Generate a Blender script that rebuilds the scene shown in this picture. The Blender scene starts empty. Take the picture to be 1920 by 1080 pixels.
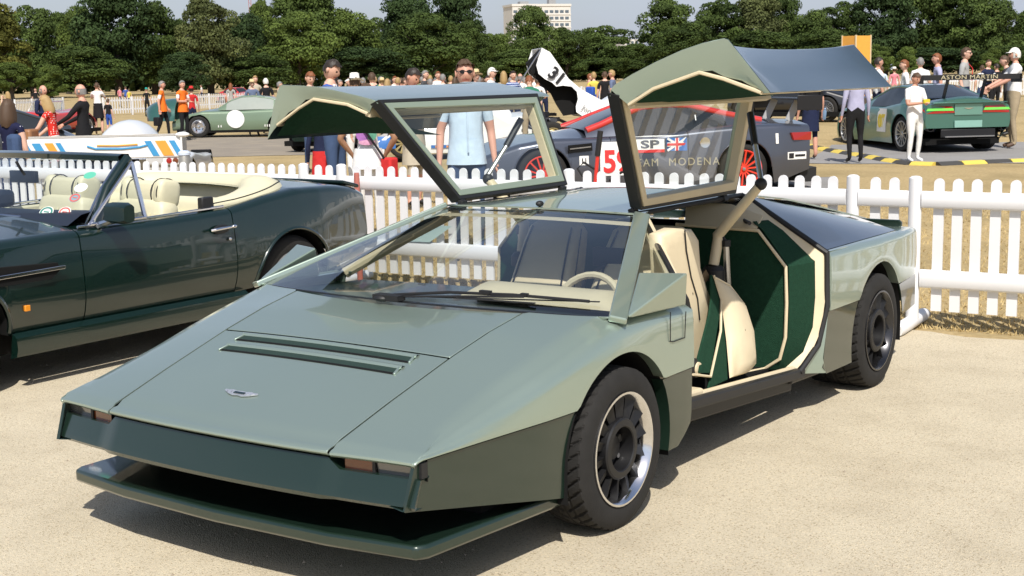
import bpy, bmesh, math, random
import numpy as np
from mathutils import Vector as V, Matrix, noise as mnoise

S = bpy.context.scene
COL = S.collection
rad = math.radians
rnd = random.Random(7)

# ------------------------------------------------------------------ camera
CAM = np.array([3.46781293, -3.57293612, 1.71163966]); FPX = 2559.67
_yaw, _pit, _rol = rad(-34.66093307), rad(8.83524687), rad(-1.038222)
FW = np.array([math.sin(_yaw)*math.cos(_pit), math.cos(_yaw)*math.cos(_pit), -math.sin(_pit)])
_r0 = np.array([math.cos(_yaw), -math.sin(_yaw), 0.0]); _u0 = np.cross(_r0, FW)
RT = math.cos(_rol)*_r0 + math.sin(_rol)*_u0
UP = -math.sin(_rol)*_r0 + math.cos(_rol)*_u0
cd = bpy.data.cameras.new('camera'); cam = bpy.data.objects.new('camera', cd); COL.objects.link(cam)
cd.sensor_width = 36.0; cd.lens = FPX/1920*36.0; cd.clip_start = 0.05; cd.clip_end = 4000
cam.matrix_world = Matrix(((RT[0], UP[0], -FW[0], CAM[0]), (RT[1], UP[1], -FW[1], CAM[1]), (RT[2], UP[2], -FW[2], CAM[2]), (0, 0, 0, 1)))
cd.dof.use_dof = True; cd.dof.focus_distance = 6.2; cd.dof.aperture_fstop = 18.0
S.camera = cam

# ------------------------------------------------------------------ sky, sun, exposure
SUN_DIR = V((-0.50, 0.62, -0.96)).normalized()          # the way the light travels
W = bpy.data.worlds.new('World'); S.world = W; W.use_nodes = True
nt = W.node_tree; nt.nodes.clear()
out = nt.nodes.new('ShaderNodeOutputWorld'); bg = nt.nodes.new('ShaderNodeBackground')
sky = nt.nodes.new('ShaderNodeTexSky'); sky.sky_type = 'NISHITA'; sky.sun_disc = False
sky.sun_elevation = math.asin(-SUN_DIR.z); sky.sun_rotation = math.atan2(-SUN_DIR.x, -SUN_DIR.y)
sky.air_density = 1.0; sky.dust_density = 1.8; sky.ozone_density = 1.0
tc = nt.nodes.new('ShaderNodeTexCoord'); mp = nt.nodes.new('ShaderNodeMapping')
mp.inputs['Scale'].default_value = (2.2, 2.2, 7.0)
nz = nt.nodes.new('ShaderNodeTexNoise'); nz.inputs['Scale'].default_value = 1.6; nz.inputs['Detail'].default_value = 5; nz.inputs['Roughness'].default_value = .55
rp = nt.nodes.new('ShaderNodeValToRGB'); rp.color_ramp.elements[0].position = .38; rp.color_ramp.elements[1].position = .75
rp.color_ramp.elements[0].color = (.45, .45, .45, 1); rp.color_ramp.elements[1].color = (.95, .95, .95, 1)
mx = nt.nodes.new('ShaderNodeMix'); mx.data_type = 'RGBA'
mx.inputs['B'].default_value = (4.7, 5.15, 6.4, 1)          # thin summer haze cloud
nt.links.new(tc.outputs['Generated'], mp.inputs['Vector']); nt.links.new(mp.outputs[0], nz.inputs['Vector'])
nt.links.new(nz.outputs['Fac'], rp.inputs['Fac'])
sx = nt.nodes.new('ShaderNodeSeparateXYZ'); nt.links.new(tc.outputs['Generated'], sx.inputs[0])
el = nt.nodes.new('ShaderNodeMapRange'); el.inputs[1].default_value = .04; el.inputs[2].default_value = .55; el.inputs[3].default_value = 1.0; el.inputs[4].default_value = .22
nt.links.new(sx.outputs['Z'], el.inputs[0])                # haze cloud thins out towards the zenith
mu = nt.nodes.new('ShaderNodeMath'); mu.operation = 'MULTIPLY'; nt.links.new(rp.outputs['Color'], mu.inputs[0]); nt.links.new(el.outputs[0], mu.inputs[1])
nt.links.new(mu.outputs[0], mx.inputs['Factor'])
nt.links.new(sky.outputs['Color'], mx.inputs['A']); nt.links.new(mx.outputs['Result'], bg.inputs['Color'])
bg.inputs['Strength'].default_value = 0.105
nt.links.new(bg.outputs[0], out.inputs['Surface'])
sl = bpy.data.lights.new('sun', 'SUN'); sl.energy = 4.6; sl.angle = rad(.53); sl.color = (1.0, .955, .88)
so = bpy.data.objects.new('sun', sl); COL.objects.link(so); so.rotation_euler = SUN_DIR.to_track_quat('-Z', 'Y').to_euler(); so.location = (8, -10, 20)
S.view_settings.view_transform = 'Standard'; S.view_settings.look = 'None'
S.view_settings.exposure = 0.18; S.view_settings.gamma = 1.0; S.view_settings.use_curve_mapping = False
S.cycles.use_denoising = True; S.cycles.max_bounces = 10; S.cycles.transparent_max_bounces = 16
S.cycles.caustics_reflective = False; S.cycles.caustics_refractive = False; S.cycles.sample_clamp_indirect = 6.0

# ------------------------------------------------------------------ pixel helpers (measurements were taken on the 1920x1080 photograph)
def ray(x, y): return FW + RT*(x-960)/FPX - UP*(y-540)/FPX
def at_depth(x, y, d): return V(CAM + ray(x, y)*d)
def on_axis(x, y, ax, val):
    d = ray(x, y); i = 'XYZ'.index(ax); return V(CAM + d*((val-CAM[i])/d[i]))
def on_plane(x, y, p0, n):
    d = ray(x, y); n = np.array(n); return V(CAM + d*(((np.array(p0)-CAM)@n)/(d@n)))
def sm(t): t = min(1.0, max(0.0, t)); return t*t*(3-2*t)
_rh = V((RT[0], RT[1], 0)).normalized(); _fh = V((FW[0], FW[1], 0)).normalized()
def gz(x, y):                                # the show field rises a hand's breadth towards the right
    p = V((x-CAM[0], y-CAM[1], 0)); d, s = p.dot(_fh), p.dot(_rh); return .13*sm((d-11.5)/5)*sm((s+4)/4)+.24*sm((d-27)/7)*sm((s-1)/5)
def ground_at(x, y):
    z = 0.0
    for _ in range(8):
        p = on_axis(x, y, 'Z', z); z = gz(p.x, p.y)
    return p
def lerp(a, b, t): return a+(b-a)*t
def interp(x, pts): return float(np.interp(x, [p[0] for p in pts], [p[1] for p in pts]))

# ------------------------------------------------------------------ materials
MATS = {}
def mat(name, col, rough=.6, metal=0.0, coat=0.0, spec=.5, var=.08, scale=6.0, bump=0.0, bscale=60.0, emit=None, sheen=0.0, dust=0.0):
    if name in MATS: return MATS[name]
    m = bpy.data.materials.new(name); m.use_nodes = True; n = m.node_tree; N = n.nodes; L = n.links
    b = N['Principled BSDF']
    b.inputs['Roughness'].default_value = rough; b.inputs['Metallic'].default_value = metal
    b.inputs['Coat Weight'].default_value = coat; b.inputs['Coat Roughness'].default_value = .03
    b.inputs['Specular IOR Level'].default_value = spec
    if sheen: b.inputs['Sheen Weight'].default_value = sheen
    tc = N.new('ShaderNodeTexCoord'); nz = N.new('ShaderNodeTexNoise'); nz.inputs['Scale'].default_value = scale; nz.inputs['Detail'].default_value = 4
    L.new(tc.outputs['Object'], nz.inputs['Vector'])
    mx = N.new('ShaderNodeMix'); mx.data_type = 'RGBA'
    mx.inputs['A'].default_value = tuple(max(0, c*(1-var)) for c in col)+(1,)
    mx.inputs['B'].default_value = tuple(min(1, c*(1+var)) for c in col)+(1,)
    L.new(nz.outputs['Fac'], mx.inputs['Factor']); src = mx.outputs['Result']
    L.new(src, b.inputs['Base Color'])
    if dust:
        n2 = N.new('ShaderNodeTexNoise'); n2.inputs['Scale'].default_value = 9; n2.inputs['Detail'].default_value = 8; n2.inputs['Roughness'].default_value = .7
        L.new(tc.outputs['Object'], n2.inputs['Vector'])
        mr = N.new('ShaderNodeMapRange'); mr.inputs[1].default_value = .3; mr.inputs[2].default_value = .8; mr.inputs[3].default_value = .02; mr.inputs[4].default_value = .02+dust
        L.new(n2.outputs['Fac'], mr.inputs[0]); L.new(mr.outputs[0], b.inputs['Coat Roughness'])
    if bump:
        n3 = N.new('ShaderNodeTexNoise'); n3.inputs['Scale'].default_value = bscale; n3.inputs['Detail'].default_value = 3
        bp = N.new('ShaderNodeBump'); bp.inputs['Strength'].default_value = bump; bp.inputs['Distance'].default_value = .01
        L.new(tc.outputs['Object'], n3.inputs['Vector']); L.new(n3.outputs['Fac'], bp.inputs['Height']); L.new(bp.outputs[0], b.inputs['Normal'])
    if emit: b.inputs['Emission Color'].default_value = tuple(emit)+(1,); b.inputs['Emission Strength'].default_value = 1
    MATS[name] = m; return m
def cloth(name, col, **k): return mat(name, col, rough=.85, spec=.25, var=.14, scale=14, bump=.7, bscale=11, **k)
def paint(name, col, metal=.35, rough=.34, dust=.05): return mat(name, col, rough=rough, metal=metal, coat=1.0, var=.03, scale=2.5, dust=dust)
def glass(name, tint=(.86, .9, .89), refl=1.0, r0=.07, pw=5.0):
    if name in MATS: return MATS[name]
    m = bpy.data.materials.new(name); m.use_nodes = True; N = m.node_tree.nodes; L = m.node_tree.links; N.clear()
    o = N.new('ShaderNodeOutputMaterial'); t = N.new('ShaderNodeBsdfTransparent'); g = N.new('ShaderNodeBsdfGlossy'); x = N.new('ShaderNodeMixShader')
    ge = N.new('ShaderNodeNewGeometry'); dt = N.new('ShaderNodeVectorMath'); dt.operation = 'DOT_PRODUCT'
    L.new(ge.outputs['Normal'], dt.inputs[0]); L.new(ge.outputs['Incoming'], dt.inputs[1])
    def mth(op, a, b_=None):
        q = N.new('ShaderNodeMath'); q.operation = op; L.new(a, q.inputs[0])
        if b_ is not None: q.inputs[1].default_value = b_
        return q.outputs[0]
    ab = mth('ABSOLUTE', dt.outputs['Value']); iv = N.new('ShaderNodeMath'); iv.operation = 'SUBTRACT'; iv.inputs[0].default_value = 1; L.new(ab, iv.inputs[1])
    f5 = mth('POWER', iv.outputs[0], pw); fa = mth('MULTIPLY', f5, .98-r0); fr = mth('ADD', fa, r0)
    t.inputs['Color'].default_value = tuple(tint)+(1,); g.inputs['Roughness'].default_value = .015; g.inputs['Color'].default_value = (refl, refl, refl, 1)
    L.new(fr, x.inputs[0]); L.new(t.outputs[0], x.inputs[1]); L.new(g.outputs[0], x.inputs[2]); L.new(x.outputs[0], o.inputs['Surface'])
    MATS[name] = m; return m
def dots(name, c0, c1, scale=28, size=.32):
    if name in MATS: return MATS[name]
    m = mat(name, c0, rough=.85, spec=.2); N = m.node_tree.nodes; L = m.node_tree.links; b = N['Principled BSDF']
    tc = N.new('ShaderNodeTexCoord'); vo = N.new('ShaderNodeTexVoronoi'); vo.inputs['Scale'].default_value = scale; vo.inputs['Randomness'].default_value = .35
    lt = N.new('ShaderNodeMath'); lt.operation = 'LESS_THAN'; lt.inputs[1].default_value = size
    mx = N.new('ShaderNodeMix'); mx.data_type = 'RGBA'; mx.inputs['A'].default_value = tuple(c0)+(1,); mx.inputs['B'].default_value = tuple(c1)+(1,)
    L.new(tc.outputs['Object'], vo.inputs['Vector']); L.new(vo.outputs['Distance'], lt.inputs[0]); L.new(lt.outputs[0], mx.inputs['Factor']); L.new(mx.outputs['Result'], b.inputs['Base Color'])
    return m
def stripes(name, c0, c1, axis='Z', scale=8):
    if name in MATS: return MATS[name]
    m = mat(name, c0, rough=.85, spec=.2); N = m.node_tree.nodes; L = m.node_tree.links; b = N['Principled BSDF']
    tc = N.new('ShaderNodeTexCoord'); wv = N.new('ShaderNodeTexWave'); wv.bands_direction = axis; wv.inputs['Scale'].default_value = scale
    gt = N.new('ShaderNodeMath'); gt.operation = 'GREATER_THAN'; gt.inputs[1].default_value = .6
    mx = N.new('ShaderNodeMix'); mx.data_type = 'RGBA'; mx.inputs['A'].default_value = tuple(c0)+(1,); mx.inputs['B'].default_value = tuple(c1)+(1,)
    L.new(tc.outputs['Object'], wv.inputs['Vector']); L.new(wv.outputs['Fac'], gt.inputs[0]); L.new(gt.outputs[0], mx.inputs['Factor']); L.new(mx.outputs['Result'], b.inputs['Base Color'])
    return m

def _sharp_rim(me):
    cnt = np.zeros(len(me.edges), int); li = np.zeros(len(me.loops), int); me.loops.foreach_get('edge_index', li); np.add.at(cnt, li, 1)
    a = me.attributes.get('sharp_edge') or me.attributes.new('sharp_edge', 'BOOLEAN', 'EDGE')
    v = np.zeros(len(me.edges), bool); a.data.foreach_get('value', v); v |= cnt == 1; a.data.foreach_set('value', v)
# ------------------------------------------------------------------ mesh builder
class MB:
    def __init__(s): s.v = []; s.f = []; s.m = []; s.mi = 0; s.M = None
    def add(s, vs, fs):
        o = len(s.v)
        s.v.extend([tuple(s.M @ V(p)) if s.M is not None else tuple(p) for p in vs])
        for f in fs: s.f.append(tuple(i+o for i in f)); s.m.append(s.mi)
        return s
    def poly(s, *p): return s.add(p, [tuple(range(len(p)))])
    def box(s, c, d, R=None):
        c = V(c); P = []
        for x in (-.5, .5):
            for y in (-.5, .5):
                for z in (-.5, .5):
                    q = V((x*d[0], y*d[1], z*d[2])); P.append(c+(R @ q if R is not None else q))
        return s.add(P, [(0, 1, 3, 2), (4, 6, 7, 5), (0, 4, 5, 1), (2, 3, 7, 6), (0, 2, 6, 4), (1, 5, 7, 3)])
    def bar(s, p, q, w, h, side=None):
        """rectangular bar from p to q, w along side, h along the third direction"""
        p, q = V(p), V(q); a = (q-p).normalized()
        sd = V(side) if side is not None else (V((0, 0, 1)) if abs(a.z) < .9 else V((1, 0, 0)))
        sd = (sd-a*sd.dot(a)).normalized(); u = a.cross(sd)
        P = [e+sd*(w/2*i)+u*(h/2*j) for e in (p, q) for i, j in ((-1, -1), (1, -1), (1, 1), (-1, 1))]
        return s.add(P, [(3, 2, 1, 0), (4, 5, 6, 7), (0, 1, 5, 4), (1, 2, 6, 5), (2, 3, 7, 6), (3, 0, 4, 7)])
    def tube(s, pts, r, n=8, cap=True, flat=1.0):
        pts = [V(p) for p in pts]; rs = r if isinstance(r, (list, tuple)) else [r]*len(pts); vs = []; fs = []
        up = None
        for i, p in enumerate(pts):
            t = (pts[min(i+1, len(pts)-1)]-pts[max(i-1, 0)]).normalized()
            if up is None: up = V((0, 0, 1)) if abs(t.z) < .9 else V((1, 0, 0))
            a = (up-t*up.dot(t)).normalized(); b = t.cross(a); up = a
            for k in range(n):
                th = 2*math.pi*k/n; vs.append(p+(a*math.cos(th)*flat+b*math.sin(th))*rs[i])
        for i in range(len(pts)-1):
            for k in range(n): fs.append((i*n+k, i*n+(k+1) % n, (i+1)*n+(k+1) % n, (i+1)*n+k))
        if cap: fs.append(tuple(range(n-1, -1, -1))); fs.append(tuple(range((len(pts)-1)*n, len(pts)*n)))
        return s.add(vs, fs)
    def lathe(s, prof, n, c=(0, 0, 0), axis='X', closed=False):
        c = V(c); vs = []; fs = []; k = len(prof)
        for i in range(n):
            th = 2*math.pi*i/n; a, b = math.cos(th), math.sin(th)
            for r, h in prof:
                vs.append(c+V({'X': (h, r*a, r*b), 'Y': (r*a, h, r*b), 'Z': (r*a, r*b, h)}[axis]))
        for i in range(n):
            j = (i+1) % n
            for t in range(k if closed else k-1): u = (t+1) % k; fs.append((i*k+t, j*k+t, j*k+u, i*k+u))
        return s.add(vs, fs)
    def grid(s, rows, cu=False, cv=False):
        h, w = len(rows), len(rows[0]); vs = [p for r in rows for p in r]; fs = []
        for i in range(h if cu else h-1):
            for j in range(w if cv else w-1):
                a, b = (i+1) % h, (j+1) % w; fs.append((i*w+j, i*w+b, a*w+b, a*w+j))
        return s.add(vs, fs)
    def prism(s, pts, d):
        pts = [V(p) for p in pts]; d = V(d); n = len(pts)
        return s.add(pts+[p+d for p in pts], [tuple(range(n-1, -1, -1)), tuple(range(n, 2*n))]+[(i, (i+1) % n, n+(i+1) % n, n+i) for i in range(n)])
    def ell(s, c, r, n=12, k=8):
        c = V(c); rows = []
        for i in range(k+1):
            ph = math.pi*i/k; rows.append([c+V((r[0]*math.sin(ph)*math.cos(2*math.pi*j/n), r[1]*math.sin(ph)*math.sin(2*math.pi*j/n), r[2]*math.cos(ph))) for j in range(n)])
        return s.grid(rows, cv=True)
    def mirror(s):
        n = len(s.v); m = len(s.f)
        s.v += [(-x, y, z) for x, y, z in s.v[:n]]; s.f += [tuple(i+n for i in reversed(f)) for f in s.f[:m]]; s.m += s.m[:m]; return s
    def mesh(s, name, mats, smooth=32, weld=True):
        me = bpy.data.meshes.new(name); me.from_pydata(s.v, [], s.f)
        for m in (mats if isinstance(mats, (list, tuple)) else [mats]): me.materials.append(m)
        me.polygons.foreach_set('material_index', s.m)
        bm = bmesh.new(); bm.from_mesh(me)
        if weld: bmesh.ops.remove_doubles(bm, verts=bm.verts, dist=1e-5)
        bmesh.ops.dissolve_degenerate(bm, edges=bm.edges, dist=1e-6)
        bmesh.ops.recalc_face_normals(bm, faces=bm.faces); bm.to_mesh(me); bm.free()
        if smooth:
            me.polygons.foreach_set('use_smooth', [True]*len(me.polygons)); me.set_sharp_from_angle(angle=rad(smooth)); _sharp_rim(me)
        me.update(); return me
    def build(s, name, mats, parent=None, smooth=32, bevel=0, thick=0, label=None, loc=None, weld=True):
        o = bpy.data.objects.new(name, s.mesh(name, mats, smooth, weld)); COL.objects.link(o)
        if parent is not None: o.parent = parent
        if loc is not None: o.location = loc
        if thick: md = o.modifiers.new('solid', 'SOLIDIFY'); md.thickness = thick; md.offset = 0
        if bevel: md = o.modifiers.new('bevel', 'BEVEL'); md.width = bevel; md.segments = 2; md.limit_method = 'ANGLE'; md.angle_limit = rad(40); md.harden_normals = False
        if label: o['label'] = label
        return o
def build_each(mb, name, mats, parent=None, **k):
    par = list(range(len(mb.v))); key = {}
    def fd_(i):
        while par[i] != i: par[i] = par[par[i]]; i = par[i]
        return i
    for i, p in enumerate(mb.v):
        q = (round(p[0], 4), round(p[1], 4), round(p[2], 4))
        if q in key: par[fd_(i)] = fd_(key[q])
        else: key[q] = i
    for f in mb.f:
        for i in f[1:]: par[fd_(i)] = fd_(f[0])
    isl = {}
    for f, m in zip(mb.f, mb.m): isl.setdefault(fd_(f[0]), []).append((f, m))
    res = []
    for fs in isl.values():
        b = MB(); mp_ = {}
        for f, m in fs:
            for i in f:
                if i not in mp_: mp_[i] = len(b.v); b.v.append(mb.v[i])
            b.f.append(tuple(mp_[i] for i in f)); b.m.append(m)
        res.append(b.build(name, mats, parent, **k))
    return res
def thing(name, label, cat, loc=(0, 0, 0), rz=0.0, group=None, rot=None):
    o = bpy.data.objects.new(name, None); COL.objects.link(o); o.empty_display_size = .2
    o.location = loc; o.rotation_euler = rot if rot is not None else (0, 0, rz); tag(o, label, cat, group); return o
def tag(o, label, cat, group=None):
    o['label'] = label; o['category'] = cat
    if group: o['group'] = group
    return o
def kind(o, k): o['kind'] = k; return o
def child_copy(o, parent):
    c = o.copy(); COL.objects.link(c); c.parent = parent; return c
def copy_tree(o, parent=None):
    c = o.copy(); COL.objects.link(c); c.parent = parent
    for k in KIDS.get(o.name, []) or list(o.children): copy_tree(k, c)
    return c
KIDS = {}
def text_mesh(txt, size, mat_, parent, M, name='lettering', depth=.002, spacing=1.0, sx=1.0, bold=0.0):
    cu = bpy.data.curves.new(name, 'FONT'); cu.body = txt; cu.size = size; cu.extrude = depth; cu.align_x = 'CENTER'; cu.align_y = 'CENTER'; cu.space_character = spacing; cu.offset = bold; cu.resolution_u = 3
    t = bpy.data.objects.new(name, cu); COL.objects.link(t); dg = bpy.context.evaluated_depsgraph_get(); dg.update()
    me = bpy.data.meshes.new_from_object(t.evaluated_get(dg)); bpy.data.objects.remove(t); bpy.data.curves.remove(cu)
    me.materials.clear(); me.materials.append(mat_); me.transform(M @ Matrix.Diagonal((sx, 1, 1, 1)))
    o = bpy.data.objects.new(name, me); COL.objects.link(o); o.parent = parent; return o
def frame_M(o, xdir, ydir):
    x = V(xdir).normalized(); y = V(ydir); y = (y-x*y.dot(x)).normalized(); z = x.cross(y)
    return Matrix(((x.x, y.x, z.x, o[0]), (x.y, y.y, z.y, o[1]), (x.z, y.z, z.z, o[2]), (0, 0, 0, 1)))

# shared materials
GREEN = paint('sage_metallic_paint', (.37, .455, .385), metal=.68, rough=.37)
DKGREEN = paint('deep_green_metallic_paint', (.012, .028, .019), metal=.25, rough=.3)
BRG = paint('dark_racing_green_paint', (.0034, .0155, .0118), metal=.1, rough=.25, dust=.015)
BLACK = mat('black_rubber_trim', (.012, .012, .013), rough=.55)
MBLACK = mat('matt_black', (.008, .008, .008), rough=.9, spec=.2)
SATIN = mat('satin_black_metal', (.018, .018, .02), rough=.38, metal=.3)
TYRE = mat('tyre_rubber', (.021, .020, .019), rough=.82, spec=.3, var=.3, scale=18, bump=.12, bscale=140)
CHROME = mat('chrome', (.78, .78, .80), rough=.12, metal=1, var=.03)
STEEL = mat('brushed_steel', (.55, .55, .56), rough=.3, metal=1)
CREAM = mat('cream_leather', (.66, .56, .38), rough=.5, spec=.4, var=.07, scale=9, bump=.12, bscale=45)
CARPET = mat('green_carpet', (.015, .050, .029), rough=.98, spec=.1, var=.3, scale=60, bump=.5, bscale=260)
SCREEN = glass('windscreen_glass', (.88, .93, .93), r0=.13, pw=4.0)
PANE = glass('clear_pane_glass', (.90, .94, .92))
DARKGLASS = mat('black_tinted_glass', (.006, .008, .012), rough=.04, spec=.7)
WHITE = mat('white_plastic', (.76, .76, .76), rough=.4, var=.03)
AMBER = mat('amber_lens', (.17, .040, .006), rough=.15, coat=1)
REDLENS = mat('red_lens', (.35, .01, .01), rough=.15, coat=1)
# ================================================================== GROUND
def ground_material(name, c0, c1, c2, fine, coarse, bump, speck=None, patch=.12):
    m = bpy.data.materials.new(name); m.use_nodes = True; N = m.node_tree.nodes; L = m.node_tree.links; b = N['Principled BSDF']
    b.inputs['Roughness'].default_value = .95; b.inputs['Specular IOR Level'].default_value = .2
    tc = N.new('ShaderNodeTexCoord')
    def noise(sc, det=4, rough=.6):
        n = N.new('ShaderNodeTexNoise'); n.inputs['Scale'].default_value = sc; n.inputs['Detail'].default_value = det; n.inputs['Roughness'].default_value = rough
        L.new(tc.outputs['Object'], n.inputs['Vector']); return n
    def mix(fac, a, bb, mode='MIX'):
        x = N.new('ShaderNodeMix'); x.data_type = 'RGBA'; x.blend_type = mode
        if hasattr(a, 'links'): L.new(a, x.inputs['A'])
        else: x.inputs['A'].default_value = tuple(a)+(1,)
        if hasattr(bb, 'links'): L.new(bb, x.inputs['B'])
        else: x.inputs['B'].default_value = tuple(bb)+(1,)
        if hasattr(fac, 'links'): L.new(fac, x.inputs['Factor'])
        else: x.inputs['Factor'].default_value = fac
        return x.outputs['Result']
    def ramp(s, a, bb):
        r = N.new('ShaderNodeMapRange'); r.inputs[1].default_value = a; r.inputs[2].default_value = bb; L.new(s, r.inputs[0]); return r.outputs[0]
    nf, nc, nl = noise(fine, 3, .7), noise(coarse, 5), noise(patch, 4)
    col = mix(ramp(nf.outputs['Fac'], .35, .65), c0, c1)
    col = mix(ramp(nc.outputs['Fac'], .45, .75), col, c2)
    big = mix(ramp(nl.outputs['Fac'], .3, .7), (.86, .85, .84), (1.0, 1.0, 1.0))
    col = mix(1.0, col, big, 'MULTIPLY')
    if speck:
        vo = N.new('ShaderNodeTexVoronoi'); vo.inputs['Scale'].default_value = speck[0]; L.new(tc.outputs['Object'], vo.inputs['Vector'])
        sep = N.new('ShaderNodeSeparateColor'); L.new(vo.outputs['Color'], sep.inputs[0])
        r = N.new('ShaderNodeValToRGB'); r.color_ramp.interpolation = 'CONSTANT'; e = r.color_ramp.elements
        e[0].color = tuple(speck[1])+(1,); e[0].position = 0; e[1].position = .10; e[1].color = (1, 1, 1, 1); q = e.new(.86); q.color = tuple(speck[2])+(1,)
        L.new(sep.outputs[0], r.inputs['Fac']); col = mix(1.0, col, r.outputs['Color'], 'MULTIPLY')
        bpn = vo.outputs['Distance']
    else: bpn = nf.outputs['Fac']
    L.new(col, b.inputs['Base Color'])
    bp = N.new('ShaderNodeBump'); bp.inputs['Strength'].default_value = bump; bp.inputs['Distance'].default_value = .006
    L.new(bpn, bp.inputs['Height']); L.new(bp.outputs[0], b.inputs['Normal'])
    return m
GRAVEL = ground_material('bonded_gravel', (.545, .478, .350), (.630, .560, .425), (.49, .426, .312), 70, 2.2, .5, (210, (.66, .62, .56), (1.16, 1.13, 1.08)), .35)
STRAW = ground_material('dry_grass_ground', (.36, .265, .125), (.52, .40, .21), (.30, .23, .11), 24, .8, .9, None, .06)
TARMAC = ground_material('dusty_tarmac', (.24, .21, .17), (.31, .27, .22), (.34, .29, .22), 40, 1.2, .4, None, .15)
PADGREY = ground_material('grey_tarmac', (.27, .26, .25), (.33, .32, .31), (.25, .24, .23), 30, 1.2, .3, None, .2)

FS, FI = .0722, 5.312                      # fence line  Y = FS*X + FI
def fence_y(x): return FS*x+FI
def sheet(name, outline, z, m, thick=.06):
    mb = MB(); mb.prism([(x, y, z-thick) for x, y in outline], (0, 0, thick)); return kind(mb.build(name, m, smooth=0), 'structure')
g = MB(); R_ = 3000
gx = [-R_, -300, -80]+[-50+1.0*i for i in range(96)]+[60, 300, R_]; gy = [-R_, -60, 0]+[4+1.0*i for i in range(80)]+[100, 200, 400, R_]
g.grid([[(x, y, -.012+gz(x, y)) for x in gx] for y in gy])
kind(g.build('ground', STRAW, smooth=60), 'structure')
# bonded gravel apron in front of the fence, ragged far edge
ol = [(-40, -40), (60, -40), (60, fence_y(60)+.2)]
x = 30.0
while x > -34:
    ol.append((x, fence_y(x)-.12+.16*(mnoise.noise(V((x*1.3, .7, 0))))+.05*mnoise.noise(V((x*6, 2, 0))))); x -= .12
ol.append((-40, fence_y(-40)))
sheet('road', ol, 0.0, GRAVEL, .05)
def dquad(pts, dz, name, m, n=24):            # near edge left->right, far edge left->right (photo pixels), draped on the terrain
    A, B_, C_, D = [ground_at(*p) for p in pts]; mb = MB(); rows = []
    for i in range(n+1):
        t = i/n; l, r = A.lerp(D, t), B_.lerp(C_, t); rw = []
        for j in range(n+1):
            p = l.lerp(r, j/n); e = .25*mnoise.noise(V((p.x*.9, p.y*.9, 3)))*(1 if i in (0, n) else 0); rw.append((p.x, p.y+e, gz(p.x, p.y)+dz))
        rows.append(rw)
    mb.grid(rows); return kind(mb.build(name, m, smooth=60), 'structure')
dquad([(60, 300), (760, 283), (860, 252), (120, 256)], -.004, 'path', TARMAC)
dquad([(1500, 306), (2250, 306), (2150, 262), (1560, 268)], -.004, 'pavement', PADGREY)
dquad([(850, 386), (1560, 352), (1560, 330), (900, 350)], -.004, 'hard_standing', PADGREY)

# dry grass blades near the fence
def blades(name, n, m, xr, yr, h0, h1, keep):
    V_ = np.zeros((n*3, 3)); k = 0; rs = np.random.RandomState(3)
    X = rs.uniform(*xr, n); Y = rs.uniform(0, 1, n)**1.6*(yr[1]-yr[0])+yr[0]+FS*X
    GZ = np.array([gz(a, b)-.013 for a, b in zip(X, Y)]); H = rs.uniform(h0, h1, n); A = rs.uniform(0, 6.283, n); w = .003+.003*rs.rand(n)
    V_[0::3] = np.stack([X-np.cos(A)*w, Y-np.sin(A)*w, GZ], 1)
    V_[1::3] = np.stack([X+np.cos(A)*w, Y+np.sin(A)*w, GZ], 1)
    V_[2::3] = np.stack([X+rs.normal(0, .022, n), Y+rs.normal(0, .022, n), GZ+H], 1)
    me = bpy.data.meshes.new(name); me.vertices.add(n*3); me.vertices.foreach_set('co', V_.ravel())
    me.loops.add(n*3); me.loops.foreach_set('vertex_index', np.arange(n*3)); me.polygons.add(n)
    me.polygons.foreach_set('loop_start', np.arange(0, n*3, 3)); me.polygons.foreach_set('loop_total', np.full(n, 3))
    me.materials.append(m); me.update(calc_edges=True); me.validate()
    o = bpy.data.objects.new(name, me); COL.objects.link(o); return kind(o, 'stuff')
STRAWB = mat('straw_blades', (.50, .38, .18), rough=.9, spec=.15, var=.35, scale=3)
gb = blades('dry_grass', 90000, STRAWB, (-12, 6), (FI+.02, FI+9), .008, .042, None)
tag(gb, 'short sun-bleached grass behind the white picket fence', 'grass')

# ================================================================== PICKET FENCE
FW_W = mat('white_fence_plastic', (.74, .74, .75), rough=.38, var=.03, scale=3, dust=0)
fd = V((1, FS, 0)).normalized(); fnrm = V((fd.y, -fd.x, 0))       # fnrm looks at the camera
FZ = math.atan2(FS, 1)
pk = MB()                                   # one picket, local: x along the fence, -y to the camera
prof = [(-.033, .12), (.033, .12), (.033, .965)]+[(.033*math.cos(a), .965+.034*math.sin(a)) for a in [math.pi*i/8 for i in range(1, 8)]]+[(-.033, .965)]
pk.prism([(px_, .009, z) for px_, z in prof], (0, -.018, 0))
PICK = pk.mesh('picket', FW_W, smooth=40)
def rail_mesh(L, z0, z1):
    mb = MB(); r = .012; P = []
    y0, y1 = -.050, -.009
    pr = [(y1, z0), (y0+r, z0), (y0, z0+r), (y0, z1-r), (y0+r, z1), (y1, z1)]
    mb.grid([[(xx, y, z) for y, z in pr] for xx in (0, L)], cv=True); mb.poly(*[(0, y, z) for y, z in pr]); mb.poly(*[(L, y, z) for y, z in reversed(pr)])
    return mb.mesh('rail', FW_W, smooth=50)
def post_mb():
    mb = MB(); mb.lathe([(.0001, 1.015), (.025, 1.012), (.042, 1.0), (.0425, .985), (.0425, .05), (.0001, .05)], 20, (0, 0, 0), 'Z'); return mb
def foot_mb():
    mb = MB(); r = .045
    mb.tube([(0, -.36, r*.85), (0, -.30, r*.9), (0, .30, r*.9), (0, .36, r*.85)], [r*.82, r, r, r*.82], 14); return mb
POSTM = post_mb().mesh('post', FW_W, 40); FOOTM = foot_mb().mesh('foot', FW_W, 40)
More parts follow.
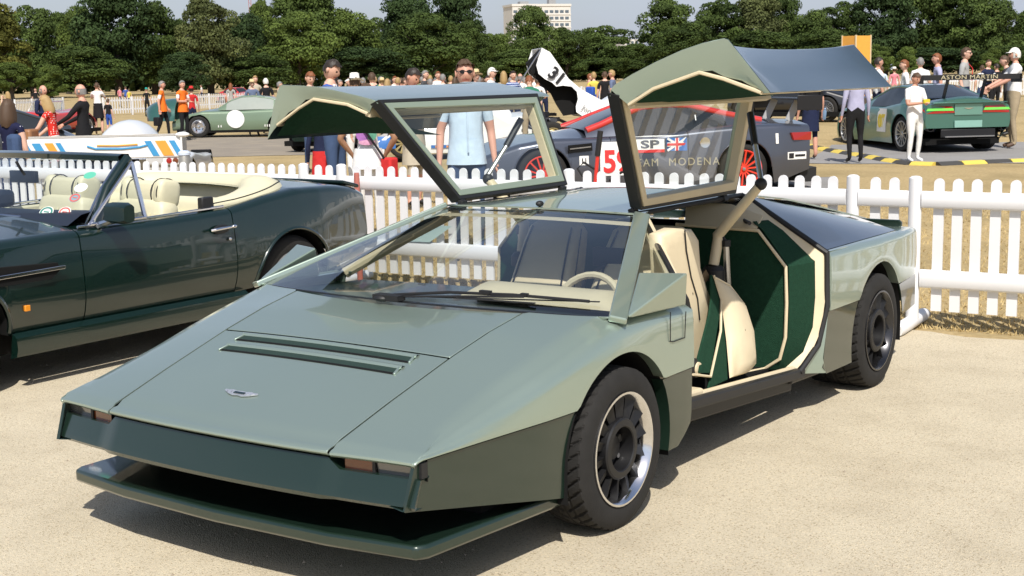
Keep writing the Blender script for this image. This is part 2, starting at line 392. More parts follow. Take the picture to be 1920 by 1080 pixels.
def inst(name, me, parent, loc=(0, 0, 0), rz=0):
    o = bpy.data.objects.new(name, me); COL.objects.link(o); o.parent = parent; o.location = loc; o.rotation_euler = (0, 0, rz); return o
def panel(x0, x1, label, grp='white picket fence panels'):
    t = thing('picket_fence_panel', label, 'fence', (x0, fence_y(x0), 0), FZ, grp)
    L = (x1-x0)/fd.x; n = max(2, round((L-.10)/.116)); st = (L-.09)/n
    for i in range(n): inst('picket', PICK, t, (.045+st*(i+.5), 0, 0))
    for z0, z1 in ((.806, .915), (.277, .395)): inst('rail', rail_mesh(L-.004, z0, z1), t, (.002, 0, 0))
    return t
def fpost(x, label, foot=True):
    t = thing('fence_post', label, 'fence post', (x, fence_y(x), 0), FZ, 'white posts of the picket fence')
    p = inst('post', POSTM, t, (0, -.02, 0))
    if foot: inst('foot', FOOTM, t, (0, -.03, 0))
    return t
panel(.60, 2.72, 'white picket fence panel at the right edge, right of the tail of the wedge car')
panel(2.78, 4.9, 'white picket fence panel continuing beyond the right edge of the picture')
panel(.18, .52, 'short white picket fence length between the two posts behind the wedge car tail')
panel(-1.98, .10, 'white picket fence panel behind the raised door on the driver side')
panel(-4.12, -2.06, 'white picket fence panel seen through the windscreen of the wedge car')
panel(-4.52, -4.20, 'short white picket fence length above the boot of the dark green convertible')
panel(-6.62, -4.60, 'white picket fence panel behind the folded hood of the convertible')
panel(-8.76, -6.70, 'white picket fence panel behind the windscreen of the convertible')
panel(-10.9, -8.82, 'white picket fence panel beyond the left edge of the picture')
for xx, lb in ((.555, 'white fence post on a tube foot right of the wedge car tail'), (.14, 'white fence post above the rear deck of the wedge car'), (-2.02, 'white fence post by the red trolley jack'),
               (-4.16, 'white fence post right of the child in red shorts'), (-4.56, 'white fence post left of the child in red shorts'), (-6.66, 'white fence post below the striped prototype'), (-8.79, 'white fence post behind the convertible dashboard')):
    fpost(xx, lb, True)
# red stake and the notice hung on the fence
t = MB(); t.lathe([(.0001, .95), (.02, .95), (.024, .93), (.024, 0), (.0001, 0)], 12, (-3.93, fence_y(-3.93)-.11, 0), 'Z')
tag(t.build('marker_post', mat('faded_red_paint', (.42, .13, .10), rough=.6)), 'faded red stake in front of the fence beside the convertible tail', 'post')
n = MB(); pts = [on_plane(x_, y_, (0, FI-.055, 0), (-FS, 1, 0)) for x_, y_ in ((752, 452), (806, 454), (848, 424), (792, 421))]
n.prism(pts, fnrm*.004)
tag(n.build('notice_sheet', mat('pale_blue_card', (.50, .66, .66), rough=.5), smooth=0), 'pale blue sheet tied to the fence rail behind the windscreen', 'notice')

# loose pebbles on the apron
def pebbles(n):
    rs = np.random.RandomState(9); base = np.array([(1, 0, -.3), (-.5, .87, -.3), (-.5, -.87, -.3), (.1, .05, .7)]); F = [(0, 2, 1), (0, 1, 3), (1, 2, 3), (2, 0, 3)]; vs, fs = [], []
    for k in range(n):
        x, y = rs.uniform(-4, 5), rs.uniform(-1.6, 5); r = rs.uniform(.003, .008); a = rs.uniform(0, 6.28); c, s_ = math.cos(a), math.sin(a); o = len(vs)
        for p in base*rs.uniform(.6, 1.3, (4, 3)): vs.append((x+r*(p[0]*c-p[1]*s_), y+r*(p[0]*s_+p[1]*c), r*(p[2]+.3)))
        fs += [tuple(i+o for i in f) for f in F]
    me = bpy.data.meshes.new('loose_gravel'); me.from_pydata(vs, [], fs); me.materials.append(mat('pebble', (.40, .34, .26), rough=.9, var=.5, scale=2)); o = bpy.data.objects.new('loose_gravel', me); COL.objects.link(o); return tag(kind(o, 'stuff'), 'loose pebbles scattered over the pale gravel apron', 'gravel')
pebbles(2600)
# ================================================================== WEDGE CONCEPT CAR  (nose towards -Y, its left side on +X)
car = thing('wedge_concept_car', 'pale metallic green wedge shaped concept car with both gullwing doors raised', 'car')
def zh(Y): return interp(Y, [(-.45, .515), (-.40, .527), (-.1, .622), (.24, .722), (.46, .777), (.70, .822), (.9, .855)])
def ynose(x): return -.415+.06*(x/.867)**2
def ybase(x): return .605+.075*(x/.585)**2
def xcut(Y): return .538+(Y+.39)*.0441
def fx(Y): return interp(Y, [(-.36, .868), (0, .906), (.3, .940), (.6, .960), (.78, .967), (1.34, .967)])
def zsh(Y): return interp(Y, [(-.352, .530), (.782, .806), (1.34, .795)])
ARF, ARR = (.777, .305, .378), (3.547, .305, .385)
def arch(Y, a): 
    d = a[2]**2-(Y-a[0])**2
    return a[1]+math.sqrt(d) if d > 0 else -1
def htop(x, Y):            # hood height at |x|
    x = abs(x); xc = xcut(Y)
    if x <= xc: return zh(Y)+.008*(1-(x/xc)**2)
    return lerp(zh(Y), zsh(Y), min(1, (x-xc)/(fx(Y)-xc)))
# --- hood
mb = MB(); rows = []
xs = [i/10 for i in range(-10, 11)]
def hrow(off, dz): return [(u*(xcut(-.4)-.004), ynose(u*.538)+off, htop(u*.538, ynose(u*.538)+.01)+dz) for u in xs]
rows += [hrow(.05, -.026), hrow(.010, -.025), hrow(.0, -.021), hrow(-.004, -.016), hrow(-.003, -.011), hrow(.004, -.0065), hrow(.016, -.003), hrow(.032, -.0008)]
for i in range(13):
    t = i/12; rw = []
    for u in xs:
        Y = lerp(ynose(u*.538)+.06, .221, t); rw.append((u*(xcut(Y)-.004), Y, htop(u*xcut(Y), Y)))
    rows.append(rw)
mb.grid(rows); mb.build('hood', GREEN, car, smooth=40, thick=.006, bevel=.0028)
# --- cowl panel behind the transverse cut
mb = MB(); rows = []
for i in range(9):
    t = i/8; rw = []
    for u in xs:
        x0 = u*.56; Y = lerp(.232, ybase(x0)-.012, t); rw.append((u*(xcut(Y)-.004), Y, htop(u*xcut(Y), Y)))
    rows.append(rw)
mb.grid(rows); mb.build('cowl_panel', GREEN, car, smooth=40, thick=.006, bevel=.0028)
# --- front fenders
def fender(sgn):
    mb = MB(); rows = []
    st = [-.355+i*.028 for i in range(10)]+[-.075+i*.04 for i in range(12)]+[.40+i*.02 for i in range(40)]+[1.2, 1.25, 1.30, 1.338]
    for Ys in st:
        f = fx(Ys); k = max(0.0, 1-(Ys+.355)/.35); zs = zsh(Ys)
        def sh(x): return (ynose(x)-ynose(.867))*k
        xin = xcut(Ys)+.004
        if Ys > .675: xin = min(max(xin, .585*math.sqrt(max(0, (Ys-.600))/.075)), f-.035)
        rr = interp(Ys, [(-.36, .004), (-.2, .03), (.1, .06), (.8, .075), (1.0, .06), (1.34, .05)])
        rr = min(rr, max(.004, (zs-.53)*.75))
        zl = max(.527, arch(Ys, ARF)); rw = []
        for i in range(7):
            x = lerp(xin, max(xin+.004, f-rr*1.5), i/6); rw.append((x, Ys+sh(x), htop(x, Ys+sh(x)) if Ys < .8 else zs+.004*(1-i/6)))
        z1 = zs-rr
        for i in range(1, 7):
            a = math.pi/2*i/6; rw.append((f-rr*1.5+rr*1.5*math.sin(a)-.006, Ys, zs-rr+rr*math.cos(a)))
        z1 = max(z1, zl+.004)
        for i in range(1, 6):
            t = i/5; z = lerp(z1, zl, t); rw.append((f-.006+.006*math.sin(math.pi*.5*t), Ys, z))
        rw.append((f-.045, Ys, zl+.004))
        rows.append([(sgn*p[0], p[1], p[2]) for p in rw])
    # rolled nose lip
    first = rows[0]; LP = [(.05, -.026, .955), (.010, -.025, .962), (.0, -.021, .970), (-.004, -.016, .980), (-.003, -.011, .988), (.004, -.0065, .995), (.016, -.003, .999)]
    rows = [[(first[0][0]+(p[0]-first[0][0])*k_, p[1]+dy, max(p[2]+dz, .498)) for p in first] for dy, dz, k_ in LP]+[r for q_, r in enumerate(rows) if q_ > 0]
    mb.grid(rows)
    # rear return into the door shut
    last = rows[-1]
    mb.grid([[p for p in last[6:]], [(p[0]-sgn*.05, p[1]+.004, p[2]) for p in last[6:]]])
    return mb
for s in (1, -1): fender(s).build('front_fender', GREEN, car, smooth=45, thick=.006, bevel=.0028)
# --- lower dark side panels ahead of and behind the front wheel
def zbot(Y): return interp(Y, [(-.41, .375), (.45, .208)])
def skirt(sgn):
    mb = MB(); rows = []
    for i in range(9):
        t = i/8; rw = []; zz = .515
        for j in range(13):
            u = j/12; z = .42
            for _ in range(4):
                d = max(0, ARF[2]**2-(z-ARF[1])**2); Ya = ARF[0]-math.sqrt(d); Yf = lerp(-.350, -.398, t); Y = lerp(Yf, Ya, u); z = lerp(.518, zbot(Y), t)
            rw.append((sgn*(fx(Y)-.010-.006*t), Y, z))
        rows.append(rw)
    last = [(p[0]-sgn*.06, p[1]+.01, p[2]+.005) for p in rows[-1]]; rows.append(last)
    mb.grid(rows)
    mb.grid([[r[0] for r in rows], [(r[0][0]-sgn*.012, r[0][1]+.002, r[0][2]) for r in rows]])
    rows = []
    for i in range(9):
        t = i/8; z = lerp(.518, .215, t); Ya = ARF[0]+math.sqrt(max(0, ARF[2]**2-(z-ARF[1])**2)); rw = []
        Ye = lerp(1.338, 1.315, max(0, (t-.6)/.4))
        if t > .8: Ya = Ya-.0; Ye = lerp(1.32, 1.22, (t-.8)/.2)
        for j in range(7): rw.append((sgn*(.958-.004*t), lerp(Ya, Ye, j/6), z))
        rows.append(rw)
    mb.grid(rows); mb.grid([[r[-1] for r in rows], [(r[-1][0]-sgn*.07, r[-1][1]+.004, r[-1][2]) for r in rows]])
    mb.grid([[r[0] for r in rows], [(r[0][0]-sgn*.05, r[0][1], r[0][2]) for r in rows]])
    # rear quarter lower panel
    rows = []
    for i in range(9):
        t = i/8; z = lerp(.520, .20, t); Ya = ARR[0]-math.sqrt(max(0, ARR[2]**2-(z-ARR[1])**2)); Ys = lerp(2.842, 2.80, t) if t < .85 else lerp(2.80, 2.86, (t-.85)/.15)
        rows.append([(sgn*(lerp(.945, .957, j/6)-.010*t), lerp(Ys, Ya, j/6), z) for j in range(7)])
    mb.grid(rows)
    rows = []
    for i in range(6):
        t = i/5; z = lerp(.520, .34, t); Ya = ARR[0]+math.sqrt(max(0, ARR[2]**2-(z-ARR[1])**2))
        rows.append([(sgn*lerp(.957, .905, j/5), lerp(Ya, 4.30, j/5), z) for j in range(6)])
    mb.grid(rows)
    return mb
for s in (1, -1): build_each(skirt(s), 'side_skirt', DKGREEN, car, smooth=40, thick=.005)
# --- bumper blade under the nose
mb = MB(); rows = []
xb = [-.872+.0436*i for i in range(41)]
def ztop(x): 
    a = abs(x); return lerp(.497, .462, min(1, max(0, (a-.545)/.02)))
for t in range(10):
    u = t/9; rw = []
    for x in xb:
        yy = ynose(x)+.012; zt = ztop(x); z = lerp(zt, .372, u)
        y = lerp(yy, yy-.055, (zt-z)/.125) if z < zt else yy
        if u > .85: y += .012*((u-.85)/.15)**2; z = lerp(z, .368, 0)
        rw.append((x*(1 if u < .9 else .996), y, z))
    rows.append(rw)
rows.insert(0, [(x, ynose(x)+.055, ztop(x)+.002) for x in xb]); rows.append([(x*.985, ynose(x)+.03, .366) for x in xb])
mb.grid(rows)
for s in (1, -1): mb.grid([[r[-1 if s > 0 else 0] for r in rows], [(r[-1 if s > 0 else 0][0]*.97, r[-1 if s > 0 else 0][1]+.05, r[-1 if s > 0 else 0][2]) for r in rows]])
mb.build('front_bumper', DKGREEN, car, smooth=40, thick=.004)
# dark void above the bumper, lamps in the recesses
mb = MB(); mb.grid([[(x, ynose(x)+.050, z) for x in xb] for z in (.45, .50, .525)]); mb.build('nose_gap', MBLACK, car)
for s in (1, -1):
    lamp = MB(); L0 = []
    xs2 = [.575, .63, .685, .70, .76, .82, .858]
    lamp.grid([[(s*x, ynose(x)+.030+(.004 if z < .48 else 0), z) for x in xs2[3:]] for z in (.464, .47, .492, .514)]); 
    hl = lamp.build('front_lamp', mat('smoked_lens', (.16, .155, .15), rough=.08, coat=1, metal=.4), car)
    am = MB(); am.grid([[(s*x, ynose(x)+.030, z) for x in xs2[:3]] for z in (.464, .47, .492, .514)]); am.build('indicator_lens', AMBER, hl)
    fr = MB(); fr.box((s*.692, ynose(.692)+.028, .489), (.012, .01, .05)); fr.box((s*.866, ynose(.866)+.035, .49), (.012, .03, .05)); build_each(fr, 'lamp_frame', BLACK, hl)
# --- chin splitter
sp = [(-.838, -.337), (-.5, -.385), (0, -.405), (.5, -.385), (.838, -.337), (.862, -.30), (.905, .36), (.905, .44), (-.905, .44), (-.905, .36), (-.862, -.30)]
mb = MB(); mb.prism([(x, y, .190-.02*max(0, (y+.34))) for x, y in sp], (0, 0, .050))
mb.build('chin_splitter', DKGREEN, car, smooth=30, bevel=.012)
mb = MB(); mb.box((0, .26, .30), (1.62, .40, .20)); mb.box((0, .10, .40), (1.60, .70, .06)); mb.box((0, 2.2, .22), (1.52, 2.2, .09)); mb.box((0, 3.9, .36), (1.5, .6, .24)); mb.box((0, 3.05, .25), (1.1, .9, .14))
build_each(mb, 'underbody', MBLACK, car, smooth=0)
mb = MB(); mb.prism([(.862, 2.60, .185), (.862, 2.95, .17), (.862, 3.05, .22), (.862, 3.0, .235), (.862, 2.60, .24)], (-.5, 0, 0)); mb.mirror(); build_each(mb, 'air_scoop', SATIN, car, smooth=0, bevel=.01)
# --- wheel housings
def housing(a, w, nm):
    mb = MB(); r = a[2]+.002; n = 24
    for s in (1, -1):
        rows = [[(s*x, a[0]+r*math.cos(math.pi*i/n), a[1]+r*math.sin(math.pi*i/n)) for i in range(n+1)] for x in (.948, .948-w)]
        mb.grid(rows); mb.poly(*[(s*(.948-w), p[1], p[2]) for p in rows[1]])
        for sy in (1, -1): mb.poly((s*.948, a[0]+sy*r, a[1]), (s*(.948-w), a[0]+sy*r, a[1]), (s*(.948-w), a[0]+sy*r, .19), (s*.948, a[0]+sy*r, .19))
    build_each(mb, nm, MBLACK, car, smooth=60)
housing(ARF, .34, 'wheel_housing'); housing(ARR, .42, 'wheel_housing')
# --- louvres: recess shade painted as flat dark strips, with a raised rear lip
LSHADE = mat('louvre_shade', (.016, .034, .025), rough=.55, var=.5, scale=160)
for y0, hw in ((.152, .44), (.066, .44)):
    n = 16
    def strip(a, b, dz, x0=-hw, x1=hw, sk=.0): return [[(lerp(x0, x1, i/n)-sk*(y_-a), y0+y_, htop(lerp(x0, x1, i/n), y0+y_)+dz) for i in range(n+1)] for y_ in (a, (a+b)/2, b)]
    mb = MB(); rows = []
    for dy, dz in ((.040, .0035), (.041, .010), (.045, .0125), (.052, .011), (.062, .0035)): rows.append([(lerp(-hw, hw, i/n), y0+dy, htop(lerp(-hw, hw, i/n), y0+dy)+dz) for i in range(n+1)])
    mb.grid(rows); lv = mb.build('louvre', GREEN, car, smooth=60)
    mb = MB(); mb.grid(strip(.010, .042, .0042)); mb.build('louvre_shade', LSHADE, lv, smooth=60)
    mb = MB(); mb.grid(strip(-.002, .010, .0045)); mb.build('louvre_slot_shade', MBLACK, lv, smooth=0)
    for s_ in (1, -1):
        mb = MB(); mb.bar((s_*hw, y0-.002, htop(hw, y0)+.004), (s_*(hw-.012), y0+.050, htop(hw, y0+.050)+.006), .010, .010, side=(1, 0, 0)); mb.build('louvre_end', GREEN, lv, bevel=.003)
# --- winged badge
bz = htop(0, -.205)+.006; th = math.atan(.31)
bm_ = MB(); M_ = Matrix.Translation((-.057, -.205, bz)) @ Matrix.Rotation(th, 4, 'X')
bm_.M = M_
wing = [(0, -.010), (.022, -.014), (.050, -.006), (.082, .010), (.080, .017), (.062, .016), (.045, .020), (.02, .016), (0, .018)]
bm_.prism([(x, y, 0) for x, y in wing]+[(-x, y, 0) for x, y in reversed(wing[1:-1])], (0, 0, .003))
badge = bm_.build('winged_badge', mat('bright_silver', (.80, .80, .82), rough=.35, metal=.8), car, smooth=0)
b2 = MB(); b2.M = M_; b2.box((0, .003, .004), (.052, .011, .003)); b2.build('badge_plate', BRG, badge, smooth=0)
for k in range(-3, 4):
    if k: b3 = MB(); b3.M = M_; b3.bar((k*.019, -.004, .0035), (k*.022, .012, .0035), .0015, .001); b3.build('feather_line', STEEL, badge, smooth=0)
# --- windscreen
def ws(u, t, off=0.0):        # u -1..1 across, t 0..1 up
    xb_, xt_ = .925*u, .530*u
    b = V((xb_, ybase(xb_)+.004, htop(xb_, ybase(xb_))+.004 if abs(xb_) < .9 else .812)); b.z = lerp(.828, .808, u*u)
    tp = V((xt_, 1.615+.045*u*u, 1.102-.012*u*u)); p = b.lerp(tp, t); p.z += .030*math.sin(math.pi*t)*(1-.5*u*u)+off; return p
mb = MB(); mb.grid([[ws(u/8, t/10) for u in range(-8, 9)] for t in range(11)]); mb.build('windscreen', SCREEN, car, smooth=80)
mb = MB(); mb.grid([[ws(u/8, t, -.006) for u in range(-8, 9)] for t in (0, .016)]); mb.grid([[ws(u/8, t, -.006) for u in range(-8, 9)] for t in (.975, 1.0)]); build_each(mb, 'screen_seal', BLACK, car)
mb = MB(); mb.grid([[ws(u/8, t, -.022) for u in range(-8, 9)] for t in (.935, .985)]); mb.build('header_rail', CREAM, car)
# --- A pillars, front quarter lights, door posts
for s in (1, -1):
    mb = MB(); mb.bar((s*.940, .770, .803), (s*.545, 1.668, 1.098), .070, .026, side=(s*.75, .55, -.15)); ap = mb.build('windscreen_pillar', GREEN, car, smooth=0, bevel=.006)
    mb = MB(); mb.poly((s*.93, .84, .800), (s*.93, 1.31, .80), (s*.56, 1.69, 1.080)); mb.build('quarter_light', PANE, car, smooth=0)
    mb = MB(); mb.tube([(s*.515, 1.735, 1.070), (s*.70, 1.56, .945), (s*.915, 1.345, .785)], .028, 10); mb.build('door_post', CREAM, car)
    mb = MB(); mb.tube([(s*.476, 2.82, 1.088), (s*.492, 1.74, 1.094), (s*.535, 1.700, 1.078), (s*.945, 1.318, .800), (s*.950, 1.345, .72), (s*.950, 1.345, .52)], .012, 8)
    mb.tube([(s*.476, 2.82, 1.088), (s*.52, 2.845, 1.062), (s*.938, 2.838, .815), (s*.944, 2.832, .55), (s*.925, 2.77, .36), (s*.90, 2.60, .252)], .016, 8); build_each(mb, 'door_seal', BLACK, car)
    # mirror fin
    mb = MB(); Av, Bv, Cv, Dv, Ev = V((s*.855, 1.085, .940)), V((s*1.037, 1.150, .941)), V((s*.962, .795, .806)), V((s*.985, 1.235, .795)), V((s*.90, 1.15, .80))
    mb.add([Av, Bv, Cv, Dv, Ev], [(0, 1, 2), (1, 3, 2), (0, 2, 4), (2, 3, 4), (0, 4, 3, 1)]); fin = mb.build('mirror_fin', GREEN, car, smooth=0, bevel=.007)
    mb = MB(); c = (Av+Bv+Dv+Ev)/4+V((0, .004, 0)); mb.poly(*[c.lerp(q, .86)+V((0, .006, 0)) for q in (Av, Bv, Dv, Ev)]); mb.build('mirror_glass', CHROME, fin, smooth=0)
# small flush flap on the left fender
mb = MB(); fl = [on_axis(x_, y_, 'X', .9715) for x_, y_ in ((1257, 585), (1257, 640), (1262, 641), (1284, 633), (1286, 584))]
for i in range(1, 4): mb.tube([fl[i], fl[i+1]], .0022, 6)
mb.tube([fl[0], fl[1]], .0022, 6); mb.build('flap_line', BLACK, car)
# --- roof, rear deck, tail
mb = MB(); rows = []
for i in range(15):
    Y = lerp(1.632, 2.87, i/14); w = lerp(.545, .476, min(1, i/3)); rw = []
    for j in range(-6, 7):
        u = j/6; yy = Y+(.045*u*u if i == 0 else .03*u*u if i == 1 else 0)
        rw.append((w*u, yy, 1.103+.016*(1-u*u)*min(1, .4+i/6)-.006*u*u-.0*i+(-.010 if i > 12 else 0)*(i-12)))
    rows.append(rw)
mb.grid(rows); mb.build('roof', GREEN, car, smooth=60, thick=.008)
mb = MB(); rows = []
for i in range(11):
    Y = lerp(2.874, 4.31, i/10); w = lerp(.476, .60, i/10); z = interp(Y, [(2.87, 1.086), (3.3, 1.03), (3.7, .955), (4.31, .832)])
    rows.append([(w*u/4, Y, z+.012*(1-(u/4)**2)) for u in range(-4, 5)])
mb.grid(rows); mb.build('rear_deck', GREEN, car, smooth=60, thick=.008)
DECKG = mat('black_glass_panel', (.010, .016, .032), rough=.09, spec=.7, coat=1)
for s in (1, -1):
    a, b, c, d = V((s*.482, 2.875, 1.078)), V((s*.918, 2.872, .824)), V((s*.885, 3.99, .806)), V((s*.575, 4.10, .872))
    mb = MB(); mb.grid([[a.lerp(b, j/6).lerp(d.lerp(c, j/6), i/10)+V((s*.012, 0, .016))*math.sin(math.pi*i/10)*math.sin(math.pi*j/6) for j in range(7)] for i in range(11)])
    mb.build('rear_side_panel', DECKG, car, smooth=80, thick=.006)
def quarter(sgn):
    mb = MB(); rows = []
    st = [2.845+.028*i for i in range(11)]+[3.16+.022*i for i in range(36)]+[4.0, 4.1, 4.2, 4.28, 4.325]
    for Y in st:
        f = interp(Y, [(2.84, .957), (3.2, .965), (3.55, .968), (3.95, .952), (4.2, .925), (4.33, .895)]); zs = interp(Y, [(2.84, .812), (4.05, .792), (4.33, .782)]); zl = max(.528, arch(Y, ARR))
        xin = lerp(.925, .885, min(1, max(0, (Y-2.87)/1.12))) if Y < 4.05 else lerp(.885, .60, min(1, (Y-4.05)/.1))
        rw = [(xin, Y, zs+.010), (lerp(xin, f, .5), Y, zs+.010), (f-.022, Y, zs+.006), (f-.008, Y, zs-.002), (f-.001, Y, zs-.018)]
        z1 = max(zs-.04, zl+.004)
        rw += [(f+.004*math.sin(math.pi*t/6), Y, lerp(z1, zl, t/6)) for t in range(7)]; rw.append((f-.05, Y, zl+.003))
        rows.append([(sgn*p[0], p[1], p[2]) for p in rw])
    mb.grid(rows)
    # front jamb, upper and lower
    jf = rows[0]; mb.grid([jf, [(p[0]-sgn*.065, p[1]-.012, p[2]) for p in jf]])
    return mb
for s in (1, -1):
    quarter(s).build('rear_quarter', GREEN, car, smooth=40, thick=.006)
    mb = MB(); J = [(s*.946, 2.846, .523), (s*.944, 2.822, .40), (s*.940, 2.80, .29), (s*.936, 2.85, .205)]; K = [(s*.958, 2.73, .53), (s*.957, 2.70, .40), (s*.948, 2.62, .30), (s*.92, 2.46, .235)]
    K = [(s*.905, 2.80, .53), (s*.90, 2.765, .40), (s*.885, 2.70, .31), (s*.87, 2.58, .245)]
    mb.grid([J, K]); mb.build('lower_jamb', GREEN, car, thick=.004)
mb = MB(); mb.box((0, 4.315, .56), (1.76, .03, .42)); mb.build('tail_panel', DKGREEN, car, smooth=0, bevel=.01)
for s in (1, -1):
    mb = MB(); mb.box((s*.60, 4.333, .62), (.42, .012, .10)); tl = mb.build('tail_lamp', REDLENS, car, smooth=0, bevel=.004)
mb = MB(); mb.prism([(-.81, 4.27, .79), (.81, 4.27, .79), (.827, 4.27, .80), (.827, 4.27, .822), (.81, 4.27, .836), (-.81, 4.27, .836), (-.827, 4.27, .822), (-.827, 4.27, .80)], (0, .02, 0)); mb.build('tail_spoiler', DKGREEN, car, smooth=0, bevel=.005)
# --- cabin
mb = MB(); mb.box((0, 1.95, .235), (1.50, 1.55, .03)); mb.box((0, 1.1, .45), (1.70, .04, .5)); build_each(mb, 'cabin_floor', CARPET, car, smooth=0)
mb = MB(); rows = []
for i in range(7):
    t = i/6; rows.append([(u/8*.91*(1-.04*t), lerp(.70+.06*(u/8)**2, 1.15 if u > 0 else 1.22 if u == 0 else 1.44, t), lerp(.788, .755, t)-.012*(u/8)**2) for u in range(-8, 9)])
mb.grid(rows); mb.build('dashboard', mat('dark_green_hide', (.012, .022, .018), rough=.42, bump=.1, coat=.2), car, smooth=80)
mb = MB(); rows = []
for i in range(9):
    a = math.pi*i/8; rows.append([(x_, 1.13-.11*math.cos(a), .785+.060*math.sin(a)*(1 if 0 < k < 10 else .3)) for k, x_ in enumerate([.02+.075*q for q in range(11)])])
mb.grid(rows); mb.box((.40, 1.20, .70), (.78, .08, .18)); mb.build('binnacle', CREAM, car, smooth=60)
sw = MB(); cx, cy, cz, R2 = .445, 1.36, .705, .165; tl_ = rad(24)
def swp(a, r=R2): return (cx+r*math.cos(a), cy+r*math.sin(a)*math.sin(tl_), cz+r*math.sin(a)*math.cos(tl_))
rows = []
for i in range(28):
    a = 2*math.pi*i/28; c = V(swp(a)); e1 = (V(swp(a, R2+.1))-c).normalized(); e2 = V((0, -math.cos(tl_), math.sin(tl_)))
    rows.append([c+e1*.016*math.cos(2*math.pi*k/8)+e2*.016*math.sin(2*math.pi*k/8) for k in range(8)])
sw.grid(rows, cu=True, cv=True); swo = sw.build('steering_wheel', CREAM, car)
s2 = MB(); s2.bar(swp(0), swp(math.pi), .03, .012, side=(0, .4, .9)); s2.ell((cx, cy-.01, cz), (.05, .03, .05)); s2.tube([(cx, cy-.02, cz), (cx, 1.18, .72)], .025); s2.build('wheel_hub', BLACK, swo)
def XI(y_): return lerp(.715, .850, min(1.05, max(0, (y_-516)/200)))
def seat(x0, w, nm='seat'):
    st = thing_part(nm, car)
    def pad(name, rows_): m = MB(); m.grid(rows_, cv=True); m.poly(*reversed(rows_[0])); m.poly(*rows_[-1]); return m.build(name, CREAM, st, smooth=60)
    def ring(c, ax, ay, hw, ht, n=16, e=.38):
        P = []
        for k in range(n):
            a = 2*math.pi*k/n; ca, sa = math.cos(a), math.sin(a); P.append(V(c)+V(ax)*hw*math.copysign(abs(ca)**e, ca)+V(ay)*ht*math.copysign(abs(sa)**e, sa))
        return P
    back = [(1.80, .33, .20, .08), (1.84, .42, .245, .10), (1.90, .60, .25, .095), (1.96, .74, .225, .085), (2.02, .88, .205, .075), (2.06, .965, .19, .06), (2.075, 1.0, .15, .03)]
    pad('seat_back', [ring((x0, y, z), (1, 0, 0), (0, .95, -.3), hw*w, ht) for y, z, hw, ht in back])
    base = [(1.33, .40, .20, .05), (1.36, .41, .235, .085), (1.6, .38, .245, .09), (1.82, .34, .24, .09)]
    pad('seat_base', [ring((x0, y, z), (1, 0, 0), (0, .2, 1), hw*w, ht) for y, z, hw, ht in base])
    m = MB()
    for sx in (1, -1):
        m.tube([(x0+sx*hw*w*.78, y-ht*.98*1.0, z+ht*.25) for y, z, hw, ht in back[1:6]], .005, 6)
        m.tube([(x0+sx*hw*w*.98, y-ht*.30, z+ht*.1) for y, z, hw, ht in back[1:6]], .005, 6)
    m.build('piping', BLACK, st)
    return st
def thing_part(name, parent):
    o = bpy.data.objects.new(name, None); COL.objects.link(o); o.parent = parent; o.empty_display_size = .1; return o
seat(.385, 1.04); seat(-.14, .76)
mb = MB(); mb.box((.075, 1.80, .42), (.14, 1.0, .30)); mb.build('centre_tunnel', CARPET, car, bevel=.03)
mb = MB(); mb.box((.22, 1.93, .86), (.16, .03, .09)); mb.tube([(.22, 1.90, .83), (.12, 1.88, .76), (.10, 1.88, .70)], .010); mb.build('dash_screen', SATIN, car, bevel=.01)
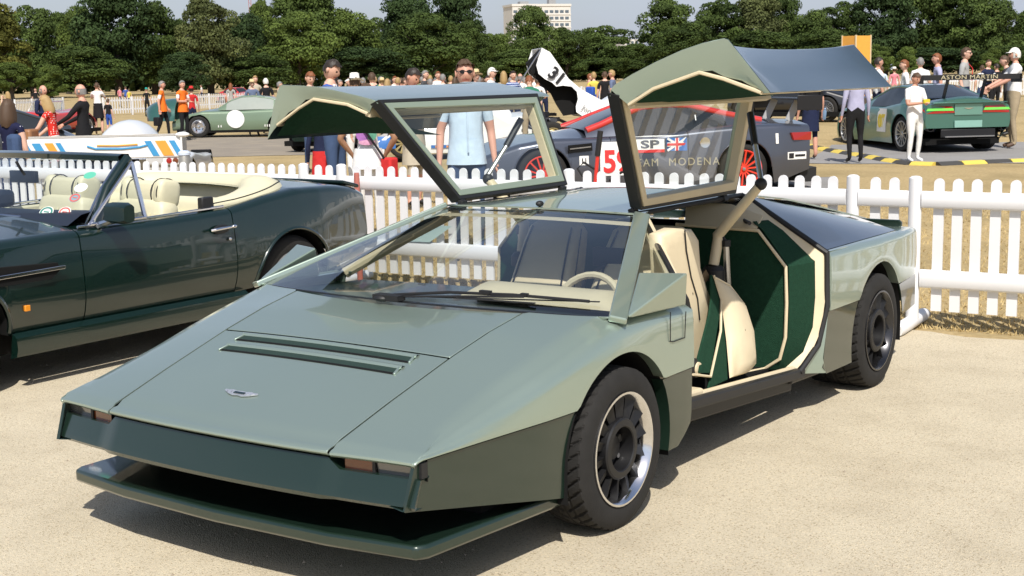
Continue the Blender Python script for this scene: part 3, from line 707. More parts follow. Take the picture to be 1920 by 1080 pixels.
# bulkhead with green carpet, cream piping
bk = [(.70, .945), (.845, .775), (.852, .60), (.848, .43), (.82, .32), (.74, .262)]
mb = MB(); mb.prism([(x_, 2.56, z) for x_, z in bk]+[(-x_, 2.56, z) for x_, z in reversed(bk)], (0, .04, 0)); mb.build('bulkhead', CARPET, car, smooth=0)
for s in (1, -1):
    mb = MB(); mb.tube([(s*.25, 2.548, .955), (s*.70, 2.548, .945)]+[(s*x_, 2.548, z) for x_, z in bk[1:]]+[(s*.69, 2.40, .262)], .0085, 8); mb.build('bulkhead_piping', CREAM, car)
    mb = MB(); I = [(s*.66, 2.57, .985), (s*.72, 2.56, .945), (s*.855, 2.56, .775), (s*.86, 2.56, .60), (s*.856, 2.56, .43), (s*.83, 2.555, .32), (s*.76, 2.545, .262)]
    O = [(s*.66, 2.75, .975), (s*.73, 2.77, .925), (s*.895, 2.79, .775), (s*.902, 2.785, .60), (s*.90, 2.765, .45), (s*.875, 2.71, .33), (s*.82, 2.60, .257)]
    mb.grid([I, O]); mb.build('side_carpet', CARPET, car, smooth=20, thick=.004)
    O2 = [(s*.52, 2.83, 1.058), (s*.60, 2.836, 1.008), (s*.92, 2.836, .812), (s*.935, 2.828, .60), (s*.93, 2.79, .43), (s*.905, 2.725, .32), (s*.875, 2.60, .25)]
    I2 = [(s*.50, 2.70, 1.02), (s*.60, 2.74, .985), (s*.893, 2.788, .777), (s*.90, 2.783, .60), (s*.898, 2.763, .45), (s*.873, 2.708, .33), (s*.818, 2.598, .257)]
    mb = MB(); mb.grid([O2, I2]); mb.build('opening_trim', CREAM, car, smooth=50, thick=.012)
    mb = MB(); mb.poly((s*.30, 2.55, .955), (s*.69, 2.55, .952), (s*.66, 2.69, 1.0), (s*.48, 2.70, 1.05), (s*.28, 2.60, 1.06)); mb.build('corner_trim', CREAM, car, thick=.01)
    mb = MB(); mb.tube([(s*.60, 2.66, .99), (s*.60, 2.60, .985), (s*.66, 2.52, .985), (s*.675, 2.50, .985)], .010); mb.build('grab_handle', BLACK, car)
    # sill: cream leather edge, carpets and padded cushion
    mb = MB(); mb.bar((s*.84, 1.345, .355), (s*.84, 1.60, .338), .09, .07, side=(1, 0, 0)); mb.bar((s*.872, 1.58, .352), (s*.862, 2.62, .266), .03, .02, side=(1, 0, 0)); build_each(mb, 'sill_cover', CREAM, car, smooth=0, bevel=.012)
    mb = MB(); mb.bar((s*.895, 1.34, .345), (s*.885, 2.66, .238), .05, .05, side=(1, 0, 0)); mb.bar((s*.82, 1.34, .285), (s*.82, 2.66, .185), .04, .09, side=(1, 0, 0)); build_each(mb, 'sill_panel', BLACK, car, smooth=0, bevel=.01)
    def inner(pts, X, nm, m, bulge=.0, th=.01):
        P = [on_axis(x_, y_, 'X', XI(y_)) for x_, y_ in pts]; mb = MB(); mb.prism([(s*p.x, p.y, p.z) for p in P], (-s*th, 0, 0)); return mb.build(nm, m, car, smooth=0, bevel=.004)
    if s > 0:
        inner([(1333, 516), (1338, 516), (1352, 563), (1351, 582), (1333, 700), (1312, 700), (1309, 672), (1330, 591), (1334, 563)], .725, 'sill_carpet', CARPET)
        inner([(1353, 575), (1362, 650), (1365, 712), (1328, 730), (1336, 700), (1351, 640)], .735, 'sill_carpet', CARPET)
        cp = [on_axis(x_, y_, 'X', XI(y_)+.006) for x_, y_ in ((1338, 520), (1366, 535), (1393, 570), (1408, 620), (1411, 685), (1398, 700), (1368, 709), (1362, 640), (1353, 570))]
        cen = sum(cp, V())/len(cp); mb = MB(); rows = []
        for k, off in ((1.0, 0), (.93, .022), (.7, .040), (.35, .050), (.02, .052)): rows.append([(s*(cen.x+(p.x-cen.x)*min(1, k*1.15)+off), cen.y+(p.y-cen.y)*k, cen.z+(p.z-cen.z)*k) for p in cp])
        mb.grid(rows, cv=True); mb.build('sill_cushion', CREAM, car, smooth=60)
        mb = MB(); mb.tube([(s*(p.x+.004), p.y, p.z) for p in cp[0:5]], .006, 6); mb.tube([(s*(p.x+.004), p.y, p.z) for p in [on_axis(x_, y_, 'X', XI(y_)+.004) for x_, y_ in ((1337, 516), (1351, 560), (1350, 620), (1331, 706), (1298, 702))]], .006, 6); build_each(mb, 'sill_piping', CREAM, car)
        mb = MB(); kn = on_axis(1300, 690, 'X', .80); mb.lathe([(.0001, -.02), (.04, -.02), (.045, 0), (.04, .02), (.0001, .025)], 16, (s*.80, kn.y, kn.z), 'X'); kb = mb.build('speaker', BLACK, car)
        mb = MB(); mb.lathe([(.0001, .030), (.028, .028), (.030, .022)], 14, (s*.80, kn.y, kn.z), 'X'); mb.build('speaker_cap', CREAM, kb)
        bp_ = [on_axis(x_, y_, 'X', .70) for x_, y_ in ((1240, 440), (1268, 428), (1298, 430), (1308, 446), (1312, 500), (1324, 540), (1334, 565), (1330, 592), (1311, 672), (1303, 702), (1280, 705), (1262, 600), (1244, 520))]
        cb = sum(bp_, V())/len(bp_); mb = MB(); rows = []
        for k, off in ((1.0, -.06), (1.0, -.006), (.95, .006), (.8, .012), (.4, .014), (.02, .014)): rows.append([(cb.x+off, cb.y+(p.y-cb.y)*k, cb.z+(p.z-cb.z)*k) for p in bp_])
        mb.grid(rows, cv=True); sbo = mb.build('seat_bolster', CREAM, car, smooth=60); mb = MB(); mb.tube([on_axis(x_, y_, 'X', .717) for x_, y_ in ((1284, 432), (1287, 470), (1296, 520), (1308, 560), (1312, 600))], .004, 6); mb.build('piping', BLACK, sbo)
    # seat belt
        mb = MB(); p, q = on_axis(1292, 562, 'X', .66), on_axis(1327, 512, 'X', .70); mb.bar((s*p.x, p.y, p.z), (s*q.x, q.y, q.z), .003, .055, side=(1, 0, 0)); mb.build('seat_belt', mat('brown_webbing', (.09, .06, .03), rough=.8), car, smooth=0)
# roof bits and wipers
mb = MB(); c = on_axis(1012, 383, 'Z', 1.125); mb.ell((c.x, c.y, 1.128), (.018, .022, .014)); mb.build('roof_camera', BLACK, car)
mb = MB(); w0 = ws(-.02, .02, .012); w1 = ws(.80, .055, .014); mb.box(ws(-.03, .0, .012), (.13, .05, .022)); mb.ell(ws(-.06, -.01, .012), (.035, .03, .015))
mb.tube([w0, ws(.25, .06, .02), ws(.55, .075, .022), ws(.88, .075, .018)], .006, 6); mb.tube([ws(.02, .015, .01), ws(.35, .045, .018), ws(.60, .07, .02)], .0045, 6)
mb.bar(ws(.30, .035, .014), ws(.66, .04, .014), .004, .012, side=(0, 0, 1)); mb.bar(ws(.10, .022, .012), ws(.92, .085, .014), .004, .010, side=(0, 0, 1))
mb.box(ws(.42, .075, .024), (.05, .02, .014)); mb.box(ws(.60, .078, .024), (.03, .018, .012)); mb.build('wiper', BLACK, car)

# --- doors
HX, HZ = .480, 1.100
def door(s, ang):
    t = thing_part('gullwing_door', car); t.location = (s*HX, 0, HZ); t.rotation_euler = (0, -s*rad(ang), 0)
    def q(x, y, z): return V((s*(x-HX), y, z-HZ))         # closed position -> hinge space
    ex = -.050 if s < 0 else 0.0
    def wav(Y): u = (Y-1.34)/(2.83-1.34); return .100*math.sin(math.pi*min(1, max(0, u)))**.42
    st = [1.338+.0625*i for i in range(24)]; st[-1] = 2.80
    yr = [1.34, 2.80]
    outer0 = lambda Y: [(.925, .812), (.948, .796), (.958, .775), (.966, .68), (.969, .56), (.966, .44), (.955+ex*.5, .345+ex*.4+wav(Y)*.5), (.935+ex, .252+ex+wav(Y))]
    def outer(Y):
        P = outer0(Y)
        if s > 0: return P
        a, b = P[0], P[-1]; return [(lerp(a[0], b[0], (a[1]-z)/(a[1]-b[1]))+(x-lerp(a[0], b[0], (a[1]-z)/(a[1]-b[1])))*.35, z) for x, z in P]
    under = lambda Y: [(.935+ex, .252+ex+wav(Y)), (.925+ex, .238+ex+wav(Y)), (.80+ex*.6, .195+ex*.6+wav(Y)*.55), (.667+ex*1.3, .150)]
    def fy(z, Y, u): # ends of the panel slope inwards towards the bottom
        return Y
    mb = MB(); mb.grid([[q(x, Y, z) for x, z in outer(Y)] for Y in st]); mb.build('door_skin', GREEN, t, smooth=40, thick=.004)
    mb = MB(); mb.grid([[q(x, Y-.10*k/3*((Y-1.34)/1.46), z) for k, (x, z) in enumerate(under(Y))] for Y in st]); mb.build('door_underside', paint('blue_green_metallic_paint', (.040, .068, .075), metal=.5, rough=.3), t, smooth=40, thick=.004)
    # end bands
    for Y, d in ((1.338, 1), (2.80, -1)):
        o_ = outer(Y)[1:]+under(Y)[1:]
        if d < 0: o_ = outer(Y)[1:]
        cx_, cz_ = .80, .42
        inn = [(.865, .755), (.880, .70), (.884, .62), (.880, .54), (.872, .46), (.860, .40), (.845, .352), (.80, .31), (.76, .25), (.680, .185)][:len(o_)]
        yo = [Y-.10*(d < 0)*0 for _ in o_]
        mb = MB(); mb.grid([[q(x, Y, z) for x, z in o_], [q(lerp(x, i[0], .5), Y+d*.006, lerp(z, i[1], .5)) for (x, z), i in zip(o_, inn)], [q(x, Y+d*.02, z) for x, z in inn]])
        mb.build('door_end', GREEN, t, smooth=30, thick=.004)
    # inner trim: carpeted panel in a leather frame
    inn = [(.865, .755), (.880, .62), (.860, .40), (.80, .31), (.680, .185)]
    tp = [(.84, .742), (.70, .30)]
    mb = MB()
    I0 = [(.862, .752), (.880, .62), (.860, .405), (.797, .318+ex*.6), (.686+ex*1.2, .185)]
    e0 = (.862, .752) if s > 0 else (.775, .895); ch = [(lerp(e0[0], .686+ex*1.2, k/4), lerp(e0[1], .192+ex*.14, k/4)) for k in range(5)]
    mb.grid([[q(lerp(a[0], c_[0], f), Y, lerp(a[1], c_[1], f)) for a, c_ in zip(I0, ch)] for Y, f in (((1.362, 0), (1.60, .42), (2.0, .85), (2.2, 1.0)) if s > 0 else ((1.362, 0), (1.46, .35), (1.62, .75), (1.76, 1.0)))]); mb.build('door_carpet', CARPET, t, smooth=30)
    mb = MB()
    mb.tube([q(*p) for p in ((.862, 1.352, .75), (.878, 1.352, .62), (.858, 1.352, .405), (.795, 1.352, .318), (.684, 1.352, .19))], .008, 6)
    mb.tube([q(.684, 1.352, .19), q(.684, 1.95, .19), q(.70, 1.98, .225), q(.70, 2.12, .225), q(.684, 2.15, .19), q(.684, 2.66, .19)], .008, 6)
    mb.bar(q(.872, 1.36, .745), q(.872, 2.72, .745), .05, .03, side=(s, 0, 0)); mb.build('door_trim', CREAM, t, smooth=40)
    # window frame: black outside, cream inside
    F0, F1, F2, F3 = (.505, 1.705, 1.080), (.925, 1.352, .806), (.925, 2.66, .806), (.505, 2.66, 1.080)
    n_ = V((s*.55, 0, .83)); Q = [q(*p) for p in (F0, F1, F2, F3)]; cen = sum(Q, V())/4
    def ring(off, a, b, th, nm, m):
        mb = MB(); o_ = [c+(p-c)*1 for p, c in ((p, cen) for p in Q)]
        out_ = []; in_ = []
        for i in range(4):
            p = Q[i]; e1 = (Q[(i+1) % 4]-p).normalized(); e0 = (Q[i-1]-p).normalized(); d_ = (e1+e0)
            out_.append(p+d_*a+n_*off); in_.append(p+d_*b+n_*off)
        rows = [[*out_], [*in_], [p-n_*th for p in in_], [p-n_*th for p in out_]]
        mb.grid(rows, cu=True, cv=True); return mb.build(nm, m, t, smooth=0, bevel=.004)
    ring(.022, -.012, .009, .060, 'window_seal', BLACK); ring(.024, .0095, .046, .020, 'window_surround', paint('pale_sage_paint', (.30, .36, .26), metal=.3)); ring(.003, .0095, .052, .048, 'window_frame', CREAM)
    mb = MB(); mb.poly(*[cen+(p-cen)*.93+n_*.012 for p in Q]); mb.build('door_glass', PANE, t, smooth=0)
    for Y in (1.72, 2.62):
        mb = MB(); mb.box(q(.478, Y, 1.104), (.05, .045, .03)); mb.bar(q(.482, Y, 1.106), q(.525, Y, 1.075), .035, .022, side=(0, 1, 0))
        mb.build('door_hinge', BLACK, t, smooth=0, bevel=.004)
    if s < 0: mb = MB(); mb.bar(q(.672, 1.98, .195), q(.672, 2.14, .195), .05, .03, side=(s, 0, 0)); mb.build('door_catch', BLACK, t, smooth=0, bevel=.006)
    return t
door(1, 112.0); door(-1, 102.3)
for s in (1, -1):
    a0, a1, a2 = V((s*.56, 2.346, .79)), V((s*.565, 2.385, .935)), V((s*.80, 2.35, 1.19))
    if s < 0: a2 = V((-.77, 2.35, 1.17))
    mb = MB(); mb.tube([a0, a1-V((0, 0, .02)), a1, a1.lerp(a2, .08), a2], [.028, .030, .031, .031, .026], 12, flat=.85); mb.build('door_arm', CREAM, car, smooth=50)
    mb = MB(); mb.lathe([(.0001, -.07), (.055, -.07), (.055, -.02), (.04, 0), (.0001, .0)], 14, a0, 'Z'); mb.ell(a2, (.03, .03, .03)); build_each(mb, 'arm_joint', BLACK, car)
    top = on_axis(1407, 213, 'Y', 2.57); top = V((s*top.x, top.y, top.z))
    if s < 0: top = V((-.70, 2.57, 1.48))
    m_ = a2.lerp(top, .55)
    mb = MB(); mb.tube([a2+V((0, 0, .02)), m_], .013, 10); st_ = mb.build('gas_strut', STEEL, car)
    mb = MB(); mb.tube([m_, top], .018, 10); mb.build('strut_body', SATIN, st_)
    r0, r1 = on_axis(1366, 556, 'X', .60), on_axis(1361, 458, 'X', .60)
    mb = MB(); mb.tube([(s*r0.x, r0.y, r0.z), (s*r1.x, r1.y, r1.z)], .016, 10); mb.build('lift_ram', STEEL, car)
    mb = MB(); mb.tube([(s*r1.x, r1.y, r1.z-.01), (s*r1.x, r1.y, r1.z+.02)], .024, 10); mb.bar((s*(r1.x), r1.y, r1.z), (s*.565, 2.385, .935), .03, .02); mb.build('ram_clevis', BLACK, car)

# --- wheels
def tyre_mesh(R, w, rim, seg=480, pitch=40, directional=1):
    """outer face at x=0, tread towards -x; real tread grooves"""
    hw = w/2; mb = MB(); sw_ = []
    # sidewall profile from the rim to the shoulder, then tread, then the inner wall
    side = [(rim-.004, -.020), (rim+.004, -.006), (rim+.018, -.001), (rim+.038, 0.0), (R-.035, -.002), (R-.018, -.008), (R-.008, -.015)]
    nt = 30; tread = []
    for j in range(nt+1):
        u = j/nt; x = -.018-(w-.036)*u; tread.append((R-.004*(abs(2*u-1)**3), x, u))
    inner = [(R-.010, -w+.014), (R-.03, -w+.004), (rim+.03, -w), (rim, -w+.02)]
    rows = []
    for i in range(seg):
        th = 2*math.pi*i/seg; row = []
        def pt(r, x): return (x, r*math.cos(th), r*math.sin(th))
        for r, x in side: row.append(pt(r, x))
        for r, x, u in tread:
            c = abs(2*u-1); ph = (i/seg*pitch*2+ (c*1.5)*directional*2) % 2
            g = 0
            if ph % 2 < .55 and c > .07: g = .009
            if abs(c-.42) < .035 or c < .03: g = .012
            if c > .93 and ph % 2 < .62: g = .006
            row.append(pt(r-g, x))
        for r, x in inner: row.append(pt(r, x))
        rows.append(row)
    mb.grid(rows, cu=True); return mb.mesh('tyre', TYRE, smooth=20, weld=False)
RIMBLK = mat('rim_black', (.006, .006, .007), rough=.5)
def bulldog_wheel(parent, x, y, s, w, chrome, rot):
    t = thing_part('wheel', parent); t.location = (x, y, .31); t.rotation_euler = (rot, 0, 0 if s > 0 else math.pi)
    o = bpy.data.objects.new('tyre', TYM[w]); COL.objects.link(o); o.parent = t
    r = .217
    mb = MB(); mb.lathe([(r+.004, -.012), (r+.002, .001), (r-.006, .002), (r-.014, -.006), (r-.022, -.03), (r-.045, -.085), (r-.05, -.16)], 48, (0, 0, 0), 'X'); mb.build('rim', CHROME if chrome else mat('grey_rim_lip', (.07, .07, .075), rough=.25, metal=.9), t, smooth=40)
    mb = MB()
    for k in range(14):
        a = 2*math.pi*k/14; c, s_ = math.cos(a), math.sin(a)
        def P(rr, xx, off): return V((xx, rr*c-off*s_, rr*s_+off*c))
        mb.add([P(.105, -.022, -.016), P(.105, -.030, .012), P(.206, -.040, .020), P(.208, -.018, -.026), P(.105, -.05, -.016), P(.105, -.06, .012), P(.206, -.065, .020), P(.208, -.05, -.026)], [(0, 1, 2, 3), (7, 6, 5, 4), (0, 4, 5, 1), (1, 5, 6, 2), (2, 6, 7, 3), (3, 7, 4, 0)])
    mb.build('fan_blades', RIMBLK, t, smooth=0)
    mb = MB(); mb.lathe([(.118, -.06), (.118, -.016), (.112, -.010), (.088, -.008), (.084, -.012), (.082, -.075), (.05, -.085), (.046, -.05), (.0001, -.046)], 40, (0, 0, 0), 'X'); mb.build('hub_ring', RIMBLK, t, smooth=35)
    mb = MB()
    for k in range(5):
        a = 2*math.pi*k/5+.3; mb.lathe([(.0001, -.055), (.010, -.055), (.011, -.085)], 8, (0, .062*math.cos(a), .062*math.sin(a)), 'X')
    for k in range(3): a = 2*math.pi*k/3; mb.bar((-.07, 0, 0), (-.07, .085*math.cos(a), .085*math.sin(a)), .016, .02, side=(1, 0, 0))
    mb.build('wheel_nuts', STEEL if chrome else SATIN, t)
    mb = MB(); mb.lathe([(r-.03, -.16), (.0001, -.165)], 32, (0, 0, 0), 'X'); mb.build('brake_cover', MBLACK, t)
    return t
TYM = {'f': tyre_mesh(.312, .225, .217), 'r': tyre_mesh(.312, .345, .217, pitch=40)}
for s in (1, -1):
    bulldog_wheel(car, s*.966, ARF[0], s, 'f', True, .2); bulldog_wheel(car, s*.968, ARR[0], s, 'r', False, .9)
# ================================================================== GENERIC CAR BODY TOOLS (local frame: nose towards -y, +x the car's left)
def shell(spec, parts=('body',), mats=None, parent=None, n_extra=0):
    """spec: hw, zt, zb, zc piecewise curves over y; arches [(y, z, r)]; tuck, roll. Builds one skin from the sill over the shoulder to the centre line."""
    y0, y1 = spec['y0'], spec['y1']
    def station(Y):
        hw = interp(Y, spec['hw']); zt = interp(Y, spec['zt']); zb = interp(Y, spec['zb']); zc = interp(Y, spec['zc'])
        roll = spec.get('roll', .16); tuck = spec.get('tuck', .05); zl = zb
        for ay, az, ar in spec['arches']:
            d = ar*ar-(Y-ay)**2
            if d > 0: zl = max(zl, az+math.sqrt(d))
        fl = sum(spec.get('flare', 0)*max(0, 1-((Y-ay)/(ar*1.9))**2)**1.5 for ay, az, ar in spec['arches'])
        rw = []
        zs = zt-roll*.55; zl = min(zl, zs-.01)
        for k in range(8):
            z = lerp(zl, zs, k/7); u = (z-zb)/max(.05, zs-zb)
            x = hw+fl*math.sin(math.pi*min(1, u*.9+.1))-tuck*(1-min(1, u/.45))**2-spec.get('tumble', .02)*u*u; rw.append((x, Y, z))
        xe = rw[-1][0]
        for k in range(1, 6):
            a = math.pi/2*k/5; rw.append((xe-roll*(1-math.cos(a)), Y, zs+(zt-zs)*math.sin(a)))
        xi = rw[-1][0]
        for k in range(1, 5): t = k/4; rw.append((xi*(1-t), Y, lerp(zt, zc, 1-(1-t)**2)))
        return rw
    return station
def stations(spec, ya, yb):
    ys = set([round(lerp(ya, yb, i/ max(2, int((yb-ya)/.09))), 4) for i in range(max(2, int((yb-ya)/.09))+1)])
    for ay, az, ar in spec['arches']:
        for i in range(-14, 15):
            y = ay+ar*math.sin(math.pi/2*i/14)
            if ya < y < yb: ys.add(round(y, 4))
    return sorted(ys)
def shell_part(spec, ya, yb, k0, k1, name, m, parent, both=True, thick=.008, smooth=45, close=False):
    st = shell(spec); rows = [st(Y)[k0:k1] for Y in stations(spec, ya, yb)]
    if k1 >= 17 and both:
        rows = [r+[(-p[0], p[1], p[2]) for p in reversed(r[:-1])] for r in rows]; mb = MB(); mb.grid(rows)
        if close:
            for r in (rows[0], rows[-1]): mb.poly(*r)
        return mb.build(name, m, parent, smooth=smooth, thick=thick)
    out_ = []
    for s in ((1, -1) if both else (1,)):
        mb = MB(); mb.grid([[(s*p[0], p[1], p[2]) for p in r] for r in rows]); out_.append(mb.build(name, m, parent, smooth=smooth, thick=thick))
    return out_
def arch_lip(spec, m, parent, name='arch_lip', r=.012):
    st = shell(spec)
    for ay, az, ar in spec['arches']:
        for s in (1, -1):
            P = []
            for i in range(-13, 14):
                y = ay+ar*math.sin(math.pi/2*i/13.5); q = st(y)[0]; P.append((s*(q[0]+.002), y, q[2]))
            mb = MB(); mb.tube(P, r, 6); mb.build(name, m, parent, smooth=60)
def arch_wells(spec, parent, depth=.30):
    for ay, az, ar in spec['arches']:
        for s in (1, -1):
            hw = interp(ay, spec['hw'])-.03; n = 14; mb = MB()
            rows = [[(s*x, ay+(ar+.004)*math.cos(math.pi*i/n), az+(ar+.004)*math.sin(math.pi*i/n)) for i in range(n+1)] for x in (hw, hw-depth)]
            mb.grid(rows); mb.poly(*[(s*(hw-depth), p[1], p[2]) for p in rows[1]])
            mb.build('wheel_well', MBLACK, parent, smooth=60)
TYRE_CACHE = {}
def simple_wheel(parent, x, y, z, R, rr, w, rim_m, spokes=10, style='thin', rot=.1, centre=None, lip=None):
    """wheel with its outer face towards +x when x>0"""
    s = 1 if x > 0 else -1
    t = thing_part('wheel', parent); t.location = (x, y, z); t.rotation_euler = (rot, 0, 0 if s > 0 else math.pi)
    key = (R, rr, w)
    if key not in TYRE_CACHE:
        mb = MB(); mb.lathe([(rr, -.02), (rr+.006, -.004), (rr+.02, 0), (R-.045, .004), (R-.018, -.006), (R-.004, -.02), (R, -.04), (R, -w+.03), (R-.02, -w+.006), (rr, -w)], 48, (0, 0, 0), 'X'); TYRE_CACHE[key] = mb.mesh('tyre', TYRE, smooth=40)
    o = bpy.data.objects.new('tyre', TYRE_CACHE[key]); COL.objects.link(o); o.parent = t
    mb = MB(); mb.lathe([(rr+.006, -.014), (rr+.004, 0), (rr-.010, .001), (rr-.018, -.010), (rr-.025, -.05), (rr-.03, -w*.7)], 40, (0, 0, 0), 'X'); mb.build('rim', lip or rim_m, t, smooth=40)
    mb = MB()
    if style == 'thin':
        for k in range(spokes):
            a = 2*math.pi*k/spokes
            for da in (-.07, .07) if spokes <= 10 else (0,):
                c, d = math.cos(a+da), math.sin(a+da); c2, d2 = math.cos(a), math.sin(a)
                mb.bar((-.03, c2*.05, d2*.05), (-.012, c*(rr-.012), d*(rr-.012)), .020, .022, side=(0, -d, c))
        mb.lathe([(.0001, -.012), (.030, -.012), (.034, -.02), (.065, -.028), (.07, -.06), (.0001, -.06)], 24, (0, 0, 0), 'X')
    elif style == 'dish':
        mb.lathe([(rr-.015, -.035), (rr*.75, -.012), (rr*.45, -.03), (.05, -.03), (.045, -.004), (.0001, 0)], 36, (0, 0, 0), 'X')
    elif style == 'wire':
        for k in range(36):
            a = 2*math.pi*k/36; b_ = a+(.35 if k % 2 else -.35); mb.bar((-.01, .035*math.cos(b_), .035*math.sin(b_)), (-.03, (rr-.01)*math.cos(a), (rr-.01)*math.sin(a)), .005, .005)
        mb.lathe([(.0001, .03), (.02, .03), (.035, .01), (.04, -.06), (.0001, -.06)], 16, (0, 0, 0), 'X')
    mb.build('spokes', rim_m, t, smooth=35)
    mb = MB(); mb.lathe([(rr-.02, -.075), (.0001, -.08)], 32, (0, 0, 0), 'X'); mb.build('brake_disc', mat('dark_iron', (.05, .048, .045), rough=.6, metal=.5), t, smooth=0)
    if centre: mb = MB(); mb.lathe([(.0001, .006), (.022, .004), (.026, -.02)], 16, (0, 0, 0), 'X'); mb.build('wheel_nut', centre, t)
    return t
def roof_line(parent, name, m, pts, hw, crown=.03, thick=.02, smooth=60):
    """pts [(y,z)], hw [(y,half width)]"""
    mb = MB(); mb.grid([[(hw_(u, Y, hw), Y, z-crown*(u*u)-(.035 if abs(u) > .99 else 0)) for u in (-1, -.94, -.7, -.35, 0, .35, .7, .94, 1)] for Y, z in pts]); return mb.build(name, m, parent, smooth=smooth, thick=thick)
def hw_(u, Y, hw): return u*interp(Y, hw)

# ================================================================== DARK GREEN CONVERTIBLE
CX, CY = -4.015, 2.0
conv = thing('convertible_car', 'dark racing green convertible with cream seats and folded cream hood, parked beside the wedge car', 'car', (CX, CY, 0))
def Ly(Y): return Y-CY
cs = dict(y0=Ly(-.35), y1=Ly(4.20),
    hw=[(Ly(-.35), .78), (Ly(-.1), .86), (Ly(.4), .905), (Ly(1.0), .912), (Ly(2.0), .915), (Ly(2.9), .915), (Ly(3.6), .905), (Ly(3.95), .86), (Ly(4.20), .80)],
    zt=[(Ly(-.35), .70), (Ly(0), .80), (Ly(.6), .85), (Ly(1.5), .862), (Ly(2.2), .868), (Ly(2.75), .885), (Ly(3.1), .935), (Ly(3.4), .965), (Ly(3.8), .955), (Ly(4.08), .925), (Ly(4.20), .88)],
    zc=[(Ly(-.35), .72), (Ly(0), .84), (Ly(.6), .90), (Ly(1.5), .93), (Ly(2.75), .92), (Ly(3.2), .99), (Ly(3.8), .985), (Ly(4.08), .955), (Ly(4.20), .90)],
    zb=[(Ly(-.35), .30), (Ly(.2), .30), (Ly(1.0), .315), (Ly(2.8), .33), (Ly(3.7), .36), (Ly(4.20), .42)],
    arches=[(Ly(.64), .32, .375), (Ly(3.30), .325, .375)], roll=.085, tuck=.05, flare=.030, tumble=.035)
shell_part(cs, Ly(-.35), Ly(1.524), 0, 13, 'front_fender', BRG, conv)
shell_part(cs, Ly(1.532), Ly(2.742), 0, 13, 'door', BRG, conv)
shell_part(cs, Ly(2.750), Ly(4.20), 0, 13, 'rear_fender', BRG, conv)
shell_part(cs, Ly(-.35), Ly(1.50), 12, 17, 'bonnet', BRG, conv, both=True) if False else None
def deck(ya, yb, name, lift=.003):
    st = shell(cs); rows = []
    for Y in stations(cs, Ly(ya), Ly(yb)):
        r = st(Y)[12:]; rows.append([(p[0]-(.006 if i == 0 else 0), p[1], p[2]+lift*0) for i, p in enumerate(r)]+[(-p[0]+(.006 if i == 0 else 0), p[1], p[2]) for i, p in reversed(list(enumerate(r[:-1])))])
    mb = MB(); mb.grid(rows); return mb.build(name, BRG, conv, smooth=50, thick=.006)
deck(-.35, 1.66, 'bonnet'); deck(3.20, 4.20, 'boot_lid')
st_ = shell(cs)
for Y, nm in ((Ly(-.35), 'nose_panel'), (Ly(4.20), 'tail_panel')):
    r = st_(Y); mb = MB(); mb.poly(*([p for p in r]+[(-p[0], p[1], p[2]) for p in reversed(r[:-1])])); mb.build(nm, BRG, conv, smooth=0)
arch_lip(cs, BRG, conv, r=.014); arch_wells(cs, conv, .34)
for s in (1, -1):
    mb = MB(); rows = []
    for Y in [1.03+.1*i for i in range(19)]:
        rows.append([(s*.885, Ly(Y), .328), (s*.925, Ly(Y), .305), (s*.930, Ly(Y), .245), (s*.915, Ly(Y), .20), (s*.86, Ly(Y), .185)])
    mb.grid(rows); mb.poly(*rows[0]); mb.build('sill_skirt', BRG, conv, smooth=40, thick=.006)
    # chrome belt strip, handle, lock, indicator, wing vent
    mb = MB(); mb.tube([(s*.83, Ly(1.56), .876), (s*.832, Ly(2.1), .881), (s*.835, Ly(2.72), .897)], .009, 6); mb.build('belt_strip', CHROME, conv)
    hd = MB(); hd.tube([(s*.928, Ly(2.52), .762), (s*.945, Ly(2.54), .765), (s*.945, Ly(2.68), .772), (s*.928, Ly(2.70), .772)], .010, 8); hd.ell((s*.938, Ly(2.715), .772), (.012, .02, .012)); h_ = hd.build('door_handle', CHROME, conv)
    mb = MB(); mb.ell((s*.912, Ly(2.62), .760), (.006, .075, .030)); mb.build('handle_recess', BLACK, h_)
    mb = MB(); mb.ell((s*.918, Ly(2.69), .690), (.010, .012, .012)); mb.build('door_lock', CHROME, conv)
    mb = MB(); mb.box((s*.925, Ly(1.11), .468), (.02, .035, .035)); mb.build('side_indicator', mat('bright_amber', (.75, .27, .02), rough=.2, coat=1), conv, bevel=.004)
    mb = MB(); mb.prism([(s*.900, Ly(.90), .612), (s*.900, Ly(1.28), .612), (s*.900, Ly(1.34), .655), (s*.900, Ly(1.33), .70), (s*.900, Ly(.90), .72)], (s*.034, 0, 0)); wv = mb.build('wing_vent', MBLACK, conv, smooth=0)
    mb = MB(); mb.bar((s*.941, Ly(.86), .662), (s*.941, Ly(1.37), .672), .012, .022, side=(1, 0, 0)); mb.build('vent_bar', CHROME, wv, bevel=.003)
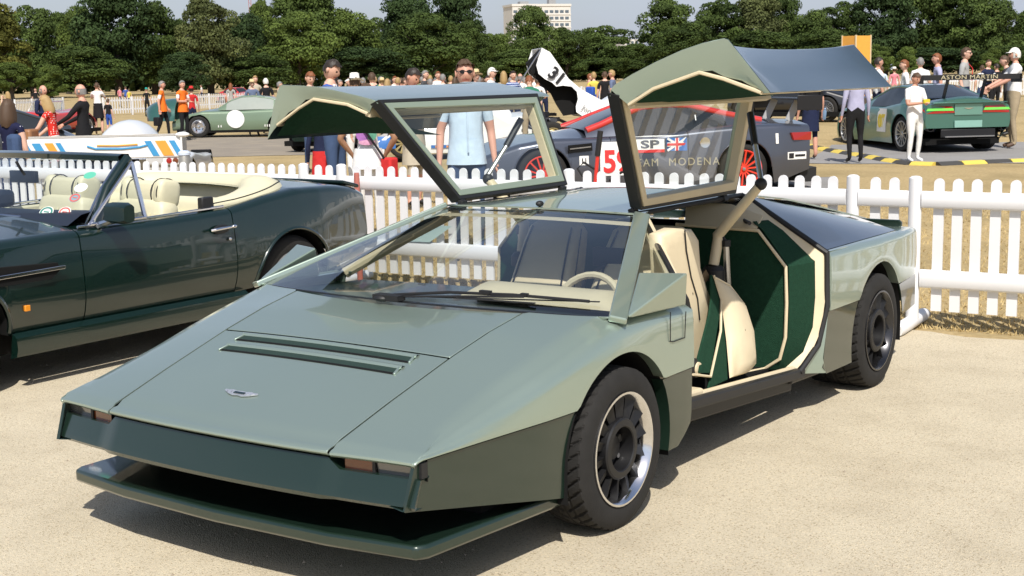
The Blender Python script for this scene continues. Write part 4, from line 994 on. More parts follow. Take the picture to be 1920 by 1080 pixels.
# windscreen
WS = [(-.735, Ly(1.50), .868), (.735, Ly(1.50), .868), (.665, Ly(1.80), 1.262), (-.665, Ly(1.80), 1.262)]
def cw(u, t):
    b = V((.735*u, Ly(1.70)-.20*(1-u*u), .872+.05*(1-u*u))); tp = V((.665*u, Ly(2.06)-.10*(1-u*u), 1.245+.012*(1-u*u))); return b.lerp(tp, t)+V((0, -.02, .02))*math.sin(math.pi*t)
mb = MB(); mb.grid([[cw(u/6, t/6) for u in range(-6, 7)] for t in range(7)]); mb.build('windscreen', SCREEN, conv, smooth=80)
SKYCH = mat('blued_chrome_trim', (.62, .64, .70), rough=.16, metal=1)
mb = MB(); n = 6; loop = [cw(u/6, 0)+V((0, -.008, .004)) for u in range(-6, 7)]+[cw(1, t/4)+V((.004, -.006, 0)) for t in range(1, 4)]+[cw(u/6, .985)+V((0, -.01, 0)) for u in range(6, -7, -1)]+[cw(-1, t/4)+V((-.004, -.006, 0)) for t in range(3, 0, -1)]
mb.tube(loop+loop[:1], .011, 6); mb.build('windscreen_trim', SKYCH, conv)
mb = MB()
mb.grid([[cw(u/6, 1)+V((0, dy, dz)) for u in range(-6, 7)] for dy, dz in ((-.03, -.012), (-.035, .018), (.0, .032), (.05, .028), (.06, -.005), (.0, -.012))], cu=True); mb.build('header_rail', BRG, conv, smooth=50)
for s in (1, -1):
    mb = MB(); mb.tube([cw(s, 0)+V((s*.035, .02, -.03)), cw(s, .5)+V((s*.030, .018, 0)), cw(s, 1.0)+V((s*.022, .02, .004))], [.040, .034, .032], 8); mb.build('windscreen_pillar', BRG, conv, smooth=60)
    # quarter vent window with chrome frame
    a, b, c = V((s*.842, Ly(1.64), .885)), V((s*.745, Ly(2.06), 1.225)), V((s*.842, Ly(2.06), .888))
    mb = MB(); mb.tube([a, b, c, a], .012, 6); mb.tube([b, c], .015, 6); vw = mb.build('vent_window_frame', SKYCH, conv)
    mb = MB(); mb.poly(a, b, c); mb.build('vent_window_glass', PANE, vw, smooth=0)
    m2 = MB(); mc = V((s*1.0, Ly(1.735), .952)); rows = []
    for dx, sc_ in ((-.085, .80), (-.075, .96), (.06, 1.0), (.095, .82)):
        rows.append([mc+V((s*dx, y_*sc_, z_*sc_)) for y_, z_ in ((-.055, -.045), (-.03, -.062), (.03, -.06), (.04, -.04), (.04, .045), (.02, .062), (-.03, .058), (-.055, .04))])
    m2.grid(rows, cv=True); m2.poly(*rows[0]); m2.poly(*rows[-1]); mr_ = m2.build('door_mirror', BRG, conv, smooth=35)
    m2 = MB(); m2.tube([(s*.85, Ly(1.70), .875), (s*.93, Ly(1.71), .90), (s*.97, Ly(1.72), .915)], [.026, .018, .018], 8); m2.build('mirror_arm', CHROME, mr_)
# stickers on the windscreen
def sticker(px_, py_, rx, ry, m, ring=None):
    # find the point on the screen nearest to the pixel ray
    best = None
    for u in np.linspace(-1, 1, 81):
        for t in np.linspace(0, 1, 41):
            p = cw(float(u), float(t)); w = np.array([p.x+CX, p.y+CY, p.z])-CAM; z = w@FW; e = (960+FPX*(w@RT)/z-px_)**2+(540-FPX*(w@UP)/z-py_)**2
            if best is None or e < best[0]: best = (e, u, t)
    _, u, t = best; c = cw(u, t); ex = (cw(min(1, u+.03), t)-cw(u-.03, t)).normalized(); ey = (cw(u, min(1, t+.03))-cw(u, t-.03)).normalized(); nn = ex.cross(ey).normalized()
    if nn.y > 0: nn = -nn
    mb = MB(); mb.add([c+nn*.006]+[c+nn*.006+ex*rx*math.cos(a)+ey*ry*math.sin(a) for a in [2*math.pi*k/20 for k in range(20)]], [(0, k+1, (k+1) % 20+1) for k in range(20)])
    o = mb.build('windscreen_sticker', m, conv, smooth=0)
    if ring:
        mb = MB(); mb.grid([[c+nn*.0075+ex*rx*f*math.cos(a)+ey*ry*f*math.sin(a) for a in [2*math.pi*k/24 for k in range(24)]] for f in (.62, .9)], cv=True)
        mb.grid([[c+nn*.0075+ex*(rx*.4*i)+ey*(ry*(.06+.22*j)) for i in (-1, 1)] for j in (-.6, .4)]); mb.build('sticker_print', ring, o, smooth=0)
WST = mat('sticker_white', (.78, .80, .78), rough=.4); GST = mat('sticker_green', (.10, .42, .30), rough=.4)
sticker(169, 331, .040, .032, GST); sticker(152, 353, .042, .036, WST, mat('sticker_blue', (.5, .62, .75), rough=.4)); sticker(142, 373, .036, .034, mat('sticker_slate', (.20, .30, .36), rough=.4), mat('sticker_red', (.55, .12, .10), rough=.4))
sticker(88, 397, .046, .042, WST, mat('sticker_dark_green', (.06, .22, .18), rough=.4)); sticker(122, 399, .040, .038, WST, mat('sticker_red', (.55, .12, .10), rough=.4))
mb = MB(); p = on_axis(45, 331, 'X', -4.05); mb.box((p.x-CX, p.y-CY, p.z), (.26, .03, .075)); mb.tube([(p.x-CX, p.y-CY-.01, p.z+.03), (p.x-CX, p.y-CY-.05, p.z+.10)], .01); mb.build('interior_mirror', BLACK, conv, bevel=.015)
# cabin
CREAM2 = mat('pale_cream_leather', (.64, .60, .42), rough=.5, var=.06, scale=8, bump=.15, bscale=40)
NAVY = mat('navy_vinyl', (.014, .020, .035), rough=.5)
mb = MB(); mb.box((0, Ly(2.2), .40), (1.60, 1.5, .04)); mb.build('cabin_floor', BLACK, conv)
mb = MB(); rows = []
for i in range(5): t = i/4; rows.append([(u*.185, Ly(1.42+.14*(u/4)**2)+.42*t, .880+.075*math.sin(math.pi*min(1, t*1.1))) for u in range(-4, 5)])
rows.append([(p[0], p[1]+.01, .62) for p in rows[-1]]); mb.grid(rows); mb.build('dashboard', NAVY, conv, smooth=50)
mb = MB(); mb.box((-.38, Ly(1.78), .99), (.46, .16, .11)); mb.build('binnacle', NAVY, conv, bevel=.03)
for s in (1, -1):
    mb = MB(); mb.box((s*.80, Ly(2.25), .72), (.05, 1.25, .30)); mb.build('door_trim', CREAM2, conv, bevel=.015)
def cseat(x0, y0, label=None):
    t = thing_part('front_seat', conv)
    def blob(name, c, r, e=.35, n=20, k=10, tilt=0):
        rows = []
        for i in range(k+1):
            ph = math.pi*i/k; sz = math.copysign(abs(math.cos(ph))**e, math.cos(ph)); sr = abs(math.sin(ph))**e
            rw = []
            for j in range(n):
                a = 2*math.pi*j/n; q = V((r[0]*sr*math.copysign(abs(math.cos(a))**e, math.cos(a)), r[1]*sr*math.copysign(abs(math.sin(a))**e, math.sin(a)), r[2]*sz)); q.rotate(Matrix.Rotation(tilt, 3, 'X')); rw.append(V(c)+q)
            rows.append(rw)
        mb = MB(); mb.grid(rows, cv=True); return mb.build(name, CREAM2, t, smooth=70)
    blob('seat_base', (x0, y0-.20, .55), (.25, .27, .10)); bk_ = blob('seat_back', (x0, y0+.10, .74), (.245, .09, .22), tilt=-.22)
    hr = blob('headrest', (x0, y0+.165, .985), (.20, .085, .085), e=.45, tilt=-.2)
    for sx in (1, -1): blob('headrest_end', (x0+sx*.165, y0+.165, .99), (.045, .092, .095), e=.55, tilt=-.2)
    mb = MB()
    for sx in (.118, .172, -.118, -.172):
        mb.tube([(x0+sx, y0+.165+.094*math.cos(a), 0.99+.098*math.sin(a)) for a in [2*math.pi*k/20 for k in range(21)]], .0045, 5)
    kind(mb.build('piping', BLACK, t), 'stuff')
    mb = MB()
    for k in range(9): xx = x0-.18+.045*k; mb.tube([(xx, y0+.035, .87), (xx, y0-.01, .74), (xx, y0-.035, .60)], .010, 6)
    kind(mb.build('pleats', CREAM2, t), 'stuff')
cseat(.40, 2.20-CY+.12); cseat(-.40, 2.20-CY+.12)
# steering wheel side is away from us; rear seat, folded hood
mb = MB(); rows = []
for i in range(7): a = math.pi*i/6; rows.append([(u*.16, Ly(3.02)-.06*math.cos(a), .82+.10*math.sin(a)) for u in range(-4, 5)])
mb.grid(rows); mb.box((0, Ly(3.0), .70), (1.3, .14, .24)); mb.build('rear_seat', CREAM2, conv, smooth=50, bevel=.01)
mb = MB(); rows = []                           # hood cover: horseshoe bag round the cockpit
def hood_sec(t):                               # t 0..1 round the horseshoe from the left door over the back to the right door
    a = math.pi*t
    return math.cos(a), math.sin(a)
for i in range(41):
    t = i/40; c, s_ = hood_sec(t); ex = .5
    cx_ = .80*math.copysign(abs(c)**.45, c); cy_ = Ly(2.66)+.90*abs(s_)**.6
    h = .050+.055*min(1, abs(s_)*1.5)**.8; w = .10+.16*min(1, abs(s_)*1.3)
    nx, ny = (c*1.0, s_*1.0); l = math.hypot(nx, ny); nx, ny = nx/l, ny/l
    base = .885+.055*min(1, abs(s_)*1.6)
    rows.append([(cx_-nx*w*k, cy_-ny*w*k, base+hz) for k, hz in ((-.05, -.01), (-.12, .012), (-.02, h*.55), (.30, h*.92), (.65, h), (.95, h*.80), (1.08, h*.3), (1.1, -.12))])
mb.grid(rows); sc = mb.build('folded_hood', CREAM2, conv, smooth=50, thick=.01)
mb = MB(); mb.tube([V(r[2])+V((0, 0, .006)) for r in rows], .005, 5); mb.build('hood_piping', BLACK, sc)
mb = MB(); mb.tube([V(r[0])+V((0, 0, -.004)) for r in rows], .012, 6); mb.build('hood_edge', BLACK, sc)
mb = MB()
for i in range(4, 37, 3): mb.ell(V(rows[i][1])+V((0, 0, -.002)), (.010, .010, .008), 8, 6)
kind(mb.build('hood_studs', BLACK, sc), 'stuff')
for s in (1, -1):
    mb = MB(); mb.box((s*.80, Ly(2.60), .925), (.05, .10, .085)); mb.build('hood_hinge_box', BLACK, conv, bevel=.01)
mb = MB(); rows = []
for i in range(9): Y = lerp(3.60, 4.06, i/8); rows.append([(u*.17, Ly(Y), .955-.12*((Y-3.6)/.46)**2*.25+.02*math.sin(math.pi*i/8)*(1 if abs(u) < 4 else 0)+.0) for u in range(-4, 5)])
mb = MB(); mb.prism([(-.72, Ly(4.03), .945), (.72, Ly(4.03), .945), (.76, Ly(4.17), .905), (-.76, Ly(4.17), .905)], (0, 0, .028)); mb.build('boot_lip', BRG, conv, bevel=.010, smooth=0)
for s in (1, -1): mb = MB(); mb.box((s*.55, Ly(4.215), .66), (.36, .03, .10)); mb.build('tail_lamp', REDLENS, conv, bevel=.01)
mb = MB(); mb.box((0, Ly(4.24), .50), (1.66, .10, .10)); mb.build('rear_bumper', BLACK, conv, bevel=.03)
for s in (1, -1):
    mb = MB(); mb.lathe([(.0001, -.01), (.09, -.01), (.10, .02), (.0001, .03)], 20, (s*.58, Ly(-.36), .60), 'Y'); mb.build('headlamp', STEEL, conv)
mb = MB(); mb.box((0, Ly(-.37), .58), (.62, .03, .16)); mb.build('grille', CHROME, conv, bevel=.03)
mb = MB(); mb.box((0, Ly(-.40), .42), (1.60, .12, .12)); mb.build('front_bumper', BLACK, conv, bevel=.03)
mb = MB(); mb.box((0, Ly(1.95), .27), (1.5, 3.9, .16)); mb.build('underbody', MBLACK, conv)
for s in (1, -1):
    for Y in (.64, 3.30): simple_wheel(conv, s*.885, Ly(Y), .325, .325, .205, .23, mat('silver_alloy', (.5, .5, .5), rough=.3, metal=.9), 10, 'thin')
# ================================================================== RACE CARS AND OTHER CARS BEHIND THE FENCE
def nose_rz(n): return math.atan2(n.x, -n.y)
def greenhouse(parent, ys, zr, wr, wb, zt, ws_top, rear_top, s0, s1, paint_m, glass_m, rail_m=None, rail_r=.022):
    def sec(Y):
        a, b, z0, z1 = interp(Y, wb), interp(Y, wr), interp(Y, zt), interp(Y, zr); z1 = max(z1, z0+.01)
        P = [(a, Y, z0)]+[(lerp(a, b, (k/3)**1.25), Y, lerp(z0, z1-.045*min(1, (z1-z0)/.2), k/3)) for k in (1, 2, 3)]
        P += [(b*.86, Y, z1-.014*min(1, (z1-z0)/.2)), (b*.5, Y, z1-.002), (0, Y, z1)]; return P
    def full(P): return P+[(-x, y, z) for x, y, z in reversed(P[:-1])]
    def rng(a, b):
        n = max(2, int((b-a)/.07)); return [lerp(a, b, i/n) for i in range(n+1)]
    y0, y1 = ys
    for nm, a, b, m in (('windscreen', y0, ws_top, glass_m), ('roof', ws_top, rear_top, paint_m), ('rear_window', rear_top, y1, glass_m)):
        mb = MB(); mb.grid([full(sec(Y)[3:]) for Y in rng(a, b)]); mb.build(nm, m, parent, smooth=50, thick=.006)
    for s in (1, -1):
        fl = lambda P: [(s*x, y, z) for x, y, z in P]
        mb = MB(); mb.grid([fl(sec(Y)[:4]) for Y in rng(s0, s1)]); mb.build('side_window', glass_m, parent, smooth=50, thick=.006)
        for a, b in ((y0, s0), (s1, y1)):
            mb = MB(); mb.grid([fl(sec(Y)[:4]) for Y in rng(a, b)]); mb.build('pillar', paint_m, parent, smooth=50, thick=.006)
        mb = MB(); mb.tube([V(fl([sec(Y)[3]])[0]) for Y in rng(y0+.02, y1-.02)], rail_r, 8); mb.build('roof_rail', rail_m or paint_m, parent, smooth=60)
def race_shell(parent, sp, m, door=None, close=True):
    if door:
        shell_part(sp, sp['y0'], door[0]-.004, 0, 13, 'front_fender', m, parent); shell_part(sp, door[0]+.004, door[1]-.004, 0, 13, 'door', m, parent); shell_part(sp, door[1]+.004, sp['y1'], 0, 13, 'rear_fender', m, parent)
        st = shell(sp); rows = []
        for Y in stations(sp, sp['y0'], sp['y1']): r = st(Y)[12:]; rows.append(list(r)+[(-p[0], p[1], p[2]) for p in reversed(r[:-1])])
        mb = MB(); mb.grid(rows); mb.build('bonnet', m, parent, smooth=50, thick=.006)
    else: shell_part(sp, sp['y0'], sp['y1'], 0, 17, 'body', m, parent, smooth=45)
    st = shell(sp)
    for Y, nm in ((sp['y0'], 'nose_panel'), (sp['y1'], 'tail_panel')):
        r = st(Y); mb = MB(); mb.poly(*(list(r)+[(-p[0], p[1], p[2]) for p in reversed(r[:-1])])); mb.build(nm, m, parent, smooth=0)
    mb = MB(); mb.box((0, (sp['y0']+sp['y1'])/2, .20), (1.5, (sp['y1']-sp['y0'])*.92, .12)); mb.build('underbody', MBLACK, parent)
    arch_wells(sp, parent)
def side_M(x, y, z, s=1): return frame_M((x, y, z), (0, s, 0), (0, 0, 1))
def put(hub_px, depth, axle_y, n, name, label, cat='car', zoff=None, xoff=0.0):
    """root so that the local point (0, axle_y, 0) lies under the given pixel at the given depth"""
    p = at_depth(hub_px[0], hub_px[1], depth); rz = nose_rz(n); R = Matrix.Rotation(rz, 3, 'Z'); q = R @ V((xoff, axle_y, 0)); loc = V((p.x-q.x, p.y-q.y, 0))
    c = R @ V((0, axle_y*.6, 0)); loc.z = gz(loc.x+c.x, loc.y+c.y)
    return thing(name, label, cat, loc, rz)
RGT, FWD = _rh, _fh
REDP = paint('signal_red_paint', (.55, .028, .018), metal=0, rough=.3)
REDW = mat('orange_red_rim', (.72, .045, .02), rough=.4, coat=.3)
WHITEP = mat('white_gloss_paint', (.80, .80, .79), rough=.3, coat=.6, var=.02)
PRINT = mat('black_print', (.012, .012, .014), rough=.5); PRW = mat('white_print', (.78, .78, .76), rough=.5); PRR = mat('red_print', (.60, .03, .03), rough=.5); PRB = mat('blue_print', (.03, .14, .42), rough=.5)
RGLASS = mat('race_window', (.020, .024, .028), rough=.08, spec=.6)
def plate(parent, name, m, x, y0, y1, z0, z1, th=.004):
    mb = MB(); mb.box((x, (y0+y1)/2, (z0+z1)/2), (th, y1-y0, z1-z0)); return mb.build(name, m, parent, smooth=0)

# ---- number 59 grey coupe ------------------------------------------------
ang = rad(9); n = (-RGT*math.cos(ang)+FWD*math.sin(ang)).normalized()
r59 = thing('grey_race_coupe', 'grey race coupe number 59 with red roof stripe and red wheels behind the fence', 'car', (-6.906, 11.862, .095), -.7705)
GREY = paint('gunmetal_blue_paint', (.085, .095, .125), metal=.55, rough=.33)
s59 = dict(y0=-.98, y1=3.72, hw=[(-.98, .70), (-.7, .86), (-.3, .95), (0, .97), (.8, .89), (1.6, .88), (2.3, .95), (2.74, .985), (3.3, .95), (3.72, .84)],
    zt=[(-.98, .48), (-.7, .60), (-.3, .735), (.1, .80), (.8, .80), (1.6, .82), (2.2, .88), (2.74, .92), (3.3, .92), (3.72, .90)], zc=[(-.98, .50), (-.3, .74), (.5, .88), (.9, .93), (2.9, .97), (3.3, .97), (3.72, .95)],
    zb=[(-.98, .14), (3.2, .14), (3.72, .30)], arches=[(0, .335, .385), (2.74, .335, .39)], roll=.12, tuck=.03, flare=.03, tumble=.03)
race_shell(r59, s59, GREY, door=(.93, 1.98)); arch_lip(s59, GREY, r59, r=.012)
greenhouse(r59, (.62, 3.12), [(.62, .90), (1.0, 1.06), (1.42, 1.215), (1.75, 1.245), (2.1, 1.225), (2.6, 1.10), (3.12, .965)], [(.62, .70), (1.4, .56), (2.1, .54), (3.12, .62)], [(.62, .78), (1.6, .80), (2.3, .82), (3.12, .80)], [(.62, .80), (1.6, .815), (2.3, .88), (3.12, .93)], 1.42, 2.15, 1.02, 2.55, GREY, RGLASS, REDP, .050)
for yy in (0, 2.74):
    for s in (1, -1): simple_wheel(r59, s*.955, yy, .335, .335, .250, .30, REDW, 14, 'thin', centre=STEEL)
mb = MB(); mb.box((0, 3.72, 1.235), (1.70, .30, .025)); w59 = mb.build('rear_wing', SATIN, r59, bevel=.008)
for s in (1, -1):
    mb = MB(); mb.box((s*.86, 3.70, 1.19), (.016, .36, .20)); mb.build('wing_end_plate', SATIN, w59, bevel=.006)
    mb = MB(); mb.bar((s*.42, 3.58, .94), (s*.42, 3.72, 1.22), .10, .02, side=(0, 1, 0)); mb.build('wing_strut', mat('grey_strut', (.42, .42, .42), rough=.4), w59)
    mb = MB(); mb.prism([(s*.905, 3.44, .70), (s*.80, 3.725, .69), (s*.80, 3.73, .80), (s*.915, 3.40, .80)], (s*.02, .015, 0)); mb.build('tail_lamp', REDLENS, r59, smooth=0)
    mb = MB(); mb.ell((s*.98, 1.05, .885), (.10, .06, .045)); mb.bar((s*.80, 1.05, .86), (s*.95, 1.05, .88), .03, .02); mb.build('door_mirror', BLACK, r59)
mb = MB(); mb.box((0, -.95, .135), (1.72, .30, .02)); mb.build('front_splitter', BLACK, r59); mb = MB(); mb.box((0, 3.74, .22), (1.5, .24, .20)); mb.build('rear_diffuser', BLACK, r59, bevel=.01)
mb = MB(); mb.bar((.985, .33, .665), (.935, .66, .685), .015, .10, side=(1, 0, 0)); v_ = mb.build('side_vent', MBLACK, r59); mb = MB(); mb.bar((.995, .35, .668), (.945, .64, .688), .012, .014, side=(1, 0, 0)); mb.build('vent_bar', STEEL, v_)
def side_x(sp, y, z):
    pts_ = shell(sp)(y); zs_ = [p[2] for p in pts_[:12]]; return float(np.interp(z, zs_, [p[0] for p in pts_[:12]]))+.009
def decal(parent, sp, name, m, y0, y1, z0, z1, lift=0.0, ny=4, nz=3):
    mb = MB(); mb.grid([[(side_x(sp, lerp(y0, y1, i/ny), lerp(z0, z1, j/nz))+lift, lerp(y0, y1, i/ny), lerp(z0, z1, j/nz)) for i in range(ny+1)] for j in range(nz+1)]); return mb.build(name, m, parent, smooth=60)
def side_text(parent, sp, txt, y, z, size, m, sx=1.0, lift=.003, bold=.0, spacing=1.0):
    o = text_mesh(txt, size, m, parent, frame_M((0, y, z), (0, 1, 0), (0, 0, 1)), sx=sx, bold=bold, spacing=spacing, name='lettering')
    for v in o.data.vertices: v.co.x += side_x(sp, v.co.y, v.co.z)+lift
    return o
np_ = decal(r59, s59, 'number_panel', PRW, .78, 1.22, .30, .74); side_text(r59, s59, '59', 1.00, .47, .40, PRR, sx=.92, bold=.012, lift=.006)
decal(r59, s59, 'cross_sticker', PRW, .49, .62, .45, .57); c_ = decal(r59, s59, 'cross_mark', PRINT, .525, .585, .48, .54, lift=.002); decal(r59, s59, 'cross_centre', PRW, .54, .57, .470, .55, lift=.004)
lg = decal(r59, s59, 'logo_panel', PRW, 1.26, 1.66, .60, .76); side_text(r59, s59, 'SP', 1.46, .69, .14, GREY, sx=1.9, lift=.005, bold=.004); decal(r59, s59, 'logo_stripe', PRR, 1.26, 1.66, .585, .625, lift=.003)
fl = decal(r59, s59, 'union_flag', PRB, 1.69, 1.96, .60, .77)
mb = MB(); X_ = side_x(s59, 1.825, .685)+.004
for a, b in (((1.695, .605), (1.955, .765)), ((1.695, .765), (1.955, .605))): mb.bar((X_, a[0], a[1]), (X_, b[0], b[1]), .004, .030, side=(1, 0, 0))
mb.box((X_+.002, 1.825, .685), (.004, .054, .165)); mb.box((X_+.002, 1.825, .685), (.004, .265, .054)); mb.build('flag_white', PRW, fl, smooth=0)
mb = MB(); mb.box((X_+.005, 1.825, .685), (.003, .030, .168)); mb.box((X_+.006, 1.825, .685), (.003, .268, .030)); mb.build('flag_red', PRR, fl, smooth=0)
side_text(r59, s59, 'TEAM  MODENA', 1.78, .45, .145, mat('dull_gold_print', (.34, .31, .22), rough=.5), sx=.95, spacing=1.25, lift=.005)
mb = MB(); mb.lathe([(.0001, .004), (.035, .004), (.07, .008), (.075, 0), (.0001, 0)], 20, (side_x(s59, 2.20, .70), 2.20, .70), 'X'); mb.build('filler_cap', CHROME, r59)
side_text(r59, s59, '1', 3.20, .72, .17, PRW, sx=1.1, lift=.005, bold=.01)
decal(r59, s59, 'sponsor_strip', PRW, 3.36, 3.66, .44, .54); decal(r59, s59, 'sponsor_block', PRINT, 3.38, 3.46, .455, .525, lift=.003); decal(r59, s59, 'sponsor_line', PRINT, 3.48, 3.64, .475, .505, lift=.003)
decal(r59, s59, 'door_stripe', PRW, 1.02, 1.85, .792, .803); 
for k in range(3): mb = MB(); mb.ell((.80+.0, 2.25+.06*k, 1.0-.03*k), (.004, .012, .03)); 
text_mesh('1', .13, PRW, r59, frame_M((.775, 2.12, 1.02), (.05, 1, -.05), (-.6, 0, .8)), name='lettering')
mb = MB(); mb.grid([[(side_x(s59, y, z), y, z) for y in (1.95, 2.2, 2.5, 2.62)] for z in (.36, .5, .62)]) if False else None
# ---- white long-tail race car number 31 with its tail section raised -----
n = (-RGT*math.cos(.10)-FWD*math.sin(.10)).normalized()
r31 = put((1035, 240), 27.5, 3.1, n, 'white_prototype', 'white number 31 racing prototype with its tail section tipped up behind the grey coupe', xoff=.8)
s31 = dict(y0=-.75, y1=2.55, hw=[(-.75, .80), (-.5, .90), (0, .94), (2.55, .95)], zt=[(-.75, .16), (-.4, .36), (0, .56), (.5, .60), (1.6, .66), (2.55, .80)], zc=[(-.75, .18), (0, .50), (.6, .62), (2.0, .80), (2.55, .85)], zb=[(-.75, .09), (2.55, .10)], arches=[(.1, .30, .34)], roll=.08, tuck=.02, flare=.02)
race_shell(r31, s31, WHITEP)
greenhouse(r31, (.55, 2.3), [(.55, .66), (1.0, .86), (1.5, .985), (1.9, .99), (2.3, .90)], [(.55, .45), (1.5, .38), (2.3, .42)], [(.55, .60), (1.5, .62), (2.3, .62)], [(.55, .62), (1.5, .70), (2.3, .80)], 1.35, 2.0, .9, 1.9, WHITEP, RGLASS)
decal(r31, s31, 'blue_nose_flash', PRB, -.62, -.05, .20, .44, ny=6)
mb = MB(); mb.box((0, -.78, .10), (1.7, .20, .03)); mb.build('front_splitter', WHITEP, r31, bevel=.008)
for s in (1, -1):
    simple_wheel(r31, s*.92, .1, .30, .30, .20, .28, mat('gold_alloy', (.42, .34, .16), rough=.4, metal=.6), 10, 'thin'); simple_wheel(r31, s*.92, 3.1, .33, .33, .21, .38, mat('gold_alloy', (.42, .34, .16), rough=.4, metal=.6), 10, 'dish')
    mb = MB(); mb.prism([(s*.94, 1.70, .14), (s*.94, 2.72, .16), (s*.94, 2.76, .50), (s*.94, 2.30, .60), (s*.94, 1.85, .86), (s*.94, 1.70, .86)], (-s*.03, 0, 0)); sp_ = mb.build('engine_bay_side', WHITEP, r31, smooth=0)
side31 = frame_M((.952, 2.62, .40), (0, 1, 0), (0, 0, 1)); text_mesh('31', .34, PRINT, r31, side31, bold=.012); text_mesh('8', .22, PRINT, r31, frame_M((.956, 1.62, .42), (0, 1, 0), (0, 0, 1))); text_mesh('0', .22, PRINT, r31, frame_M((.956, 1.30, .42), (0, 1, 0), (0, 0, 1)))
mb = MB(); mb.box((.958, 1.6, .22), (.006, 1.9, .06)); mb.build('blue_sponsor_band', PRB, r31); 
mb = MB(); 
for k in range(8): mb.box((.963, .80+.22*k, .22), (.006, .13, .04))
kind(mb.build('sponsor_blocks', mat('orange_print', (.70, .26, .05), rough=.5), r31), 'stuff')
mb = MB(); rs = random.Random(5)
mb.box((0, 2.75, .48), (.60, .8, .40))
for k in range(6):
    for s in (1, -1): mb.tube([(s*.28, 2.42+.13*k, .66), (s*.45, 2.45+.13*k, .70), (s*.55, 2.52+.13*k, .58), (s*.58, 2.75+.08*k, .44)], .022, 6)
for k in range(14): mb.box((rs.uniform(-.5, .5), rs.uniform(2.3, 3.3), rs.uniform(.62, .84)), (rs.uniform(.05, .18), rs.uniform(.05, .2), rs.uniform(.04, .1)))
for s in (1, -1): mb.tube([(s*.35, 2.3, .75), (s*.40, 3.3, .70), (s*.5, 3.7, .5)], .02, 6); mb.tube([(s*.6, 2.3, .3), (s*.55, 3.5, .32)], .025, 6)
kind(mb.build('engine', mat('engine_metal', (.10, .10, .11), rough=.45, metal=.6, var=.5, scale=8), r31), 'stuff')
# raised tail: built in its own plane, from the pivot low at the back to the tip up high
def tl(x_, y_, d=27.2): p = at_depth(x_, y_, d); return r31.matrix_basis.inverted() @ p
Ttop = [(1016, 90), (1031, 98), (1066, 148), (1090, 168), (1142, 196), (1140, 226), (1098, 221), (1081, 210)]
arc = [(1081, 210), (1080, 200), (1084, 186), (1082, 172), (1072, 162), (1055, 160), (1043, 162), (1036, 155), (1022, 148), (1010, 138), (1006, 122), (1009, 112)]
poly = [tl(*p) for p in Ttop+arc[1:]]
mb = MB(); off = V((-1.75, 0, .0)); mb.prism(poly, V((-.02, 0, 0))); mb.prism([p+off for p in poly], V((.02, 0, 0)))
edge = [tl(*p) for p in Ttop[:6]]
mb.grid([[p for p in edge], [p+off*.25 for p in edge], [p+off*.5 for p in edge], [p+off*.75 for p in edge], [p+off for p in edge]]); tail = mb.build('raised_tail', WHITEP, r31, smooth=30, thick=.01)
inn = [tl(*p, d=27.2) for p in ((1006, 122), (1016, 92), (1000, 112), (995, 117))]
mb = MB(); A_ = [tl(*p) for p in arc]; mb.grid([[p+V((-.03, 0, 0)) for p in A_], [p+V((-.8, 0, 0)) for p in A_], [p+V((-1.7, 0, 0)) for p in A_]]); mb.build('tail_inner', MBLACK, tail, smooth=40)
mb = MB(); wt = [tl(*p)+V((-.28, 0, 0)) for p in ((1008, 118), (1024, 146), (1044, 160), (1074, 160), (1088, 186), (1086, 214), (1060, 218), (1046, 196), (1036, 176), (1016, 158), (1000, 134))]; mb.prism(wt, (-.03, 0, 0)); mb.build('wheel_tub', MBLACK, tail, smooth=0)
mb = MB(); e3 = [tl(*p) for p in ((1018, 92), (994, 118), (1003, 136))]; mb.prism([e3[0]+V((-.5, 0, 0)), e3[1]+V((-.6, 0, 0)), e3[2]+V((-.3, 0, 0))], (-.3, 0, 0)); mb.build('tail_lip', MBLACK, tail, smooth=0)
tdir = (tl(1050, 172)-tl(1027, 128)).normalized(); tup = V((0, 0, 1))
text_mesh('31', .34, PRINT, tail, frame_M(tl(1043, 143)+V((.05, 0, 0)), (0, .80, -.66), (0, .66, .80)), bold=.012)
text_mesh('Jon', .16, mat('grey_print', (.3, .3, .3), rough=.6), tail, frame_M(tl(1100, 205)+V((.03, 0, 0)), (0, .85, -.55), (0, .55, .85)))
mb = MB(); a_, b_ = tl(1014, 93), tl(972, 158); mb.tube([a_+V((.02, 0, 0)), b_+V((.1, 0, 0))], .014, 6); mb.build('support_stay', STEEL, r31)
mb = MB(); pz = [tl(*p) for p in ((1120, 196), (1146, 180), (1180, 198), (1172, 226), (1128, 232))]; mb.prism([p+V((-.4, .1, 0)) for p in pz], (-.5, 0, 0)); mb.build('wing_panel', WHITEP, r31, smooth=0)
# ---- green race coupe seen from behind -----------------------------------
n = (FWD*math.cos(rad(27))-RGT*math.sin(rad(27))).normalized()
r07 = thing('green_race_coupe', 'metallic green race coupe seen from behind with a wide black rear wing', 'car', (-6.545, 25.039, .135), 3.9194)
GRN2 = paint('racing_green_metallic', (.070, .195, .155), metal=.5, rough=.32)
s07 = dict(y0=-.90, y1=3.45, hw=[(-.9, .70), (-.5, .90), (0, .95), (.8, .88), (1.6, .88), (2.2, .94), (2.6, .965), (3.1, .93), (3.45, .86)],
    zt=[(-.9, .50), (-.3, .76), (.1, .82), (1.6, .84), (2.2, .90), (2.6, .94), (3.1, .94), (3.45, .90)], zc=[(-.9, .52), (.5, .90), (.9, .95), (2.8, 1.0), (3.2, 1.02), (3.40, 1.05), (3.45, 1.0)],
    zb=[(-.9, .14), (2.9, .14), (3.2, .38), (3.45, .46)], arches=[(0, .335, .385), (2.6, .335, .39)], roll=.12, tuck=.03, flare=.03, tumble=.03)
